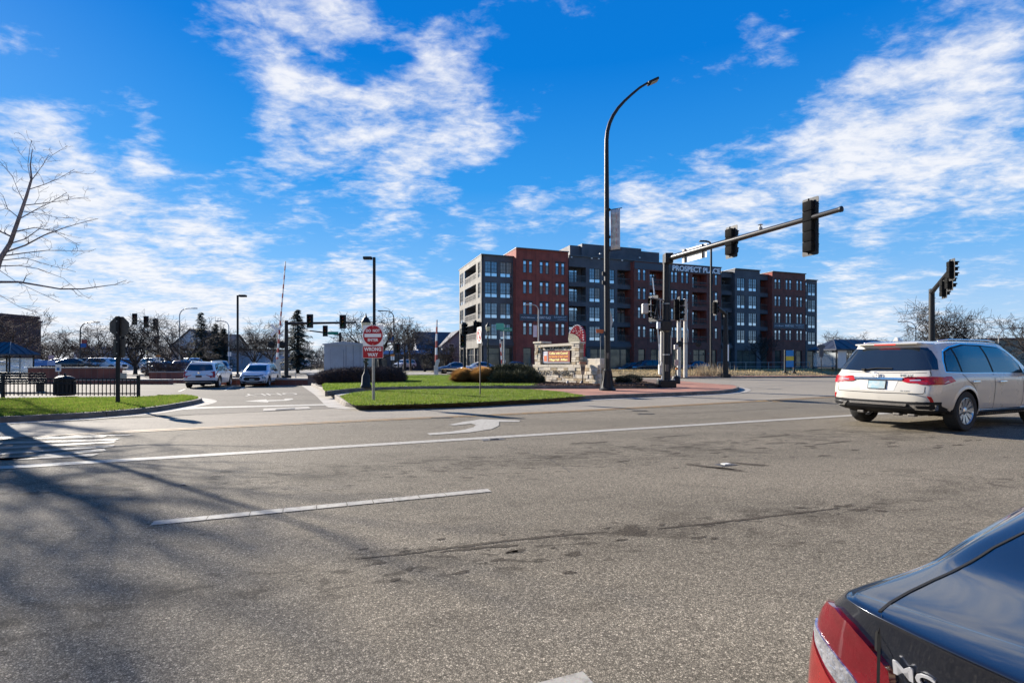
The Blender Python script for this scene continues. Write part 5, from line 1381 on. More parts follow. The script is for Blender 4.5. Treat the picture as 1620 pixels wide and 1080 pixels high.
# --- bus shelters
def shelter(px, Y, w, dpt, eave, ridge, label, base_z=0.0, rz=0.0, panel=False, hip=.8, mm=BLK, ribs=7):
    t = thing('bus_shelter', label, 'bus shelter', (xat(px, Y), Y, base_z), rz)
    o = .35; a, b = w / 2 + o, dpt / 2 + o
    rf = MB().add([(-a, -b, eave), (a, -b, eave), (a, b, eave), (-a, b, eave), (-a + b * hip, 0, ridge), (a - b * hip, 0, ridge), (-a, -b, eave - .12), (a, -b, eave - .12), (a, b, eave - .12), (-a, b, eave - .12)],
             [(0, 1, 5, 4), (1, 2, 5), (2, 3, 4, 5), (3, 0, 4), (6, 7, 1, 0), (7, 8, 2, 1), (8, 9, 3, 2), (9, 6, 0, 3), (9, 8, 7, 6)]).build('roof', mat('shelter_roof', (.035, .04, .055), .42, .4), t)
    for i in range(ribs):
        x = -a + 2 * a * (i + .5) / ribs; xt = max(-a + b * hip, min(a - b * hip, x)); ft = 1 - (abs(x) - (a - b * hip)) / (b * hip) if abs(x) > a - b * hip else 1.0
        MB().tube([(x, -b, eave + .01), (x, -b + b * ft, eave + (ridge - eave) * ft + .01)], .025, 4).build('roof_rib', mat('shelter_roof', (.035, .04, .055), .42), rf)
    for sx in (-1, 1):
        MB().tube([(sx * a, -b, eave + .01), (sx * (a - b * hip), 0, ridge + .01)], .03, 4).build('roof_rib', COPE, rf)
        for i in range(1, 4):
            f = i / 4; MB().tube([(sx * a, -b + 2 * b * f, eave + .01), (sx * (a - b * hip * min(1, 2 * min(f, 1 - f))), -b + 2 * b * f if f != .5 else 0, eave + (ridge - eave) * min(1, 2 * min(f, 1 - f)) + .01)], .02, 4).build('roof_rib', mat('shelter_roof', (.035, .04, .055), .42), rf)
    for x in (-w / 2, -w / 6, w / 6, w / 2):
        for y in (-dpt / 2, dpt / 2): MB().box((x, y, (eave - .1) / 2), (.09, .09, eave - .1)).build('post', mm, t)
    for y in (-dpt / 2, dpt / 2):
        for z in (.35, eave - .3): MB().box((0, y, z), (w - .1, .06, .07)).build('rail', mm, t)
    GL = mat('shelter_glass', (.75, .8, .8), .05, 0, alpha=.25, spec=.6)
    for i in range(3):
        x = -w / 2 + w * (i + .5) / 3
        MB().box((x, dpt / 2, (eave + .05) / 2), (w / 3 - .1, .015, eave - .7)).build('glass_panel', GL, t)
    for sx in (-1, 1): MB().box((sx * w / 2, 0, (eave + .05) / 2), (.015, dpt - .1, eave - .7)).build('glass_panel', GL, t)
    if panel: MB().box((-w / 2 + .62, -dpt / 2 - .05, 1.25), (1.0, .06, 1.9)).build('poster_panel', mat('pale_panel', (.62, .64, .62), .5), t)
    MB().box((0, dpt / 4, .5), (w * .7, .4, .06)).build('seat', mm, t)
    return t
shelter(2, 45, 3.6, 2.2, hgt(560, 45), hgt(541, 45), 'bus shelter with navy hipped roof at the edge of the car park', hip=.9)
shelter(1352, 54, 7.5, 3.0, 2.2, 3.25, 'dark bus shelter with a white poster panel on the railway bank', .55, R(12), panel=True, mm=DKB)
p = Vector((xat(1299.5, 50.5), 50.5, .45)); t = thing('bus_stop_sign', 'grey back of a small stop sign plate on a post before the poster panel', 'road sign', p)
MB().tube([(0, .03, 0), (0, .03, hgt(546, p.y) - .45)], .03, 6).build('post', DKB, t); plate(rrect(.42, 1.15, .03), hgt(555.5, p.y) - .45, 0).build('plate', mat('dark_grey_plate', (.08, .085, .09), .5), t); plate(rrect(.75, .35, .15), hgt(548, p.y) - .45, .01).build('plate', mat('dark_grey_plate', (.08, .085, .09), .5), t)
# blue and yellow sign board
Yb = 49.2; p = Vector((xat(1249, Yb), Yb, .40)); t = thing('sign_board', 'blue board with a yellow band standing on two dark posts on the dry bank', 'sign board', p, R(8))
k = Yb / F; z0, z1 = hgt(580.5, Yb) - .40, hgt(554, Yb) - .40
MB().box((0, 0, (z0 + z1) / 2), (13.5 * k, .08, z1 - z0)).build('panel', mat('bright_blue', (.01, .20, .48), .45), t)
MB().box((0, -.045, z0 + (z1 - z0) * .52), (13.4 * k, .02, (z1 - z0) * .26)).build('yellow_band', mat('bright_yellow', (.55, .45, .04), .5), t)
for s in (-1, 1): MB().box((s * 7.6 * k, .02, (z1 + .05) / 2), (.12, .12, z1 + .05)).build('post', BLK, t); MB().bbox((s * 7.6 * k, .02, .04), (.36, .3, .14), .02).build('foot', BLK, t)
# pipe rail fence in front of the apartment block
t = thing('pipe_fence', 'low grey pipe fence along the railway in front of the charcoal shopfronts', 'fence', (0, 0, 0))
Yf = 60
pts = [(xat(p_, Yf + (p_ - 1150) * .01), Yf + (p_ - 1150) * .01) for p_ in (1135, 1155, 1180, 1216, 1240, 1281)]
for z in (hgt(573, Yf), hgt(580, Yf)): MB().tube([(x, y, z) for x, y in pts], .03, 5).build('rail', GRH, t)
for (x, y) in pts: MB().tube([(x, y, .3), (x, y, hgt(572.5, Yf))], .035, 6).build('post', GRH, t)
# blue station sign and red placards at far left
Ys = 58; t = thing('station_sign', 'long blue sign board beside the bus shelter on the left', 'sign board', (xat(59, Ys), Ys, 0))
MB().box((0, 0, hgt(574, Ys)), (33 * Ys / F, .1, 8.5 * Ys / F)).build('panel', SBLU, t)
text('lettering', 'MOUNT PROSPECT', .24, mat('pale_blue_text', (.45, .55, .7), .5), t, upright((-.35, -.056, hgt(571.8, Ys))), .004)
for s in (-1, 1): MB().box((s * 1.0, .05, .6), (.1, .1, 1.2)).build('post', BLK, t)
Yr = 56; t = thing('notice_sign', 'pink square notice above a pale grey panel past the blue sign board', 'sign', (xat(81, Yr), Yr, 0))
MB().tube([(0, .05, 0), (0, .05, hgt(562, Yr))], .03, 6).build('post', GRH, t); plate(rrect(.6, .46, .03), hgt(565, Yr), 0).build('plate', mat('pink_notice', (.5, .3, .3), .6), t); plate(rrect(.9, .55, .03), hgt(574, Yr), 0).build('lower_plate', mat('lilac_notice', (.36, .37, .5), .6), t)
for i_, (px, py, Y_, lab) in enumerate(((250, 567, 50, 'small white and orange sign on a post among the parked cars'), (363, 560, 60, 'white plate with blue post left of the tall lot lamp'), (621, 566, 58, 'small orange topped plate right of the hedge'))):
    t = thing('post_sign', lab, 'sign', (xat(px, Y_), Y_, 0))
    MB().tube([(0, .03, 0), (0, .03, hgt(py - 4, Y_))], .04, 6).build('post', SBLU if i_ == 1 else BLK, t)
    plate(rrect(.42, .5, .03), hgt(py, Y_), 0).build('plate', SWHT, t)
    if i_ != 1: plate(rrect(.46, .2, .03), hgt(py - 4, Y_), -.01).build('orange_cap', ORNG, t)

# --- the stone gateway sign of the village: the wall runs from far on the left to near on the right
zb = .29
VA, VB = Vector((xat(844, 29.6), 29.6)), Vector((xat(945, 25.4), 25.4)); vd = (VB - VA); VL = vd.length; vd.normalize(); VR = math.atan2(vd.y, vd.x)
def XL(px, off=0.0):
    """distance along the wall face where photo column px meets it"""
    a = (px - CX) / F; o = VA + Vector((-vd.y, vd.x)) * off
    return (a * o.y - o.x) / (vd.x - a * vd.y)
def YD(px): return VA.y + vd.y * XL(px)
X = XL
def Z(py, px): return hgt(py, YD(px))
t = thing('gateway_sign', 'limestone village sign wall with a lit message screen and carved lettering', 'monument sign', (VA.x, VA.y, 0), VR); GS = t
LS = [mat('limestone_a', (.58, .49, .34), .88, var=.25, scale=4, bump=.4), mat('limestone_b', (.68, .59, .45), .88, var=.2, scale=4, bump=.4), mat('limestone_c', (.38, .29, .18), .88, var=.25, scale=4, bump=.4), mat('limestone_d', (.54, .48, .39), .88, var=.25, scale=4, bump=.4)]
MORT = mat('stone_mortar', (.14, .115, .085), .95, var=.2, scale=6)
CUT = mat('cut_stone', (.55, .48, .37), .8, var=.14, scale=3, bump=.15)
rs = random.Random(21)
def stone_face(x0, x1, z0, z1, y, parent, th=.05, hmin=.12, hmax=.24, lmin=.25, lmax=.62, axis='x'):
    z = z0
    while z < z1 - .03:
        hh = min(rs.uniform(hmin, hmax), z1 - z); x = x0
        if z1 - z - hh < .05: hh = z1 - z
        while x < x1 - .02:
            ll = min(rs.uniform(lmin, lmax), x1 - x)
            if x1 - x - ll < .08: ll = x1 - x
            pr = rs.uniform(.0, .035)
            if axis == 'x': MB().bbox((x + ll / 2, y - pr / 2, z + hh / 2), (ll - .016, th + pr, hh - .016), .012).build('stone', rs.choice(LS), parent)
            else: MB().bbox((y + pr / 2, x + ll / 2, z + hh / 2), (th + pr, ll - .016, hh - .016), .012).build('stone', rs.choice(LS), parent)
            x += ll
        z += hh
zt_ = 1.10
core = MB().box((VL / 2, .42, (zb + zt_) / 2 - .05), (VL, .76, zt_ - zb + .1)).build('base_wall', MORT, t)
stone_face(0, VL, zb - .03, zt_, .03, core)
stone_face(.02, .80, zb - .03, zt_, VL - .01, core, lmin=.2, lmax=.4, axis='y')
segs = [-.06, X(868), X(888), X(908), VL + .06]
for a, b in zip(segs[:-1], segs[1:]): MB().bbox(((a + b) / 2, .41, zt_ + .07), (b - a - .012, .86, .15), .015).build('cap_stone', CUT, t)
MB().bbox((X(936), .42, zt_ + .30), (1.0, .5, .32), .02).build('block', CUT, t)
MB().bbox((X(942), .46, zt_ + .30), (.36, .62, .34), .02).build('block', LS[3], t)
zp = Z(543, 849)
lp = MB().box((.26, .4, (zt_ + zp) / 2), (.48, .5, zp - zt_)).build('pier', MORT, t)
stone_face(.0, .52, zt_ + .15, zp, .12, lp, lmin=.16, lmax=.3, hmin=.1, hmax=.18)
stone_face(.14, .60, zt_ + .15, zp, .50, lp, lmin=.16, lmax=.3, hmin=.1, hmax=.18, axis='y')
MB().bbox((.30, .4, zp + .05), (.78, .75, .1), .015).build('cap_stone', CUT, t)
MB().prism([(.26 + x, .07, Z(553, 849) + z) for x, z in ((.13, 0), (0, .19), (-.13, 0), (0, -.19))], (0, -.03, 0)).build('diamond_tile', LS[2], t)
xr0, xr1 = X(903.5), X(915.5); zr = Z(543.5, 910)
rp = MB().box(((xr0 + xr1) / 2, .21, (zt_ + zr) / 2), (xr1 - xr0 - .04, .24, zr - zt_)).build('pier', MORT, t)
stone_face(xr0, xr1, zt_ + .15, zr, .07, rp, lmin=.2, lmax=.4, hmin=.09, hmax=.15)
stone_face(.08, .34, zt_ + .15, zr, xr1 - .03, rp, lmin=.16, lmax=.32, hmin=.09, hmax=.15, axis='y')
MB().bbox(((xr0 + xr1) / 2, .21, zr + .05), (xr1 - xr0 + .14, .42, .1), .015).build('cap_stone', CUT, t)
xf0, xf1 = X(855), xr0 - .01
zf0, zf1 = Z(553.5, 857), Z(554, 903); zg0, zg1 = Z(548.8, 857), Z(546.2, 903)
fr = MB().prism([(xf0, .15, zf0), (xf1, .15, zf1), (xf1, .15, zg1), (xf0, .15, zg0)], (0, .4, 0)).build('frieze', CUT, t)
MB().prism([(xf0 - .06, .05, zg0), (xf1 + .02, .05, zg1), (xf1 + .02, .05, zg1 + .13), (xf0 - .06, .05, zg0 + .13)], (0, .7, 0)).build('cap_stone', CUT, t)
o = text('lettering', 'VILLAGE OF', .17, BLK, fr, extrude=.01, bold=.004)
w_ = o.dimensions.x; sl_ = math.atan2((zg1 + zf1 - zg0 - zf0) / 2, xf1 - xf0)
o.data.transform(Matrix.Translation(((xf0 + xf1) / 2, .135, (zf0 + zf1 + zg0 + zg1) / 4)) @ Matrix.Rotation(-sl_, 4, 'Y') @ Matrix.Rotation(PI / 2, 4, 'X') @ Matrix.Diagonal(((xf1 - xf0) * .84 / w_, 1, 1, 1)))
o = text('lettering', 'MOUNT  PROSPECT', .33, BLK, t, extrude=.006, bold=.002)
w_ = o.dimensions.x; xa, xb = X(848), X(908); o.data.transform(Matrix.Translation(((xa + xb) / 2, -.042, .79)) @ Matrix.Rotation(PI / 2, 4, 'X') @ Matrix.Diagonal(((xb - xa) / w_, 1, 1, 1)))
x0, x1 = X(856), X(897.5); z0, z1 = Z(572.3, 876), Z(555.2, 876)
cab = MB().bbox(((x0 + x1) / 2, .40, (z0 + z1) / 2), (x1 - x0 + .08, .44, z1 - z0 + .1), .02).build('screen_cabinet', BLK, t)
sc_ = MB().box(((x0 + x1) / 2, .168, (z0 + z1) / 2), (x1 - x0, .02, z1 - z0)).build('screen', mat('screen_red', (.16, .035, .02), .5, emit=(.36, .075, .04), estr=.16), cab)
MB().box(((x0 + x1) / 2, .16, z0 - .035), (x1 - x0 + .06, .05, .06)).build('screen_trim', mat('screen_trim', (.3, .32, .36), .4), cab)
MB().box((x0 + (x1 - x0) * .09, .152, (z0 + z1) / 2), ((x1 - x0) * .18, .012, z1 - z0)).build('screen_side', mat('screen_pale', (.4, .38, .4), .5, emit=(.6, .58, .62), estr=.12), sc_)
MB().box((x0 + (x1 - x0) * .095, .145, z0 + (z1 - z0) * .33), ((x1 - x0) * .11, .012, (z1 - z0) * .52)).build('screen_mug', mat('screen_orange', (.4, .09, .02), .5, emit=(.7, .13, .02), estr=.18), sc_)
MB().box((x0 + (x1 - x0) * .095, .145, z0 + (z1 - z0) * .64), ((x1 - x0) * .11, .012, (z1 - z0) * .1)).build('screen_foam', WPNT, sc_)
EY = mat('screen_yellow', (.5, .45, .15), .5, emit=(.95, .88, .35), estr=.24); EO = mat('screen_amber', (.45, .2, .03), .5, emit=(.85, .36, .03), estr=.24)
cx_ = x0 + (x1 - x0) * .59
for s_, f_, mm, sz in (('Coffee with Council', .79, EY, .165), ('2nd Saturday of each month', .5, EO, .14), ('Village Hall - 8:00am', .2, EY, .165)):
    o = text('screen_lettering', s_, sz, mm, sc_, extrude=.002, bold=.004); w_ = o.dimensions.x
    o.data.transform(Matrix.Translation((cx_, .152, z0 + (z1 - z0) * f_)) @ Matrix.Rotation(PI / 2, 4, 'X') @ Matrix.Diagonal(((x1 - x0) * .72 / w_ * (1 if sz < .15 else .95), 1.0, 1, 1)))
MB().box(((x0 + xr0) / 2, .42, zt_ + .20), (xr0 - x0, .3, .12)).build('sill', LS[3], t)
# small shield plaque hanging from the wall
Yq = YD(922) - .35; ZQ = lambda py: hgt(py, Yq); XQ = lambda px: xat(px, Yq) - xat(922, Yq)
t = thing('shield_plaque', 'tapering wooden shield plaque with dark letters at the front of the stone wall', 'plaque', (xat(922, Yq), Yq, 0))
o = MB().prism([(XQ(917.5), 0, ZQ(573)), (XQ(927), 0, ZQ(573)), (XQ(924.5), 0, ZQ(592)), (XQ(919.5), 0, ZQ(592))], (0, .06, 0)).build('panel', mat('plaque_wood', (.42, .33, .24), .7, var=.2, scale=4), t)
MB().box((0, -.015, ZQ(573.6)), (.32, .1, .09)).build('top_rail', mat('plaque_top', (.45, .2, .11), .7), t)
for x in (-.05, .01, .07): MB().box((x, -.01, ZQ(583)), (.025, .03, .22)).build('letter_bar', BLK, o)
MB().tube([(0, .03, zb), (0, .03, ZQ(590))], .03, 6).build('stake', BLK, t)
# spotlights in the mulch
for i_, (px, py, lab) in enumerate(((897.5, 606.6, 'grey cone spotlight in the mulch below the stone wall'), (837.5, 597.5, 'white landscape lamp lying by the juniper'), (813, 601.5, 'pale blue landscape lamp at the foot of the juniper'), (919.5, 603, 'round metal floodlight at the corner of the stone wall'))):
    p = G(px, py, zb); t = thing('spotlight', lab, 'spotlight', (p.x, p.y, zb) if i_ < 3 else (xat(px, 26.0), 26.0, zb))
    MB().lathe([(.07, 0), (.08, .02), (.06, .08), (.035, .15), (.015, .17)], 12, M=Matrix.Rotation(R(12), 4, 'Y')).build('housing', mat('spot_pale', (.4, .4, .4), .5) if i_ == 1 else mat('spot_grey', (.16, .165, .175), .5), t, smooth=40)
    MB().tube([(0, 0, -.05), (0, 0, .05)], .03, 6).build('spike', BLK, t)
# festive hat of lights behind the pier, in a plane parallel to the wall
HO = VA + vd * XL(911) + Vector((-vd.y, vd.x)) * 1.0
t = thing('hat_decoration', 'red and cream wire frame festive hat leaning over the stone sign pier', 'decoration', (HO.x, HO.y, 0), VR + .15)
hd_ = Vector((math.cos(VR + .15), math.sin(VR + .15)))
def HP(px, py, y=0.0):
    a = (px - CX) / F; u = (a * HO.y - HO.x) / (hd_.x - a * hd_.y); return (u, y, hgt(py, HO.y + hd_.y * u))
HR = mat('tinsel_red', (.55, .015, .03), .7, col2=(.36, .01, .02), scale=14, bump=1.0, bscale=40); HC = mat('tinsel_cream', (.52, .47, .33), .9, col2=(.40, .35, .24), scale=12, bump=1.0, bscale=40)
red = [(901.5, 528.5), (904, 522), (908, 517), (913.5, 514.5), (918, 516.5), (921.5, 522), (923, 530), (923, 541), (922, 552), (921.5, 560), (922.5, 566), (919.5, 567), (917.5, 560), (916.5, 552), (917, 545), (914.5, 535), (909, 530)]
MB().prism([HP(a, b) for a, b in red], (0, .22, 0)).build('hat_body', HR, t)
brim = [(900.5, 530), (901.5, 527.5), (909, 528.5), (915, 532.5), (919.2, 540), (917.8, 548), (914, 546.5), (908, 542.5), (901, 542.3), (899.5, 536)]
MB().prism([HP(a, b, -.05) for a, b in brim], (0, .32, 0)).build('hat_brim', HC, t)
c_ = HP(922.8, 569.5, .1)
MB().lathe([(.03, -.19), (.13, -.15), (.18, -.05), (.18, .06), (.12, .15), (.03, .19)], 12, c_).build('pompom', HC, t, smooth=True)
lt = MB(); rl = random.Random(5)
for i in range(40):
    a, b = rl.choice([(906, 524), (912, 519), (917, 521), (911, 525), (919, 527), (920, 535), (920, 546), (919.5, 556), (920, 562), (914, 528)])
    a += rl.uniform(-2, 2); b += rl.uniform(-3, 3)
    q = HP(a, b, -.012); lt.box(q, (.03, .03, .028))
lt.build('light_bulb', WPNT, t)['kind'] = 'stuff'
bord = [(901.5, 527), (904, 521.5), (908, 516.6), (913.5, 514.1), (918, 516.1), (921.7, 521.8), (923.3, 530), (923.3, 541), (922.4, 552), (921.8, 560)]
bd = resample([(HP(a, b)[0], HP(a, b)[2]) for a, b in bord], .10); lt = MB()
for q in bd: lt.box((q.x, -.02, q.y), (.06, .06, .055))
lt.build('edge_bulb', mat('bulb_glass', (.75, .72, .68), .3), t)['kind'] = 'stuff'
for px in (905, 918): q = HP(px, 545, .2); MB().tube([(q[0], .2, q[2]), (q[0], .2, zb)], .03, 6).build('support_pole', BLK, t)
# ================================================================ CARS
def crdense(Pc, n):
    """Catmull-Rom along axis 0 of (N,...)"""
    N_ = len(Pc); out = []
    for i in range(N_ - 1):
        p0 = Pc[i - 1] if i > 0 else 2 * Pc[0] - Pc[1]; p1 = Pc[i]; p2 = Pc[i + 1]; p3 = Pc[i + 2] if i + 2 < N_ else 2 * Pc[-1] - Pc[-2]
        for k in range(n):
            t = k / n; T = .42
            m1, m2 = (p2 - p0) * T, (p3 - p1) * T
            out.append((2 * t ** 3 - 3 * t * t + 1) * p1 + (t ** 3 - 2 * t * t + t) * m1 + (-2 * t ** 3 + 3 * t * t) * p2 + (t ** 3 - t * t) * m2)
    out.append(Pc[-1]); return np.array(out)

def suv_table(sq=1.0):
    zM = [.25, .25, .35, .66, .95, 1.06, 1.36, 1.565, 1.655, 1.695]; hM = [0, .80, .93, .965, .97, .935, .84, .735, .62, 0]
    xr = [-2.28, -2.30, -2.45, -2.48, -2.43, -2.40, -2.24, -2.13, -2.14, -2.05]; zr = [.33, .33, .42, .68, .93, 1.05, 1.33, 1.54, 1.615, 1.64]; hR = [0, .74, .90, .945, .945, .905, .80, .70, .60, 0]
    xf = [2.30, 2.32, 2.44, 2.48, 2.44, 2.40, 2.36, 2.33, 2.31, 2.30]; zf = [.27, .27, .37, .60, .80, .86, .89, .91, .92, .93]; hF = [0, .66, .82, .90, .88, .80, .70, .55, .35, 0]
    S = []
    for dx, fy in ((0, 0.0), (.012, .42), (.035, .70), (.10, .90), (.22, .975), (.42, 1.0)):
        S.append([(xr[j] + dx, hR[j] * fy, zr[j]) for j in range(10)])
    def st(x, z, h): S.append([(x, h[j], z[j]) for j in range(10)])
    st(-1.35, [z * 1.0 - (.012 if j > 6 else 0) for j, z in enumerate(zM)], hM)
    st(-.4, zM, hM)
    st(.35, [z - (.02 if j > 6 else 0) for j, z in enumerate(zM)], hM)
    st(.85, [.25, .25, .35, .66, .94, 1.05, 1.27, 1.40, 1.45, 1.475], [0, .80, .93, .965, .965, .925, .83, .70, .52, 0])
    st(1.28, [.25, .25, .35, .66, .93, 1.03, 1.08, 1.105, 1.115, 1.12], [0, .80, .93, .965, .96, .91, .80, .64, .42, 0])
    st(1.85, [.25, .25, .35, .66, .89, .965, 1.0, 1.02, 1.03, 1.035], [0, .78, .90, .955, .935, .87, .76, .60, .4, 0])
    for dx, fy in ((.40, 1.0), (.20, .96), (.09, .86), (.03, .6), (0.01, .3), (0, 0)):
        S.append([(xf[j] - dx, hF[j] * fy, zf[j]) for j in range(10)])
    return np.array(S, float)
def sedan_table():
    zM = [.20, .20, .30, .58, .84, .93, 1.18, 1.35, 1.425, 1.455]; hM = [0, .76, .88, .91, .91, .87, .75, .63, .5, 0]
    xr = [-2.25, -2.28, -2.39, -2.43, -2.40, -2.37, -2.35, -2.33, -2.31, -2.30]; zr = [.28, .28, .38, .62, .86, .94, .975, .99, .995, 1.0]; hR = [0, .68, .83, .88, .87, .82, .72, .55, .35, 0]
    xf = [2.25, 2.28, 2.38, 2.42, 2.38, 2.34, 2.30, 2.27, 2.25, 2.24]; zf = [.22, .22, .32, .52, .68, .74, .77, .79, .80, .81]; hF = [0, .62, .78, .86, .84, .76, .66, .52, .33, 0]
    S = []
    for dx, fy in ((0, 0.0), (.012, .42), (.04, .70), (.11, .90), (.23, .975), (.42, 1.0)):
        S.append([(xr[j] + dx, hR[j] * fy, zr[j]) for j in range(10)])
    def st(x, z, h): S.append([(x, h[j], z[j]) for j in range(10)])
    st(-1.62, [.20, .20, .30, .58, .86, .955, 1.0, 1.02, 1.03, 1.035], [0, .76, .88, .905, .90, .86, .74, .56, .36, 0])
    st(-1.12, [.20, .20, .30, .58, .85, .94, 1.12, 1.23, 1.27, 1.285], [0, .76, .88, .91, .91, .87, .76, .62, .45, 0])
    st(-.55, zM, hM); st(.1, zM, hM)
    st(.62, [.20, .20, .30, .58, .84, .925, 1.10, 1.21, 1.255, 1.275], [0, .76, .88, .91, .905, .865, .77, .63, .46, 0])
    st(1.12, [.20, .20, .30, .58, .82, .90, .94, .96, .97, .975], [0, .76, .88, .91, .90, .85, .74, .58, .38, 0])
    st(1.75, [.20, .20, .30, .58, .77, .84, .87, .89, .90, .905], [0, .74, .86, .90, .88, .81, .7, .56, .36, 0])
    for dx, fy in ((.40, 1.0), (.20, .95), (.09, .84), (.03, .58), (.01, .3), (0, 0)):
        S.append([(xf[j] - dx, hF[j] * fy, zf[j]) for j in range(10)])
    return np.array(S, float)

def spherecam(): pass
TYRE = mat('tyre_rubber', (.018, .018, .018), .85, var=.3, scale=30)
ALLOY = mat('alloy_wheel', (.55, .55, .55), .28, .85)
ALLOYD = mat('alloy_dark', (.06, .06, .065), .4, .6)
CARGL = mat('car_glass', (.012, .016, .02), .03, 0, spec=.8, coat=.6)
TRIMB = mat('black_trim', (.012, .012, .013), .65, spec=.2)
CHROME = mat('chrome', (.80, .81, .83), .16, 1.0)
TAIL = mat('tail_lamp_red', (.36, .004, .008), .22, 0, var=.3, scale=9, coat=.4, spec=.3)
TAILB = mat('tail_lamp_dark', (.20, .006, .010), .15, coat=1.0)
HEAD = mat('head_lamp', (.45, .47, .5), .1, .5, coat=1.0)
PLATEM = mat('number_plate', (.30, .34, .34), .5, col2=(.14, .28, .34), scale=9)
BRAKE = mat('brake_lamp', (.6, .02, .02), .3, emit=(.9, .03, .02), estr=.6)
def paint(name, c, flake=.0): return mat(name, c, .28, flake, coat=1.0, var=.03, scale=3)
WPAINT = paint('pearl_white_paint', (.47, .44, .385)); SILV = paint('silver_paint', (.50, .53, .58), .3)

WHEELS = {}
def wheel_parts(Rw, wid, spokes, twin, dark=False):
    key = (Rw, wid, spokes, twin, dark)
    if key in WHEELS: return WHEELS[key]
    ty = MB(); prof = [(Rw * .66, -wid / 2 + .01), (Rw * .72, -wid / 2), (Rw * .93, -wid / 2 + .004), (Rw * .985, -wid / 2 + .03), (Rw, -wid / 2 + .055), (Rw, wid / 2 - .055), (Rw * .985, wid / 2 - .03), (Rw * .93, wid / 2 - .004), (Rw * .72, wid / 2), (Rw * .66, wid / 2 - .01)]
    M = Matrix.Rotation(-PI / 2, 4, 'X')       # axle along y; outer face at +y
    n = 40; vs = []; fs = []
    for (r, z) in prof:
        for k in range(n): a = 2 * PI * k / n; vs.append((r * math.cos(a), z, r * math.sin(a)))
    m_ = len(prof)
    for i in range(m_ - 1):
        for k in range(n): fs.append((i * n + k, i * n + (k + 1) % n, (i + 1) * n + (k + 1) % n, (i + 1) * n + k))
    ty.add(vs, fs)
    rim = MB(); r0 = Rw * .68; yo = wid / 2 - .012
    vs, fs = [], []
    pr2 = [(r0, yo), (r0 - .012, yo + .004), (r0 - .02, yo - .012), (r0 - .03, yo - .09), (r0 - .03, -wid / 2 + .03)]
    for (r, y) in pr2:
        for k in range(n): a = 2 * PI * k / n; vs.append((r * math.cos(a), y, r * math.sin(a)))
    for i in range(len(pr2) - 1):
        for k in range(n): fs.append((i * n + k, i * n + (k + 1) % n, (i + 1) * n + (k + 1) % n, (i + 1) * n + k))
    rim.add(vs, fs)
    for s in range(spokes):
        for q in ((-1, 1) if twin else (0,)):
            a0 = 2 * PI * s / spokes; da = q * .10 * 6 / max(spokes, 5); wd = .020 if twin else .034
            i0 = Vector((math.cos(a0 + da * .5) * .055, 0, math.sin(a0 + da * .5) * .055)); o0 = Vector((math.cos(a0 + da * 1.9) * (r0 - .014), 0, math.sin(a0 + da * 1.9) * (r0 - .014)))
            t_ = (o0 - i0).normalized(); w = Vector((-t_.z, 0, t_.x)) * wd
            y0, y1 = yo - .028, yo - .008
            vs = [i0 - w * .8 + Vector((0, y0, 0)), i0 + w * .8 + Vector((0, y0, 0)), o0 + w + Vector((0, y1, 0)), o0 - w + Vector((0, y1, 0))]
            vs += [v - Vector((0, .035, 0)) for v in vs]
            rim.add(vs, [(3, 2, 1, 0), (4, 5, 6, 7), (0, 1, 5, 4), (1, 2, 6, 5), (2, 3, 7, 6), (3, 0, 4, 7)])
    hub = []
    for (r, y) in ((.07, yo - .05), (.07, yo - .018), (.055, yo - .01), (.0, yo - .008)): hub.append((r, y))
    vs, fs = [], []
    for (r, y) in hub:
        for k in range(14): a = 2 * PI * k / 14; vs.append((r * math.cos(a), y, r * math.sin(a)))
    for i in range(3):
        for k in range(14): fs.append((i * 14 + k, i * 14 + (k + 1) % 14, (i + 1) * 14 + (k + 1) % 14, (i + 1) * 14 + k))
    rim.add(vs, fs)
    disc = MB(); vs, fs = [], []
    for (r, y) in ((r0 - .04, -.0), (.02, .0)):
        for k in range(24): a = 2 * PI * k / 24; vs.append((r * math.cos(a), yo - .10, r * math.sin(a)))
    fs = [(k, (k + 1) % 24, 24 + (k + 1) % 24, 24 + k) for k in range(24)]
    disc.add(vs, fs)
    out = []
    for mb, nm, mm in ((ty, 'tyre', TYRE), (rim, 'rim', ALLOYD if dark else ALLOY), (disc, 'brake_disc', ALLOYD)):
        me = bpy.data.meshes.new(nm); me.from_pydata(mb.v, [], mb.f); me.update(); me.materials.append(mm)
        me.polygons.foreach_set('use_smooth', [True] * len(me.polygons)); me.set_sharp_from_angle(angle=R(35)); out.append((nm, me))
    WHEELS[key] = out; return out
def add_wheel(t, x, y, Rw, wid, spokes=10, twin=True, dark=False):
    parts = wheel_parts(Rw, wid, spokes, twin, dark)
    o = bpy.data.objects.new('wheel', parts[0][1]); C.objects.link(o); o.parent = t; o.location = (x, y, Rw); o.rotation_euler = (0, x * 1.3, 0 if y > 0 else PI)
    for nm, me in parts[1:]:
        q = bpy.data.objects.new(nm, me); C.objects.link(q); q.parent = o
    return o

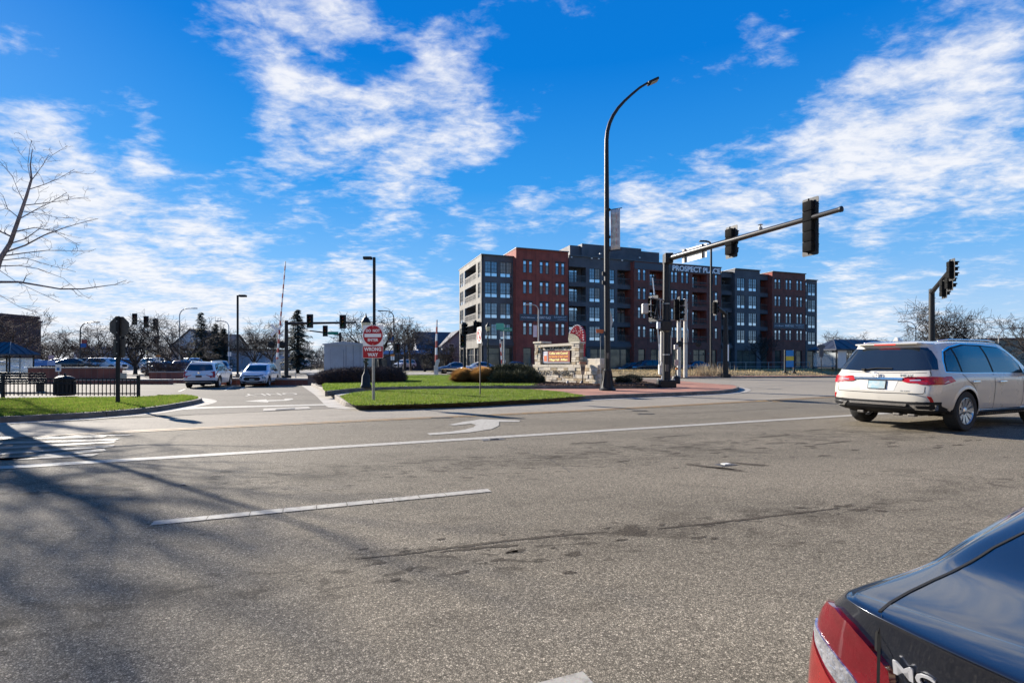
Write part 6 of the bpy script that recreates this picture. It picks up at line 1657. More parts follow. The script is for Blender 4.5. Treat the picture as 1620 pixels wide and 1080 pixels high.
class Car:
    """body lofted from a control table, cut wheel arches, panels laid on the body surface by ray"""
    def __init__(s, name, label, cat, table, scale, paintm, axles, Rw, ns=7, nt=6, group=None, arch=1.17, wid=.235):
        s.t = thing(name, label, cat, (0, 0, 0), 0, group); s.sc = np.array(scale); s.Rw = Rw; s.axles = axles; s.wid = wid
        T = table * s.sc
        D = crdense(T, ns); D = np.swapaxes(crdense(np.swapaxes(D, 0, 1), nt), 0, 1)
        n, m = D.shape[:2]
        D[0, :, 1] = 0; D[-1, :, 1] = 0; D[:, 0, 1] = 0; D[:, -1, 1] = 0; D[:, :, 1] = np.maximum(D[:, :, 1], 0)
        bm = bmesh.new(); vg = {}
        for side in (1, -1):
            for i in range(n):
                for j in range(m): vg[side, i, j] = bm.verts.new((D[i, j, 0], side * D[i, j, 1], D[i, j, 2]))
            for i in range(n - 1):
                for j in range(m - 1):
                    q = [vg[side, i, j], vg[side, i + 1, j], vg[side, i + 1, j + 1], vg[side, i, j + 1]]
                    bm.faces.new(q if side > 0 else q[::-1])
        bmesh.ops.remove_doubles(bm, verts=bm.verts[:], dist=2e-4)
        bmesh.ops.dissolve_degenerate(bm, edges=bm.edges[:], dist=1e-5)
        bmesh.ops.recalc_face_normals(bm, faces=bm.faces[:])
        s.bvh = BVHTree.FromBMesh(bm)
        s.ymax = float(np.abs(D[:, :, 1]).max())
        ra = Rw * arch; s.ra = ra
        kill = []
        for f in bm.faces:
            for ax in axles:
                if all(math.hypot(v.co.x - ax, v.co.z - Rw) < ra and abs(v.co.y) > .45 for v in f.verts): kill.append(f); break
        bmesh.ops.delete(bm, geom=kill, context='FACES')
        for v in bm.verts:
            for ax in axles:
                d = math.hypot(v.co.x - ax, v.co.z - Rw)
                if d < ra and abs(v.co.y) > .45 and d > 1e-4:
                    if v.co.z > Rw: v.co.x = ax + (v.co.x - ax) * ra / d; v.co.z = Rw + (v.co.z - Rw) * ra / d
                    else: v.co.x = ax + math.copysign(math.sqrt(ra * ra - (v.co.z - Rw) ** 2), v.co.x - ax)
        me = bpy.data.meshes.new('body'); bm.to_mesh(me); bm.free()
        s.body = link('body', me, paintm, s.t, True); s.P = paintm
        for ax in axles:
            for sd in (1, -1):
                vs, fs = [], []; k = 18; y1 = s.ymax * .97
                for q in range(k + 1):
                    a = R(-8) + R(196) * q / k
                    for y in (.42, y1 - .02): vs.append((ax + math.cos(a) * ra * 1.012, sd * y, Rw + math.sin(a) * ra * 1.012))
                fs = [(q * 2, q * 2 + 1, q * 2 + 3, q * 2 + 2) for q in range(k)] + [tuple(q * 2 for q in range(k + 1))]
                MB().add(vs, fs).build('wheel_well', TRIMB, s.t)
                add_wheel(s.t, ax, sd * (s.ymax - wid / 2 - .012), Rw, wid, s.spokes if hasattr(s, 'spokes') else 10)
    def cast(s, p, d):
        h = s.bvh.ray_cast(Vector(p), Vector(d)); return (h[0], h[1]) if h[0] is not None else None
    def panel(s, name, poly, axis, m, off=.004, parent=None, cuts=3, skirt=.012, side=1, smooth=True, emin=.11):
        """poly in (x,z) for axis 'y' (side = +-1), (y,z) for 'r' (rear) / 'f' (front), (x,y) for 't' (top); laid on the body"""
        bm = bmesh.new()
        if axis == 'y': mk = lambda a, b: (Vector((a, side * 3, b)), Vector((0, -side, 0)))
        elif axis == 'r': mk = lambda a, b: (Vector((-6, a, b)), Vector((1, 0, 0)))
        elif axis == 'f': mk = lambda a, b: (Vector((6, a, b)), Vector((-1, 0, 0)))
        else: mk = lambda a, b: (Vector((a, b, 5)), Vector((0, 0, -1)))
        pts = [Vector((p[0], p[1], 0)) for p in poly]
        dense = []
        for i in range(len(pts)):
            a, b = pts[i], pts[(i + 1) % len(pts)]; n = max(1, int((b - a).length / .08))
            for k in range(n): dense.append(a.lerp(b, k / n))
        vs = [bm.verts.new(p) for p in dense]; f = bm.faces.new(vs)
        bmesh.ops.triangulate(bm, faces=[f])
        inner = 0
        for _ in range(cuts):
            es = [e for e in bm.edges if e.calc_length() > emin]
            if not es: break
            bmesh.ops.subdivide_edges(bm, edges=es, cuts=1); bmesh.ops.triangulate(bm, faces=bm.faces[:])
        ok = True
        last = None; miss = []
        for v in bm.verts:
            o, d = mk(v.co.x, v.co.y); h = s.bvh.ray_cast(o, d)
            if h[0] is None: miss.append(v); continue
            nrm = h[1] if h[1].dot(d) < 0 else -h[1]
            v.co = h[0] + nrm * off
        if miss: bmesh.ops.delete(bm, geom=miss, context='VERTS')
        if not bm.faces: bm.free(); return None
        bmesh.ops.recalc_face_normals(bm, faces=bm.faces[:])
        _, d = mk(0, 0)
        if sum((f.normal.dot(d) * f.calc_area() for f in bm.faces)) > 0: bmesh.ops.reverse_faces(bm, faces=bm.faces[:])
        if skirt:
            be = [e for e in bm.edges if len(e.link_faces) == 1]
            r = bmesh.ops.extrude_edge_only(bm, edges=be)
            for v in [g for g in r['geom'] if isinstance(g, bmesh.types.BMVert)]: v.co += d * skirt
        me = bpy.data.meshes.new(name); bm.to_mesh(me); bm.free()
        return link(name, me, m, parent or s.t, 40 if smooth else None)
    def both(s, name, poly, m, **k):
        return [s.panel(name, poly, 'y', m, side=sd, **k) for sd in (1, -1)]
    def mirrored(s, name, poly, axis, m, **k):
        return [s.panel(name, [(q[0] * f, q[1]) for q in poly], axis, m, **k) for f in (1, -1)]
    def line(s, pts, axis, m=TRIMB, w=.010, name='panel_seam', off=.003, side=1, parent=None):
        P = [Vector(p) for p in pts]; L_, R__ = [], []
        for i in range(len(P)):
            d = (P[min(i + 1, len(P) - 1)] - P[max(i - 1, 0)]).normalized(); n = Vector((-d.y, d.x)) * w / 2; L_.append(P[i] + n); R__.append(P[i] - n)
        return s.panel(name, [tuple(q) for q in L_ + R__[::-1]], axis, m, off, parent, 1, 0, side)
    def arch_trim(s, m, w=.045, off=.012):
        for ax in s.axles:
            for sd in (1, -1):
                vs, k = [], 26
                rows = []
                for q in range(k + 1):
                    a = R(-18) + R(216) * q / k; ring = []
                    for rr in (s.ra * .965, s.ra + w * .5, s.ra + w):
                        x, z = ax + math.cos(a) * rr, s.Rw + math.sin(a) * rr
                        h = s.bvh.ray_cast(Vector((x, sd * 3, z)), Vector((0, -sd, 0)))
                        if h[0] is None or abs(h[0].y) < .7 * s.ymax or h[0].y * sd < 0: ring = None; break
                        ring.append((x, h[0].y + sd * (off if rr < s.ra + w * .9 else .002), z))
                    if ring: rows.append(ring)
                vs = [p for r_ in rows for p in r_]
                fs = [(i * 3 + j, i * 3 + j + 1, i * 3 + 4 + j, i * 3 + 3 + j) for i in range(len(rows) - 1) for j in range(2)]
                inn_ = []
                MB().add(vs, fs).build('arch_trim', m, s.t, True)
    def mirrors(s, x, y, z, m):
        for sd in (1, -1):
            o = MB().bbox((x, sd * y, z), (.16, .22, .15), .045).build('mirror', m, s.t, smooth=40)
            MB().bbox((x - .082, sd * y, z), (.012, .18, .11), .004).build('mirror_glass', CARGL, o)
    def place(s, pos, heading):
        s.t.location = pos; s.t.rotation_euler = (0, 0, heading); return s.t

def suv_common(c, sc, wtop=1.0, chrome=True, detail=True, roofrail=True):
    sx, sy, sz = sc
    q = lambda L: [(a * sx, b * sz) for a, b in L]
    qr = lambda L: [(a * sy, b * sz) for a, b in L]
    qt = lambda L: [(a * sx, b * sy) for a, b in L]
    # side glass
    wins = [[(-1.93, 1.10), (-1.55, 1.085), (-1.55, 1.50), (-1.72, 1.44), (-1.86, 1.28)], [(-1.50, 1.085), (-.48, 1.07), (-.52, 1.56), (-1.05, 1.57), (-1.50, 1.51)], [(-.42, 1.07), (.62, 1.07), (.66, 1.22), (.38, 1.45), (.18, 1.535), (-.45, 1.56)]]
    outer = [(-1.99, 1.075), (-1.5, 1.06), (.80, 1.045), (.74, 1.22), (.42, 1.49), (.18, 1.575), (-.5, 1.61), (-1.1, 1.615), (-1.55, 1.55), (-1.78, 1.47), (-1.92, 1.29)]
    for sd in (1, -1):
        if chrome: c.panel('window_trim', q(outer), 'y', CHROME, .003, side=sd)
        big = [(-1.965, 1.09), (-1.5, 1.075), (.76, 1.06), (.70, 1.22), (.40, 1.47), (.17, 1.555), (-.5, 1.59), (-1.1, 1.595), (-1.53, 1.53), (-1.76, 1.45), (-1.89, 1.28)]
        c.panel('pillar_trim', q(big), 'y', TRIMB, .0055, side=sd)
        for wv in wins: c.panel('side_window', q(wv), 'y', CARGL, .009, side=sd)
    c.panel('windshield', [(y * sy, z * sz) for y, z in ((-.70, 1.13), (.70, 1.13), (.60, 1.55), (-.60, 1.55))], 'f', CARGL, .006, cuts=4)
    return q, qr, qt

# ---------- the white car passing on the right
S1 = (1.0, 1.0, 1.0); K1 = 1.06
Car.spokes = 10
m1 = Car('passing_suv', 'large pearl white sport utility car driving past with red tail lamps lit by the sun', 'car', suv_table(), (1.0, 1.01, 1.015), WPAINT, (-1.42, 1.40), .375, ns=9, nt=8, arch=1.13)
q, qr, qt = suv_common(m1, (1.0, 1.01, 1.015))
# rear glass, wrapping into the pillars
m1.panel('rear_window', qr([(-.80, 1.115), (-.4, 1.095), (0, 1.09), (.4, 1.095), (.80, 1.115), (.745, 1.30), (.69, 1.46), (.63, 1.525), (-.63, 1.525), (-.69, 1.46), (-.745, 1.30)]), 'r', CARGL, .006, cuts=4)
for sd in (1, -1): m1.panel('rear_window_corner', q([(-2.24, 1.125), (-2.15, 1.12), (-2.05, 1.30), (-2.035, 1.47), (-2.09, 1.50), (-2.16, 1.33)]), 'y', CARGL, .012, side=sd)
MB().bbox((-2.08, 0, 1.630), (.26, 1.12, .03), .012).build('roof_spoiler', WPAINT, m1.t, smooth=50)
MB().bbox((-2.208, 0, 1.622), (.02, .38, .02), .004).build('brake_lamp', BRAKE, m1.t)
MB().tube([(-2.385, .26, 1.135), (-2.37, .05, 1.165), (-2.36, -.22, 1.16)], .012, 6).bbox((-2.39, .28, 1.13), (.06, .07, .05), .012).build('rear_wiper', TRIMB, m1.t)
# tail lamps
for sd in (1, -1):
    lens = m1.panel('tail_lamp', [(sd * a, b) for a, b in qr([(.42, .955), (.47, .985), (.66, .995), (.93, 1.0), (.955, .92), (.94, .86), (.80, .85), (.66, .88), (.50, .885), (.43, .905)])], 'r', TAIL, .016, skirt=.03)
    m1.panel('tail_lamp', q([(-2.40, 1.0), (-2.22, .995), (-2.05, .99), (-1.95, .982), (-2.03, .93), (-2.15, .885), (-2.3, .86), (-2.40, .86)]), 'y', TAIL, .014, side=sd, skirt=.03)
    m1.panel('reversing_lamp', [(sd * a, b) for a, b in qr([(.54, .935), (.70, .945), (.71, .925), (.55, .915)])], 'r', HEAD, .020, parent=lens)
    m1.panel('lamp_shadow', [(sd * a, b) for a, b in qr([(.50, .905), (.68, .89), (.80, .85), (.80, .90), (.68, .915)])], 'r', TAILB, .018, parent=lens)
# tailgate seams, chrome bar, plate, badges
gate_l = qr([(-.80, 1.09), (-.80, 1.0)]); 
for sd in (1, -1):
    m1.line([(sd * .80, 1.12), (sd * .835, 1.04), (sd * .80, .99)], 'r'); m1.line([(sd * .78, .835), (sd * .78, .73), (sd * .755, .705)], 'r')
m1.line([(-.755, .705), (0, .695), (.755, .705)], 'r', w=.012)
m1.line([(-.83, 1.085), (0, 1.07), (.83, 1.085)], 'r', w=.007)
m1.panel('plate_recess', [(-.36, .945), (.36, .945), (.30, .74), (-.30, .74)], 'r', mat('recess_white', (.55, .53, .50), .3, coat=.6), .003, skirt=0)
m1.panel('chrome_bar', [(-.44, .985), (.44, .985), (.43, .945), (-.43, .945)], 'r', CHROME, .030, skirt=.04)
pf = m1.panel('plate_frame', [(-.165, .925), (.165, .925), (.165, .765), (-.165, .765)], 'r', TRIMB, .018, skirt=.02)
m1.panel('number_plate', [(-.152, .915), (.152, .915), (.152, .775), (-.152, .775)], 'r', PLATEM, .022, parent=pf)
# caliper style emblem: ring and two legs with a bar
ring = MB(); ez, ey_, exx = 1.035, .03, -2.455
ring.tube([(exx + .0, ey_ + .058 * math.cos(a * PI / 12), ez + .05 * math.sin(a * PI / 12)) for a in range(25)], .0065, 6)
ring.tube([(exx, ey_ - .026, ez - .032), (exx, ey_ - .006, ez + .036)], .006, 5).tube([(exx, ey_ + .026, ez - .032), (exx, ey_ + .006, ez + .036)], .006, 5).tube([(exx, ey_ - .02, ez - .012), (exx, ey_ + .02, ez - .012)], .005, 5)
ring.build('emblem', CHROME, m1.t, True)
o = text('model_lettering', 'MDX', .062, CHROME, m1.t, Matrix.Translation((-2.452, -.52, 1.03)) @ Matrix.Rotation(-PI / 2, 4, 'Z') @ Matrix.Rotation(PI / 2, 4, 'X'), .004, bold=.003, sx=1.6)
o = text('model_lettering', 'SH-AWD', .032, CHROME, m1.t, Matrix.Translation((-2.508, -.52, .745)) @ Matrix.Rotation(-PI / 2, 4, 'Z') @ Matrix.Rotation(PI / 2, 4, 'X'), .003, bold=.002, sx=1.3)
# lower bumper
m1.panel('bumper_lower', [(-.93, .565), (-.5, .55), (.5, .55), (.93, .565), (.90, .36), (.6, .338), (-.6, .338), (-.90, .36)], 'r', TRIMB, .016, cuts=7, emin=.05)
for sd in (1, -1): m1.panel('bumper_lower', [(-2.44, .56), (-2.2, .50), (-1.86, .40), (-1.84, .33), (-2.40, .34)], 'y', TRIMB, .008, side=sd)
m1.panel('chrome_strip', [(-.52, .515), (.52, .515), (.50, .475), (-.50, .475)], 'r', CHROME, .03, skirt=.04)
for sd in (1, -1):
    ex_ = m1.panel('exhaust_finisher', [(sd * a, b) for a, b in ((.56, .50), (.90, .515), (.88, .425), (.64, .42))], 'r', CHROME, .026, skirt=.04)
    m1.panel('exhaust_mouth', [(sd * a, b) for a, b in ((.64, .487), (.865, .497), (.85, .44), (.68, .437))], 'r', TRIMB, .031, parent=ex_)
    m1.panel('bumper_reflector', [(-2.40, .66), (-2.375, .66), (-2.33, .55), (-2.36, .54)], 'y', TAIL, .010, side=sd)
MB().bbox((-1.85, 0, .36), (.8, 1.35, .14), .05).build('underbody', TRIMB, m1.t)
for y in (-.3, .35, -.55): MB().bbox((-2.33, y, .30), (.12, .12, .05), .015).build('tow_bracket', IRON, m1.t)
MB().bbox((-1.42, 0, .33), (.12, 1.4, .1), .03).build('axle', IRON, m1.t)
# doors
for sd in (1, -1):
    for pts in ([(-.455, 1.06), (-.44, .8), (-.47, .45), (-.49, .40)], [(.62, 1.05), (.66, .8), (.64, .5), (.58, .38)], [(-1.52, 1.06), (-1.42, .95), (-1.20, .84), (-1.02, .62), (-.96, .42)], [(-.96, .40), (.58, .385)]): m1.line(pts, 'y', side=sd, w=.011)
    for (x, z) in ((-1.18, .905), (-.20, .895)):
        h = m1.cast((x, sd * 3, z), (0, -sd, 0))
        MB().bbox((x, h[0].y + sd * .03, z + .01), (.24, .022, .035), .01).bbox((x - .09, h[0].y + sd * .012, z + .01), (.03, .03, .03), .008).bbox((x + .09, h[0].y + sd * .012, z + .01), (.03, .03, .03), .008).build('door_handle', CHROME, m1.t, smooth=40)
        m1.panel('handle_cup', [(x + .075 * math.cos(a * PI / 8), z + .042 * math.sin(a * PI / 8)) for a in range(16)], 'y', mat('cup_shade', (.42, .40, .37), .3, coat=.5), .003, side=sd, skirt=0)
    m1.panel('fuel_door', [(-1.98, .93), (-1.80, .93), (-1.80, .77), (-1.98, .77)], 'y', WPAINT, .002, side=sd, skirt=0)
    m1.panel('sill_trim', [(-.98, .36), (.98, .36), (.98, .27), (-.98, .27)], 'y', TRIMB, .012, side=sd)
    m1.panel('sill_chrome', [(-.96, .385), (.96, .385), (.96, .355), (-.96, .355)], 'y', CHROME, .02, side=sd, skirt=.03)
    MB().tube([(-1.75, sd * .66, 1.675), (-1.4, sd * .685, 1.71), (.0, sd * .685, 1.715), (.3, sd * .66, 1.68)], .016, 6).build('roof_rail', CHROME, m1.t, True)
m1.arch_trim(WPAINT, .05, .010)
MB().add([(-1.86, -.045, 1.70), (-1.86, .045, 1.70), (-1.62, .03, 1.70), (-1.62, -.03, 1.70), (-1.83, -.02, 1.775), (-1.83, .02, 1.775), (-1.70, .012, 1.745), (-1.70, -.012, 1.745)], [(0, 1, 5, 4), (4, 5, 6, 7), (1, 2, 6, 5), (3, 0, 4, 7), (2, 3, 7, 6)]).build('roof_fin', WPAINT, m1.t)
m1.mirrors(.78, 1.06, 1.10, WPAINT)
for sd in (1, -1): m1.panel('head_lamp', [(sd * .5, .86), (sd * .86, .84), (sd * .86, .74), (sd * .5, .76)], 'f', HEAD, .01)
m1.panel('grille', [(-.42, .82), (.42, .82), (.36, .6), (-.36, .6)], 'f', TRIMB, .01)
HEAD1 = R(24.5)
wn_ = G(1518, 681); hv = Vector((math.cos(HEAD1), math.sin(HEAD1))); lv = Vector((-hv.y, hv.x))
yw = -(m1.ymax - m1.wid / 2 - .012)
m1.t.scale = (K1,) * 3
m1.place((wn_.x - (hv.x * -1.42 + lv.x * yw) * K1, wn_.y - (hv.y * -1.42 + lv.y * yw) * K1, 0), HEAD1)

# ---------- parked pale SUV seen from behind
def parked_rear(name, label, pm, pos, head, k, group=None):
    c = Car(name, label, 'car', suv_table(), (.97, .985, 1.0), pm, (-1.38, 1.36), .365, ns=5, nt=5, group=group)
    suv_common(c, (.97, .985, 1.0))
    c.panel('rear_window', [(-.76, 1.14), (0, 1.08), (.76, 1.14), (.66, 1.47), (.55, 1.50), (-.55, 1.50), (-.66, 1.47)], 'r', CARGL, .006)
    for sd in (1, -1):
        c.panel('tail_lamp', [(sd * .77, 1.06), (sd * .91, 1.08), (sd * .945, .66), (sd * .80, .68)], 'r', TAIL, .016, skirt=.03)
        c.panel('tail_lamp', [(-2.37, 1.08), (-2.22, 1.02), (-2.20, .8), (-2.37, .66)], 'y', TAIL, .014, side=sd)
        c.line([(sd * .76, 1.1), (sd * .77, .9), (sd * .78, .62)], 'r')
        for (x, z) in ((-1.15, .92), (-.2, .91)):
            h = c.cast((x, sd * 3, z), (0, -sd, 0)); MB().bbox((x, h[0].y + sd * .02, z), (.22, .03, .03), .008).build('door_handle', CHROME, c.t)
        MB().tube([(-1.7, sd * .63, 1.66), (-1.4, sd * .66, 1.72), (.2, sd * .66, 1.72), (.4, sd * .62, 1.66)], .02, 6).build('roof_rail', CHROME, c.t, True)
    c.line([(-.78, .62), (.78, .62)], 'r', w=.014)
    c.panel('chrome_bar', [(-.36, .875), (.36, .875), (.36, .845), (-.36, .845)], 'r', CHROME, .02)
    MB().lathe([(.06, 0), (.06, .01)], 12, M=Matrix.Translation((-2.42, 0, .97)) @ Matrix.Rotation(-PI / 2, 4, 'Y')).build('emblem', CHROME, c.t)
    c.panel('number_plate', [(-.17, .82), (.17, .82), (.17, .69), (-.17, .69)], 'r', mat('dark_plate', (.09, .05, .045), .5), .015)
    c.panel('bumper_lower', [(-.93, .50), (.93, .50), (.90, .36), (-.90, .36)], 'r', TRIMB, .008)
    for sd in (1, -1): c.panel('bumper_lower', [(-2.4, .5), (-1.85, .42), (-1.83, .32), (-2.38, .34)], 'y', TRIMB, .008, side=sd)
    MB().bbox((-1.95, 0, .30), (.8, 1.35, .16), .05).build('underbody', TRIMB, c.t)
    c.arch_trim(TRIMB if pm is not WPAINT else pm, .035); c.mirrors(.75, 1.04, 1.12, pm)
    for sd in (1, -1): c.panel('head_lamp', [(sd * .5, .86), (sd * .86, .84), (sd * .86, .70), (sd * .6, .72)], 'f', HEAD, .01)
    c.t.scale = (k,) * 3; c.place(pos, head); return c
PW = paint('cool_white_paint', (.62, .65, .70)); PB = paint('frost_white_paint', (.60, .65, .72))
parked_rear('parked_suv', 'white sport utility car parked with its rear and red tail lamps towards the road', PW, (-17.1, 29.0, 0), PI / 2 + R(15.5), .84)
# ---------- parked SUV facing the camera
def parked_front(label, pm, pos, head, k):
    sc = (.93, .965, .985)
    c = Car('parked_suv', label, 'car', suv_table(), sc, pm, (-1.30, 1.30), .35, ns=5, nt=5)
    suv_common(c, sc, chrome=False)
    c.panel('hood_seam', [(-.8, .885), (.8, .885), (.8, .878), (-.8, .878)], 'f', TRIMB, .003, skirt=0)
    c.panel('grille_upper', [(-.72, .86), (-.3, .80), (.3, .80), (.72, .86), (.72, .80), (.3, .735), (-.3, .735), (-.72, .80)], 'f', TRIMB, .012)
    c.panel('grille', [(-.44, .69), (.44, .69), (.55, .60), (.46, .46), (-.46, .46), (-.55, .60)], 'f', TRIMB, .014)
    for i in range(3): c.panel('grille_bar', [(-.46, .65 - i * .05), (.46, .65 - i * .05), (.46, .638 - i * .05), (-.46, .638 - i * .05)], 'f', ALLOYD, .02)
    c.panel('emblem', [(-.11, .80), (.11, .80), (.11, .76), (-.11, .76)], 'f', mat('gold_emblem', (.4, .28, .1), .3, .8), .022)
    c.panel('number_plate', [(-.16, .58), (.16, .58), (.16, .47), (-.16, .47)], 'f', PLATEM, .024)
    for sd in (1, -1):
        c.panel('daytime_lamp', [(sd * .50, .855), (sd * .84, .875), (sd * .83, .835), (sd * .52, .81)], 'f', HEAD, .016)
        hl = c.panel('lamp_housing', [(sd * .60, .72), (sd * .82, .73), (sd * .83, .58), (sd * .66, .57)], 'f', TRIMB, .014)
        c.panel('head_lamp', [(sd * .66, .70), (sd * .79, .705), (sd * .79, .61), (sd * .68, .605)], 'f', HEAD, .02, parent=hl)
        MB().tube([(-1.6, sd * .61, 1.63), (-1.3, sd * .64, 1.70), (.2, sd * .64, 1.70), (.35, sd * .6, 1.64)], .02, 6).build('roof_rail', CHROME, c.t, True)
        for (x, z) in ((-1.1, .90), (-.2, .89)):
            h = c.cast((x, sd * 3, z), (0, -sd, 0)); MB().bbox((x, h[0].y + sd * .02, z), (.2, .03, .03), .008).build('door_handle', pm, c.t)
        c.panel('tail_lamp', [(sd * .6, 1.0), (sd * .9, 1.0), (sd * .9, .88), (sd * .6, .88)], 'r', TAIL, .01)
    c.panel('bumper_lower', [(-.84, .44), (-.4, .40), (.4, .40), (.84, .44), (.78, .33), (-.78, .33)], 'f', TRIMB, .010)
    c.panel('skid_plate', [(-.40, .42), (.40, .42), (.34, .35), (-.34, .35)], 'f', ALLOY, .016)
    for sd in (1, -1): c.panel('sill_trim', [(-.93, .37), (.93, .37), (.93, .26), (-.93, .26)], 'y', TRIMB, .01, side=sd)
    c.panel('rear_window', [(-.7, 1.12), (.7, 1.12), (.6, 1.45), (-.6, 1.45)], 'r', CARGL, .006)
    MB().bbox((1.7, 0, .30), (.9, 1.2, .16), .05).build('underbody', TRIMB, c.t)
    c.arch_trim(TRIMB, .05); c.mirrors(.74, 1.0, 1.08, pm)
    c.t.scale = (k,) * 3; c.place(pos, head); return c
parked_front('frost white sport utility car parked nose out beside the brick end wall', PB, (-14.85, 30.2, 0), -PI / 2 + R(13), .80)

# ---------- cars farther off: one of each kind, then copies
def small_suv(pm):
    c = Car('parked_suv', 'far parked car', 'car', suv_table(), (.97, .97, 1.0), pm, (-1.38, 1.36), .36, ns=3, nt=3)
    suv_common(c, (.97, .97, 1.0), chrome=False)
    c.panel('rear_window', [(-.72, 1.12), (.72, 1.12), (.6, 1.48), (-.6, 1.48)], 'r', CARGL, .006, cuts=2)
    for sd in (1, -1):
        c.panel('tail_lamp', [(sd * .70, 1.02), (sd * .90, 1.02), (sd * .92, .82), (sd * .72, .82)], 'r', TAIL, .012, cuts=1)
        c.panel('tail_lamp', [(-2.36, 1.02), (-2.15, 1.0), (-2.15, .86), (-2.36, .82)], 'y', TAIL, .01, side=sd, cuts=1)
        c.panel('head_lamp', [(sd * .5, .86), (sd * .84, .84), (sd * .84, .73), (sd * .55, .74)], 'f', HEAD, .012, cuts=1)
        c.panel('sill_trim', [(-.93, .36), (.93, .36), (.93, .26), (-.93, .26)], 'y', TRIMB, .01, side=sd, cuts=1)
    c.panel('grille', [(-.42, .80), (.42, .80), (.40, .5), (-.40, .5)], 'f', TRIMB, .012, cuts=1)
    c.panel('bumper_lower', [(-.9, .48), (.9, .48), (.88, .36), (-.88, .36)], 'r', TRIMB, .008, cuts=1)
    c.mirrors(.75, 1.02, 1.12, pm); return c
def small_sedan(pm):
    c = Car('parked_sedan', 'far parked car', 'car', sedan_table(), (1, 1, 1), pm, (-1.38, 1.38), .32, ns=3, nt=3)
    for sd in (1, -1):
        c.panel('pillar_trim', [(-1.35, .97), (.95, .945), (.70, 1.14), (.35, 1.32), (-.45, 1.36), (-.95, 1.26)], 'y', TRIMB, .004, side=sd, cuts=2)
        c.panel('side_window', [(-1.2, .985), (-.25, .975), (-.28, 1.325), (-.5, 1.33), (-.92, 1.23)], 'y', CARGL, .008, side=sd, cuts=2)
        c.panel('side_window', [(-.19, .975), (.82, .965), (.64, 1.12), (.32, 1.29), (-.21, 1.325)], 'y', CARGL, .008, side=sd, cuts=2)
        c.panel('tail_lamp', [(sd * .5, .92), (sd * .84, .90), (sd * .85, .76), (sd * .55, .78)], 'r', TAIL, .012, cuts=1)
        c.panel('head_lamp', [(sd * .5, .74), (sd * .8, .72), (sd * .8, .60), (sd * .52, .64)], 'f', HEAD, .012, cuts=1)
    c.panel('windshield', [(-.66, 1.0), (.66, 1.0), (.52, 1.36), (-.52, 1.36)], 'f', CARGL, .006, cuts=3)
    c.panel('rear_window', [(-.62, 1.06), (.62, 1.06), (.48, 1.36), (-.48, 1.36)], 'r', CARGL, .006, cuts=3)
    c.panel('grille', [(-.4, .66), (.4, .66), (.36, .4), (-.36, .4)], 'f', TRIMB, .012, cuts=1)
    c.mirrors(.62, .98, .98, pm); return c
BLU1 = paint('blue_paint', (.025, .075, .17), .3); BLK1 = paint('black_paint_car', (.012, .013, .016)); DRED = paint('maroon_paint', (.07, .012, .018)); WH2 = paint('white_paint_car', (.60, .62, .66)); GRY1 = paint('grey_paint', (.22, .24, .26), .4); LBLU = paint('light_blue_paint', (.22, .34, .48), .3)
proto_suv = small_suv(WH2).t; proto_sed = small_sedan(WH2).t
FARC = 'cars parked in the far car park'
def far(proto, px, Y, head, pm, label, base=0.0, k=1.0, first=[True, True], group=FARC):
    i = 0 if proto is proto_suv else 1
    pos = (xat(px, Y), Y, base)
    if first[i]:
        first[i] = False; o = proto; o.location = pos; o.rotation_euler = (0, 0, R(head)); o['label'] = label; o['group'] = group
        for ch in o.children:
            if ch.name.split('.')[0] in ('body', 'mirror'): ch.data.materials.clear(); ch.data.materials.append(pm)
    else: o = dup(proto, pos, R(head), label, group, mats={'body': pm, 'mirror': pm})
    o.scale = (k,) * 3; return o
far(proto_suv, 168, 66, 0, WH2, 'white family SUV side-on above the taller brick wall', .35)
far(proto_suv, 196, 74, -20, LBLU, 'pale blue SUV behind the stop sign post', .35)
far(proto_suv, 237, 74, 160, WH2, 'white SUV behind the small black post lantern', .4)
far(proto_sed, 245, 62, -35, WH2, 'white saloon half behind the white and orange post sign', .1)
far(proto_sed, 268, 66, -25, GRY1, 'grey saloon beside the leaning bare tree trunk', .2)
far(proto_suv, 290, 50, -75, DRED, 'dark maroon SUV nose away left of the parked white SUV', -.05)
far(proto_suv, 306, 68, -40, WH2, 'white SUV roof above the dark maroon SUV', .35)
far(proto_suv, 347, 50, -60, GRY1, 'grey SUV tucked behind the parked white SUV', -.1)
far(proto_sed, 98, 66, 10, GRY1, 'grey saloon with sun flare on its window above the brick wall', .45)
far(proto_sed, 118, 64, 25, BLK1, 'black saloon above the taller brick wall', .5)
far(proto_suv, 136, 66, 20, BLK1, 'black SUV next to the white family SUV', .3)
far(proto_sed, 6, 54, 20, SILV, 'silver saloon seen through the bus shelter glass', .1)
far(proto_sed, 28, 62, 20, WH2, 'white saloon seen through the bus shelter beyond the silver one', .4)
far(proto_sed, 60, 70, 20, WH2, 'white saloon roof behind the blue station sign', .4)
far(proto_suv, 466, 82, 178, WH2, 'white people carrier behind the black mast pole left of the shed', .25, group='cars on the far street')
far(proto_suv, 640, 92, -120, WH2, 'white van-like SUV in front of the blue shop', .3, group='cars on the far street')
far(proto_sed, 719, 66, 195, BLU1, 'dark blue saloon at the lawn edge left of the brown grass', .0, group='cars on the far street')
far(proto_sed, 758, 64, 200, SILV, 'silver blue saloon half hidden by the brown grass', .05, group='cars on the far street')
far(proto_sed, 812, 66, 200, BLU1, 'blue saloon roof just above the juniper', .1, group='cars on the far street')
far(proto_sed, 690, 98, 0, WH2, 'white saloon in front of the grey house', .3, group='cars on the far street')
far(proto_sed, 456, 80, 150, GRY1, 'grey saloon next to the white people carrier', .2, group='cars on the far street')
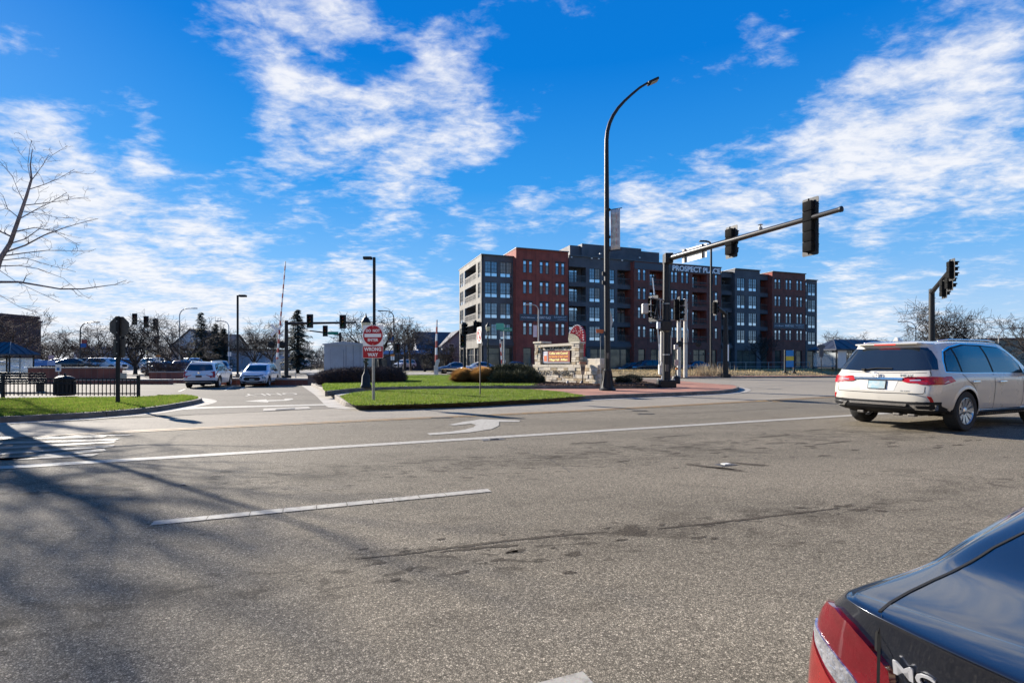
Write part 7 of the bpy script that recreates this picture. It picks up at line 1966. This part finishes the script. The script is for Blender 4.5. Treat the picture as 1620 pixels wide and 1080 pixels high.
far(proto_suv, 1022, 66, 200, paint('plum_paint', (.03, .012, .02)), 'dark plum SUV in front of the apartment shopfront', .05, group='cars on the far street')
far(proto_sed, 1100, 68, 200, paint('teal_paint', (.03, .09, .13), .3), 'teal saloon behind the pale steel columns', .15, group='cars on the far street')
far(proto_sed, 1000, 67, 200, BLK1, 'black saloon ahead of the dark plum SUV', .0, group='cars on the far street')

# ---------- the dark saloon at the lower right corner, very near
HB = R(25); BPAINT = mat('midnight_paint', (.010, .014, .024), .22, .35, coat=1.0, var=.08, scale=4)
def near_table():
    """half body, metres from the tail: x forward, y out, z up; built to the corner in the photo"""
    S = []
    z0 = [.20, .22, .34, .50, .545, .60, .71, .80, .868, .880, .884, .888, .890]
    xr = [.10, .06, -.045, -.055, .00, .022, .030, .022, .004, .000, .018, .08, .14]
    hR = [0, .62, .74, .80, .81, .812, .808, .785, .725, .700, .66, .40, 0]
    N_ = len(z0)
    for dx, fy in ((0, 0), (.003, .25), (.010, .5), (.022, .72), (.042, .88), (.070, .96), (.11, .99), (.18, 1.0)):
        kx = [1, 1, 1, 1, 1, 1, 1, 1, .8, .72, .6, .4, .2]
        S.append([(xr[j] + dx * kx[j], hR[j] * fy, z0[j]) for j in range(N_)])
    def st(x, z, h): S.append([(x, h[j], z[j]) for j in range(N_)])
    st(.40, [.18, .20, .32, .50, .55, .61, .72, .806, .872, .886, .895, .904, .910], [0, .66, .77, .805, .808, .806, .797, .775, .728, .705, .665, .41, 0])
    st(.62, [.18, .20, .32, .50, .55, .62, .735, .83, .905, .925, .945, .962, .972], [0, .66, .78, .815, .818, .815, .805, .782, .735, .705, .65, .40, 0])
    st(.95, [.18, .20, .32, .50, .55, .63, .75, .85, .945, .99, 1.04, 1.085, 1.10], [0, .66, .78, .815, .818, .815, .806, .783, .735, .69, .60, .37, 0])
    st(1.45, [.18, .20, .32, .50, .55, .63, .755, .85, .93, 1.05, 1.16, 1.235, 1.25], [0, .66, .78, .815, .818, .815, .806, .784, .735, .65, .52, .33, 0])
    st(2.0, [.18, .20, .32, .50, .55, .63, .755, .85, .935, 1.08, 1.21, 1.285, 1.30], [0, .66, .78, .815, .818, .815, .806, .784, .735, .64, .52, .33, 0])
    st(2.6, [.18, .20, .32, .50, .55, .63, .75, .84, .92, 1.02, 1.10, 1.16, 1.18], [0, .66, .78, .815, .818, .81, .80, .778, .735, .66, .54, .34, 0])
    st(3.15, [.18, .20, .32, .50, .55, .62, .72, .79, .83, .85, .87, .885, .89], [0, .66, .78, .81, .81, .80, .785, .76, .72, .66, .56, .35, 0])
    for dx, fy in ((.45, 1.0), (.2, .93), (.06, .75), (.01, .4), (0, 0)):
        xf, zf = [4.15, 4.18, 4.26, 4.28, 4.27, 4.26, 4.24, 4.2, 4.17, 4.15, 4.13, 4.12, 4.11], [.2, .22, .33, .45, .5, .55, .60, .64, .67, .69, .70, .71, .715]
        hF = [0, .58, .68, .74, .74, .73, .72, .69, .65, .58, .48, .3, 0]
        S.append([(xf[j] - dx, hF[j] * fy, zf[j]) for j in range(N_)])
    return np.array(S, float)
bc = Car('parked_saloon', 'near midnight blue saloon corner with red tail lamp and chrome letters', 'car', near_table(), (1, 1, 1), BPAINT, (.86, 3.42), .295, ns=10, nt=8, arch=1.14, wid=.2)
# tail lamp wraps the corner: rear piece and side piece share one outline
RLENS = mat('red_lens', (.135, .002, .008), .10, 0, coat=1.0, var=.3, scale=9)
RLEN2 = mat('red_lens_pale', (.20, .012, .011), .16, 0, coat=1.0, var=.3, scale=8)
SLENS = mat('clear_reflector', (.62, .62, .66), .12, .75, var=.35, scale=28, bump=.5, bscale=60)
def corner_panel(name, outline, m, off, parent=None, skirt=.02, step=.02):
    """outline in (s, z): s runs along the tail from the seam (s=0) round the corner to the side; cast from a vertical axis inside the corner"""
    c0 = Vector((.42, .36, 0))
    bm = bmesh.new(); pts = []
    for i in range(len(outline)):
        a, b = Vector(outline[i]), Vector(outline[(i + 1) % len(outline)]); n = max(1, int((b - a).length / (step * 2)))
        for k in range(n): pts.append(a.lerp(b, k / n))
    f = bm.faces.new([bm.verts.new((p.x, p.y, 0)) for p in pts]); bmesh.ops.triangulate(bm, faces=[f])
    for _ in range(4):
        es = [e for e in bm.edges if e.calc_length() > .035]
        if not es: break
        bmesh.ops.subdivide_edges(bm, edges=es, cuts=1); bmesh.ops.triangulate(bm, faces=bm.faces[:])
    bm.normal_update()
    for v in bm.verts:
        a = R(168) - v.co.x; d = Vector((math.cos(a), math.sin(a), 0)); o = c0 + d * 2.0 + Vector((0, 0, v.co.y))
        h = bc.bvh.ray_cast(o, -d)
        nrm = h[1] if h[1].dot(d) > 0 else -h[1]
        v.co = h[0] + nrm * off
    bmesh.ops.recalc_face_normals(bm, faces=bm.faces[:])
    ctr = Vector((.42, .36, .7))
    if sum(f.normal.dot(f.calc_center_median() - ctr) for f in bm.faces) < 0: bmesh.ops.reverse_faces(bm, faces=bm.faces[:])
    be = [e for e in bm.edges if len(e.link_faces) == 1]; r = bmesh.ops.extrude_edge_only(bm, edges=be)
    for v in [g_ for g_ in r['geom'] if isinstance(g_, bmesh.types.BMVert)]:
        dv = (ctr - v.co); dv.z = 0; v.co += dv.normalized() * skirt
    me = bpy.data.meshes.new(name); bm.to_mesh(me); bm.free(); return link(name, me, m, parent or bc.t, 45)
# s = angle (rad) round the corner axis: about 0 at the seam line, 0.55 at the corner, 1.2 on the flank
TL = corner_panel('tail_lamp', [(.375, .785), (.375, .58), (.9, .58), (.95, .66), (.90, .74), (.81, .80), (.70, .83), (.57, .848), (.50, .838), (.43, .81)], RLENS, .010)
corner_panel('lens_lower', [(.42, .655), (.42, .60), (.86, .60), (.90, .66), (.86, .73), (.79, .765), (.72, .745), (.62, .70), (.52, .665)], RLEN2, .013, TL)
corner_panel('clear_reflector', [(.745, .778), (.67, .772), (.59, .756), (.51, .732), (.455, .70), (.47, .68), (.54, .69), (.62, .715), (.69, .745)], SLENS, .0135, TL)
corner_panel('amber_marker', [(.52, .625), (.60, .625), (.68, .64), (.67, .652), (.55, .642)], mat('marker', (.10, .035, .02), .2, coat=1), .0155, TL)
t2 = bc.panel('tail_lamp', [(.628, .770), (.628, .60), (0, .60), (0, .72), (.40, .725), (.55, .745)], 'r', RLENS, .010, skirt=.02)
bc.panel('tail_lamp', [(-.628, .770), (-.628, .60), (0, .60), (0, .72), (-.40, .725), (-.55, .745)], 'r', RLENS, .010, skirt=.02)
for sd in (1, -1): bc.panel('bumper_lower', [(sd * .05, .50), (sd * .7, .50), (sd * .7, .36), (sd * .05, .36)], 'r', TRIMB, .006)
bc.line([(.612, .882), (.626, .84), (.634, .78), (.634, .62)], 'r', mat('seam_black', (.004, .004, .004), .9), .0045, off=.0018)
for sd in (1, -1):
    bc.line([(.004, sd * .606), (.045, sd * .622), (.10, sd * .634), (.18, sd * .643), (.28, sd * .65), (.40, sd * .653), (.52, sd * .648), (.62, sd * .63)], 't', mat('seam_black', (.004, .004, .004), .9), .005, off=.0018)
bc.panel('rear_window', [(-.50, .985), (.50, .985), (.40, 1.17), (-.40, 1.17)], 'r', CARGL, .005, cuts=4)
for sd in (1, -1):
    bc.panel('window_trim', [(.95, .945), (3.0, .90), (2.65, 1.06), (2.1, 1.2), (1.55, 1.19), (1.15, 1.06)], 'y', CHROME, .003, side=sd)
    bc.panel('side_window', [(1.05, .955), (2.9, .915), (2.6, 1.04), (2.08, 1.175), (1.58, 1.165), (1.2, 1.05)], 'y', CARGL, .008, side=sd)
bc.panel('windshield', [(-.6, .93), (.6, .93), (.45, 1.2), (-.45, 1.2)], 'f', CARGL, .005)
for sd in (1, -1): bc.panel('head_lamp', [(sd * .4, .65), (sd * .66, .64), (sd * .66, .56), (sd * .45, .57)], 'f', HEAD, .008)
LT = text('badge_letters', 'MC', .034, mat('badge_metal', (.62, .62, .63), .35, .5), bc.t, Matrix.Identity(4), .0016, align='LEFT', bold=.0008, sx=1.35)
hit = bc.cast((-3, .57, .810), (1, 0, 0)); hit2 = bc.cast((-3, .57, .785), (1, 0, 0))
tlt = math.atan2(hit[0].x - hit2[0].x, .025)
LT.data.transform(Matrix.Translation((hit[0].x - .004, .598, .798)) @ Matrix.Rotation(tlt, 4, 'Y') @ Matrix.Rotation(-PI / 2, 4, 'Z') @ Matrix.Rotation(PI / 2, 4, 'X'))
bc.arch_trim(BPAINT, .03, .006); bc.mirrors(2.55, .88, .93, BPAINT)
hv = Vector((math.cos(HB), math.sin(HB))); lv = Vector((-hv.y, hv.x))
tail_h, centre_l = .965, -.055
bc.place((hv.x * tail_h + lv.x * centre_l, hv.y * tail_h + lv.y * centre_l, 0), HB)
# ================================================================ TREES AND PLANTS
BARK = mat('bark_grey', (.05, .040, .033), .95, var=.35, scale=3, bump=.5)
BARKD = mat('bark_dark', (.028, .022, .018), .95, var=.35, scale=3)
BARKB = mat('bark_brown', (.075, .048, .036), .95, var=.3, scale=3)
BARKW = mat('bark_pale', (.28, .24, .235), .9, col2=(.13, .11, .105), scale=5, bump=.5)
NEED = mat('spruce_needles', (.022, .036, .022), .85, col2=(.04, .05, .032), scale=1.3)
def branchy(mb, r_, p, d, L_, r, lvl, maxl, grav, spread, nseg=5, kids=(5, 7), rmin=.008, out=.0, sides=(7, 6, 4, 3, 3, 3)):
    pts = [p.copy()]; rad = [r]; q = p.copy(); dd = d.normalized()
    for i in range(nseg):
        w = Vector((r_.gauss(0, 1), r_.gauss(0, 1), r_.gauss(0, .7))) * (.13 + .05 * lvl)
        dd = (dd + w + Vector((0, 0, grav * (1 if lvl else .3)))).normalized()
        q = q + dd * L_ / nseg; pts.append(q.copy()); rad.append(max(rmin, r * (1 - .72 * (i + 1) / nseg)))
    mb.tube(pts, rad, sides[min(lvl, 5)], cap=False)
    if lvl >= maxl: return
    n = r_.randint(*kids)
    for k in range(n):
        f = .25 + .75 * (k + r_.random()) / n; i = min(nseg - 1, int(f * nseg)); o = pts[i].lerp(pts[i + 1], f * nseg - i)
        ax = (pts[i + 1] - pts[i]).normalized(); s_ = ax.orthogonal(); s_.rotate(Matrix.Rotation(r_.uniform(0, 2 * PI), 3, ax).to_quaternion())
        nd = (ax * r_.uniform(.5, 1.0) + s_ * r_.uniform(.5, 1.0) * spread).normalized()
        branchy(mb, r_, o, nd, L_ * r_.uniform(.42, .66), rad[i] * r_.uniform(.45, .65), lvl + 1, maxl, grav, spread, max(3, nseg - 1), kids, rmin, out, sides)
TREES = {}
def tree_mesh(seed, h, trunk_h, tr, limbs, maxl, spread, grav, lean=0.0, rmin=.012, limb_len=.62, kids=(5, 7), wide=1.0):
    r_ = random.Random(seed); tk, cw = MB(), MB()
    top = Vector((lean, 0, trunk_h)); mid = Vector((lean * .3 + r_.uniform(-.1, .1), r_.uniform(-.1, .1), trunk_h * .5))
    pts = [Vector((0, 0, -.1)), Vector((0, 0, .15)), mid, top]; tk.tube(pts, [tr * 1.5, tr * 1.1, tr * .92, tr * .8], 9)
    for i in range(limbs):
        a = 2 * PI * (i + r_.uniform(-.25, .25)) / limbs; el = r_.uniform(.55, 1.35)
        d = Vector((math.cos(a) * math.cos(el) * wide, math.sin(a) * math.cos(el) * wide, math.sin(el)))
        o = mid.lerp(top, r_.uniform(.75, 1.0))
        branchy(cw, r_, o, d, h * limb_len * r_.uniform(.75, 1.05), tr * r_.uniform(.45, .62), 0, maxl, grav, spread, 6, kids, rmin)
    out = []
    for mb, nm in ((tk, 'trunk'), (cw, 'crown')):
        me = bpy.data.meshes.new(nm); me.from_pydata(mb.v, [], mb.f); me.update(); me.polygons.foreach_set('use_smooth', [True] * len(me.polygons)); out.append(me)
    zt_ = max(v[2] for v in cw.v); return out, zt_
VAR = [tree_mesh(s, 8, 2.2, .24, 6, 3, .95, .03, rmin=.019) for s in (1, 2, 3)] + [tree_mesh(7, 8, 1.4, .26, 6, 3, 1.05, -.005, rmin=.019, wide=1.5, limb_len=.66), tree_mesh(9, 8, 2.6, .22, 5, 3, .8, .07, rmin=.019)]
VAR.append(tree_mesh(11, 8, 1.3, .26, 8, 3, 1.05, -.004, rmin=.017, wide=1.5, limb_len=.64, kids=(6, 8)))
def put_tree(v, px, ptop, Y, label, bark=BARK, wide=1.0, group='bare trees beyond the tracks', base=0.0, rz=None, name='bare_tree'):
    (tm, cm_), zt_ = VAR[v]
    t = thing(name, label, 'tree', (xat(px, Y), Y, base), rz if rz is not None else px * .7, group); s = (hgt(ptop, Y) - base) / zt_
    t.scale = (s * wide, s * wide, s)
    for me, nm in ((tm, 'trunk'), (cm_, 'crown')):
        o = bpy.data.objects.new(nm, me); C.objects.link(o); o.parent = t
        if not me.materials: me.materials.append(BARK)
        o.material_slots[0].link = 'OBJECT'; o.material_slots[0].material = bark
    return t
def spruce(px, ptop, Y, w, label, seed, base=0.0):
    r_ = random.Random(seed); h = hgt(ptop, Y) - base; t = thing('spruce_tree', label, 'tree', (xat(px, Y), Y, base), 0, 'dark spruces beyond the tracks')
    MB().tube([(0, 0, 0), (.05, 0, h * .6), (0, 0, h * .99)], [.24, .14, .02], 7).build('trunk', BARKD, t, True)
    V = []; rn = np.random.default_rng(seed)
    z = h * .14
    while z < h * .985:
        f = 1 - z / h; n = 6
        for k in range(n):
            a = r_.uniform(0, 2 * PI); L_ = w * (f ** .8) * r_.uniform(.55, 1.15) + .15; dz = -L_ * r_.uniform(.12, .38)
            m = int(8 + L_ * 17)
            u = rn.uniform(.08, 1, m); side = rn.normal(0, .10 + .10 * L_, m) * (1.15 - u); dr = rn.uniform(-.12, .05, m)
            bx_ = np.cos(a) * u * L_ - np.sin(a) * side; by_ = np.sin(a) * u * L_ + np.cos(a) * side; bz = z + dz * u ** .8 + dr + .2 * L_ * (u > .85) * (u - .85)
            b = np.stack([bx_, by_, bz], 1); ln = .20 + .16 * rn.random(m)
            aa = a + rn.uniform(-.8, .8, m); tip = b + np.stack([np.cos(aa) * ln, np.sin(aa) * ln, -ln * .35 + rn.uniform(-.06, .06, m)], 1)
            wv = np.stack([-np.sin(aa), np.cos(aa), rn.uniform(-.5, .5, m)], 1) * (.045 + .03 * rn.random(m))[:, None]
            V.append(np.stack([b - wv, b + wv, tip], 1))
        z += h * r_.uniform(.012, .022)
    tri_mesh('crown', np.concatenate(V), NEED, t)
    return t
T = put_tree
T(1, 14, 484, 62, 'bare tree rising behind the dark brick building', BARKB)
T(0, 66, 522, 84, 'rounded bare tree left of the blue station sign', BARK, 1.5)
T(2, 92, 514, 88, 'bare tree between the brick building and curved banner lamp', BARK, 1.3)
T(1, 160, 508, 88, 'bare reddish tree behind the stop sign back', BARKB, 1.2)
T(5, 214, 486, 60, 'dark forked bare tree with the mast arm signals hanging before it', BARKD, .95)
T(0, 138, 536, 96, 'low brown bare tree right of the banner lamp', BARKB, 1.5)
T(3, 290, 500, 52, 'leaning bare tree with a long low limb above the white parked SUV', BARK, 1.05, rz=2.0)
T(4, 262, 534, 84, 'small reddish bare tree left of the leaning tree', BARKB, 1.5)
T(4, 348, 506, 90, 'thin upright bare tree behind the tall lot lamp', BARKB)
T(0, 402, 500, 60, 'broad bare tree right of the tall lot lamp', BARKD, 1.05)
T(2, 430, 494, 74, 'bare tree just left of the striped crossing gate', BARK)
T(1, 600, 488, 62, 'widest bare tree behind the WRONG WAY sign', BARKD, 1.25)
T(2, 566, 512, 80, 'bare tree between the shed and the DO NOT ENTER sign', BARK, 1.2)
T(4, 640, 500, 86, 'bare tree behind the leaning utility pole', BARK, 1.2)
T(3, 672, 530, 82, 'spreading low bare tree left of the raised crossing gate', BARKD, .95)
T(0, 704, 528, 88, 'bare tree between crossing gate and apartment end wall', BARKD, 1.1)
T(2, 722, 545, 112, 'distant bare tree beside the corner of the apartment block', BARK, 1.2)
T(0, 1316, 519, 108, 'bare tree just right of the apartment block', BARKD, 1.0, 'bare trees beyond the tracks')
T(1, 1345, 522, 112, 'bare tree above the dark bus shelter roof', BARKD, 1.2)
T(2, 1425, 526, 120, 'low distant bare tree left of the mast arm signal', BARKD, 1.3)
T(5, 1500, 464, 44, 'wide spreading bare tree behind the white car and its mast arm signal', BARKD, .82, rz=.4)
T(1, 1640, 490, 60, 'bare tree entering from the edge above the tan stone building', BARKD, 1.0)
T(4, 1205, 520, 62, 'small bare street tree in front of the last red brick bay', BARKD, .9, base=.4)
spruce(318, 492, 86, 2.9, 'tallest dark spruce above the white gabled house', 31)
spruce(341, 510, 86, 2.2, 'smaller dark spruce right of the tallest one', 32)
spruce(354, 518, 88, 1.9, 'third little spruce left of the lot lamp', 33)
spruce(471, 488, 66, 3.0, 'dark spruce behind the black mast arm signal', 34)
spruce(664, 550, 120, 2.4, 'tiny far spruce over the blue shop', 35)
# brownish brush line on the horizon
rn = np.random.default_rng(12); n = 42000
ang = rn.uniform(-48, -6, n); rr = rn.uniform(104, 135, n); x = np.tan(np.radians(ang)) * rr; hb = 3.2 + 1.6 * np.sin(ang * 1.1) + 1.0 * np.sin(ang * 3.7 + 1)
base = np.stack([x, rr, hb * rn.random(n) ** 1.4], 1)
stuff(tri_mesh('distant_brush', blades(rn, base, .9, .05, .9), mat('brush_brown', (.085, .07, .062), .95, col2=(.14, .105, .085), scale=.25)))
n = 14000; ang = rn.uniform(30, 48, n); rr = rn.uniform(110, 135, n); x = np.tan(np.radians(ang)) * rr
stuff(tri_mesh('distant_brush', blades(rn, np.stack([x, rr, 3.2 * rn.random(n) ** 1.3], 1), .9, .05, .9), mat('brush_brown', (.085, .07, .062), .95)))

# hedge of dense bare twigs
def ellip(rn, n, c, r, zlo=0.0, shell=.55):
    d = rn.normal(0, 1, (n, 3)); d /= np.linalg.norm(d, axis=1)[:, None]; rad = rn.uniform(shell, 1.0, n)[:, None]
    p = np.array(c) + d * rad * np.array(r); return p[p[:, 2] > zlo], d[p[:, 2] > zlo]
def twig_cloud(rn, p, d, ln, w, droop=0.0, jit=.7):
    n = len(p); t = d + rn.normal(0, jit, (n, 3)); t[:, 2] += .35 - droop; t /= np.linalg.norm(t, axis=1)[:, None]
    s_ = np.cross(t, rn.normal(0, 1, (n, 3))); s_ /= np.linalg.norm(s_, axis=1)[:, None] + 1e-9
    L_ = (ln * rn.uniform(.5, 1.3, n))[:, None]
    return np.stack([p - s_ * w, p + s_ * w, p + t * L_], 1)
rn = np.random.default_rng(5)
hedge = thing('hedge', 'dense dark brown clipped hedge in front of the grey equipment shed', 'hedge', (0, 0, 0))
Yh_ = 27.6; zz0 = .2
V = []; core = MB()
blobs = [(xat(px, Yh_ + dy), Yh_ + dy, (hgt(pt, Yh_) - zz0)) for px, pt, dy in ((516, 586, -.6), (530, 583, -.3), (545, 581.5, 0), (560, 581, .2), (575, 580.5, .3), (590, 580, .5), (605, 579.5, .6), (620, 580, .9), (627, 583, 1.1))]
for i, (x, y, h) in enumerate(blobs):
    p, d = ellip(rn, 5200, (x, y, zz0 + h * .42), (.62, .75, h * .58), zz0)
    V.append(twig_cloud(rn, p, d, .13, .007)); V.append(twig_cloud(rn, p[::5], d[::5], .26, .005))
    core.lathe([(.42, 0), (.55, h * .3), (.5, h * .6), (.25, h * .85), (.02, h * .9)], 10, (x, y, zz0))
tri_mesh('foliage', np.concatenate(V), mat('hedge_twigs', (.048, .032, .032), .95, col2=(.095, .060, .052), scale=2.5), hedge)
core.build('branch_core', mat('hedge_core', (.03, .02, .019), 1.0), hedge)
# ornamental grass clumps
og = 'tawny grass clumps'
def grass_clump(px, Y, w, h, label, seed):
    rn = np.random.default_rng(seed); t = thing('ornamental_grass', label, 'plant', (xat(px, Y), Y, .28), 0, og); n = 15000
    a = rn.uniform(0, 2 * PI, n); r0 = rn.uniform(0, .3, n) * w; b = np.stack([np.cos(a) * r0, np.sin(a) * r0 * .8, np.zeros(n)], 1)
    out = (rn.random(n) ** .6) * w; hh = h * np.sqrt(np.clip(1 - (out / (w * 1.08)) ** 2, .02, 1)) * rn.uniform(.72, 1.08, n)
    tip = np.stack([np.cos(a) * out, np.sin(a) * out * .8, hh * np.where(out > w * .85, rn.uniform(.3, 1, n), 1)], 1)
    mid = b * .35 + tip * .65 + np.stack([np.zeros(n), np.zeros(n), hh * .13], 1)
    s_ = np.stack([-np.sin(a), np.cos(a), np.zeros(n)], 1) * .008
    V = np.concatenate([np.stack([b - s_, b + s_, mid + s_], 1), np.stack([b - s_, mid + s_, mid - s_], 1), np.stack([mid - s_ * .9, mid + s_ * .9, tip], 1)])
    tri_mesh('stems', V, leaf_mat('tawny_grass', (.50, .29, .10), (.36, .19, .06), 3.0, .5), t); return t
grass_clump(733, 27.5, .95, hgt(581.5, 27.5) - .28, 'tawny ornamental grass clump farther from the stone sign', 41)
grass_clump(762, 27.2, 1.0, hgt(579.5, 27.2) - .28, 'tawny ornamental grass clump right behind the thin sign post', 42)
# juniper
jn = thing('juniper_shrub', 'spreading dark green juniper between the tawny grass and the stone sign', 'shrub', (0, 0, 0)); V = []; rn = np.random.default_rng(8)
for (px, pt, w, dy) in ((780, 580, .9, .4), (796, 577, 1.1, .5), (812, 576, 1.1, .6), (828, 577.5, .9, .3), (838, 585, .5, -.2), (848, 594, .5, -.6), (796, 588, 1.0, -.5), (818, 588, 1.0, -.6)):
    Yj = 27.3 + dy; h = hgt(pt, Yj) - .28
    p, d = ellip(rn, 5200, (xat(px, Yj), Yj, .28 + h * .4), (w * .8, .8, h * .6), .28, .6); V.append(twig_cloud(rn, p, d, .20, .014, .12, .5))
tri_mesh('foliage', np.concatenate(V), mat('juniper_green', (.028, .036, .014), .9, col2=(.075, .075, .03), scale=2.2), jn)
for (px, Y, w, h, lab) in ((1000, 27.5, .55, .42, 'low dark evergreen mound behind the tall lamp base'), (985, 27.0, .4, .35, 'small dark evergreen mound close to the tall lamp base')):
    rn = np.random.default_rng(px); t = thing('evergreen_shrub', lab, 'shrub', (0, 0, 0)); p, d = ellip(rn, 3500, (xat(px, Y), Y, .29 + h * .35), (w, w, h * .65), .29); tri_mesh('foliage', twig_cloud(rn, p, d, .1, .012), mat('mound_green', (.018, .022, .012), .9), t)
# dry weeds along the track
rn = np.random.default_rng(17); wd_px = np.concatenate([rn.normal(1112, 5, 300), rn.normal(1135, 5, 220), rn.uniform(1040, 1165, 260)]); Yw_ = rn.uniform(46, 49, len(wd_px))
stuff(tri_mesh('dry_weeds', blades(rn, np.stack([(wd_px - CX) / F * Yw_, Yw_, np.full(len(wd_px), .1)], 1), 1.1, .02, .35), mat('weed_tan', (.36, .28, .17), .9)))
# brush in the planter by the far wall
pb = thing('planter_shrub', 'low leafless shrubs in the planter left of the parked white SUV', 'shrub', (0, 0, 0)); V = []
for px in (240, 252, 262, 276, 290):
    p, d = ellip(rn, 900, (xat(px, 42.5), 42.5, .8), (.7, .5, .55), .3); V.append(twig_cloud(rn, p, d, .3, .012))
tri_mesh('foliage', np.concatenate(V), BARKB, pb)

# ---------- the near tree that leans in from the edge and throws the long shadows
def near_tree():
    base = Vector((-13.95, 13.45, .1)); r_ = random.Random(77)
    t = thing('bare_tree', 'near pale barked tree leaning in from the edge with long bare twigs', 'tree', base)
    Yt = 13.2
    PT = lambda px, py, Y=Yt: Vector((xat(px, Y), Y, hgt(py, Y))) - base
    tk = [Vector((0, 0, -.1)), Vector((.02, 0, 1.2)), Vector((.12, -.1, 2.4)), PT(-14, 445), PT(0, 410), PT(16, 385), PT(30, 345), PT(42, 310), PT(50, 283), PT(48, 262), PT(51, 236)]
    MB().tube(tk, [.17, .14, .12, .10, .056, .048, .04, .032, .023, .014, .006], 10).build('trunk', BARKW, t, True)
    cw = MB()
    def limb(pts, r0, kids=6, seed=0, twl=.5, up=.02):
        rr_ = random.Random(seed); n = len(pts)
        P = [Vector((p.x, p.y)) for p in pts]
        rad = [max(.005, r0 * (1 - .9 * i / (n - 1))) for i in range(n)]
        cw.tube(pts, rad, 6, cap=False)
        for k in range(kids):
            f = (k + rr_.random()) / kids * .92 + .06; i = min(n - 2, int(f * (n - 1))); o = pts[i].lerp(pts[i + 1], f * (n - 1) - i); ax = (pts[i + 1] - pts[i]).normalized()
            s_ = Vector((rr_.gauss(0, .5), rr_.gauss(0, .6), rr_.gauss(0, .5)))
            branchy(cw, rr_, o, (ax + s_ * .8).normalized(), twl * rr_.uniform(.6, 1.3), rad[i] * .5, 3, 4, up, .8, 5, (2, 4), .0035)
    # limbs that show, traced as 3-D paths at their own depths
    L_ = [([(6, 400), (40, 388), (70, 372), (100, 361), (130, 352), (155, 346)], .028, .5), ([(3, 405), (40, 400), (75, 396), (115, 397), (148, 396)], .02, .0),
          ([(14, 386), (40, 378), (62, 362), (85, 364), (103, 372)], .02, .3), ([(26, 366), (55, 360), (85, 366), (125, 388)], .018, -.4), ([(33, 345), (60, 330), (85, 318), (105, 305)], .016, .2),
          ([(37, 325), (65, 322), (95, 318), (125, 313), (140, 312)], .016, .5), ([(38, 335), (65, 338), (90, 344), (118, 345)], .012, -.5), ([(45, 300), (70, 292), (92, 283), (118, 268)], .014, .3), ([(46, 290), (60, 272), (75, 250), (95, 238)], .012, -.2),
          ([(38, 320), (28, 300), (20, 280), (-5, 250)], .012, .4), ([(20, 375), (0, 366), (-30, 360), (-70, 350)], .03, .3), ([(48, 283), (44, 262), (47, 235), (50, 222)], .01, 0), ([(30, 345), (12, 330), (5, 310), (-15, 290)], .016, -.4),
          ([(-30, 450), (0, 446), (30, 446), (60, 451), (95, 457), (130, 457), (160, 453), (182, 450), (200, 443)], .045, 0), ([(-40, 430), (0, 421), (30, 420), (60, 425), (100, 440), (130, 465)], .022, .8), ([(0, 412), (40, 408), (80, 420), (120, 430)], .016, .6),
          ([(-30, 440), (0, 428), (25, 445), (60, 462), (95, 478)], .012, -.6), ([(-20, 455), (5, 470), (30, 485), (50, 492)], .01, -.3)]
    for i, (pp, r0, dy) in enumerate(L_):
        n = len(pp); pts = [PT(a, b, Yt + dy * k / (n - 1)) for k, (a, b) in enumerate(pp)]
        limb(pts, r0 * .8, 6, i, .38)
    # the rest of the crown, off to the side of the view
    ow = MB()
    for k in range(14):
        a = R(170) + R(125) * k / 13 + r_.uniform(-.12, .12); el = r_.uniform(.15, 1.0); z = r_.uniform(1.2, 3.9)
        d = Vector((math.cos(a) * math.cos(el), math.sin(a) * math.cos(el), math.sin(el)))
        branchy(ow, r_, Vector((.05, -.05, z)), d, r_.uniform(2.6, 4.2), .075, 0, 3, .03, .75, 6, (4, 6), .006)
    keep = [f for f in ow.f if all((ow.v[i][0] + base.x) < -1.012 * (ow.v[i][1] + base.y) for i in f)]
    cw.add(ow.v, keep)
    cw.build('crown', BARKW, t, True)
near_tree()
def side_tree(x, y, seed, h, label, lo=1.6, fat=1.0):
    r_ = random.Random(seed); t = thing('bare_tree', label, 'tree', (x, y, 0)); 
    MB().tube([(0, 0, -.1), (.1, 0, lo * .5), (0, .1, lo), (.1, .1, h * .55)], [.34, .27, .24, .14], 10).build('trunk', BARK, t, True); cw = MB()
    for k in range(8):
        a = 2 * PI * (k + r_.uniform(-.3, .3)) / 8; el = r_.uniform(.35, 1.2); z = lo + (h * .5 - lo) * r_.random()
        d = Vector((math.cos(a) * math.cos(el), math.sin(a) * math.cos(el), math.sin(el)))
        branchy(cw, r_, Vector((.05, .08, z)), d, h * r_.uniform(.36, .5), .105 * fat, 0, 3, .03, .8, 6, (4, 6), .007)
    cw.f = [f for f in cw.f if all((cw.v[i][0] + x) < -1.03 * (cw.v[i][1] + y) for i in f)]
    cw.build('crown', BARK, t, True)
side_tree(-24.5, 16.0, 5, 10.5, 'bare street tree outside the view whose limbs shade the crosswalk', 1.8, 1.1)
side_tree(-19.5, 9.5, 15, 9.0, 'second bare street tree outside the view whose limbs shade the near lanes', 2.0)
side_tree(-26.8, 22.5, 25, 16.0, 'tall bare street tree outside the view that throws soft streaks on the road', 3.0, 1.7)
side_tree(-32.0, 26.5, 26, 18.0, 'tallest bare street tree outside the view behind the bus shelter', 3.5, 1.9)
side_tree(-24.0, 18.6, 27, 14.0, 'slender bare street tree outside the view beside the left lawn', 2.6, 1.5)
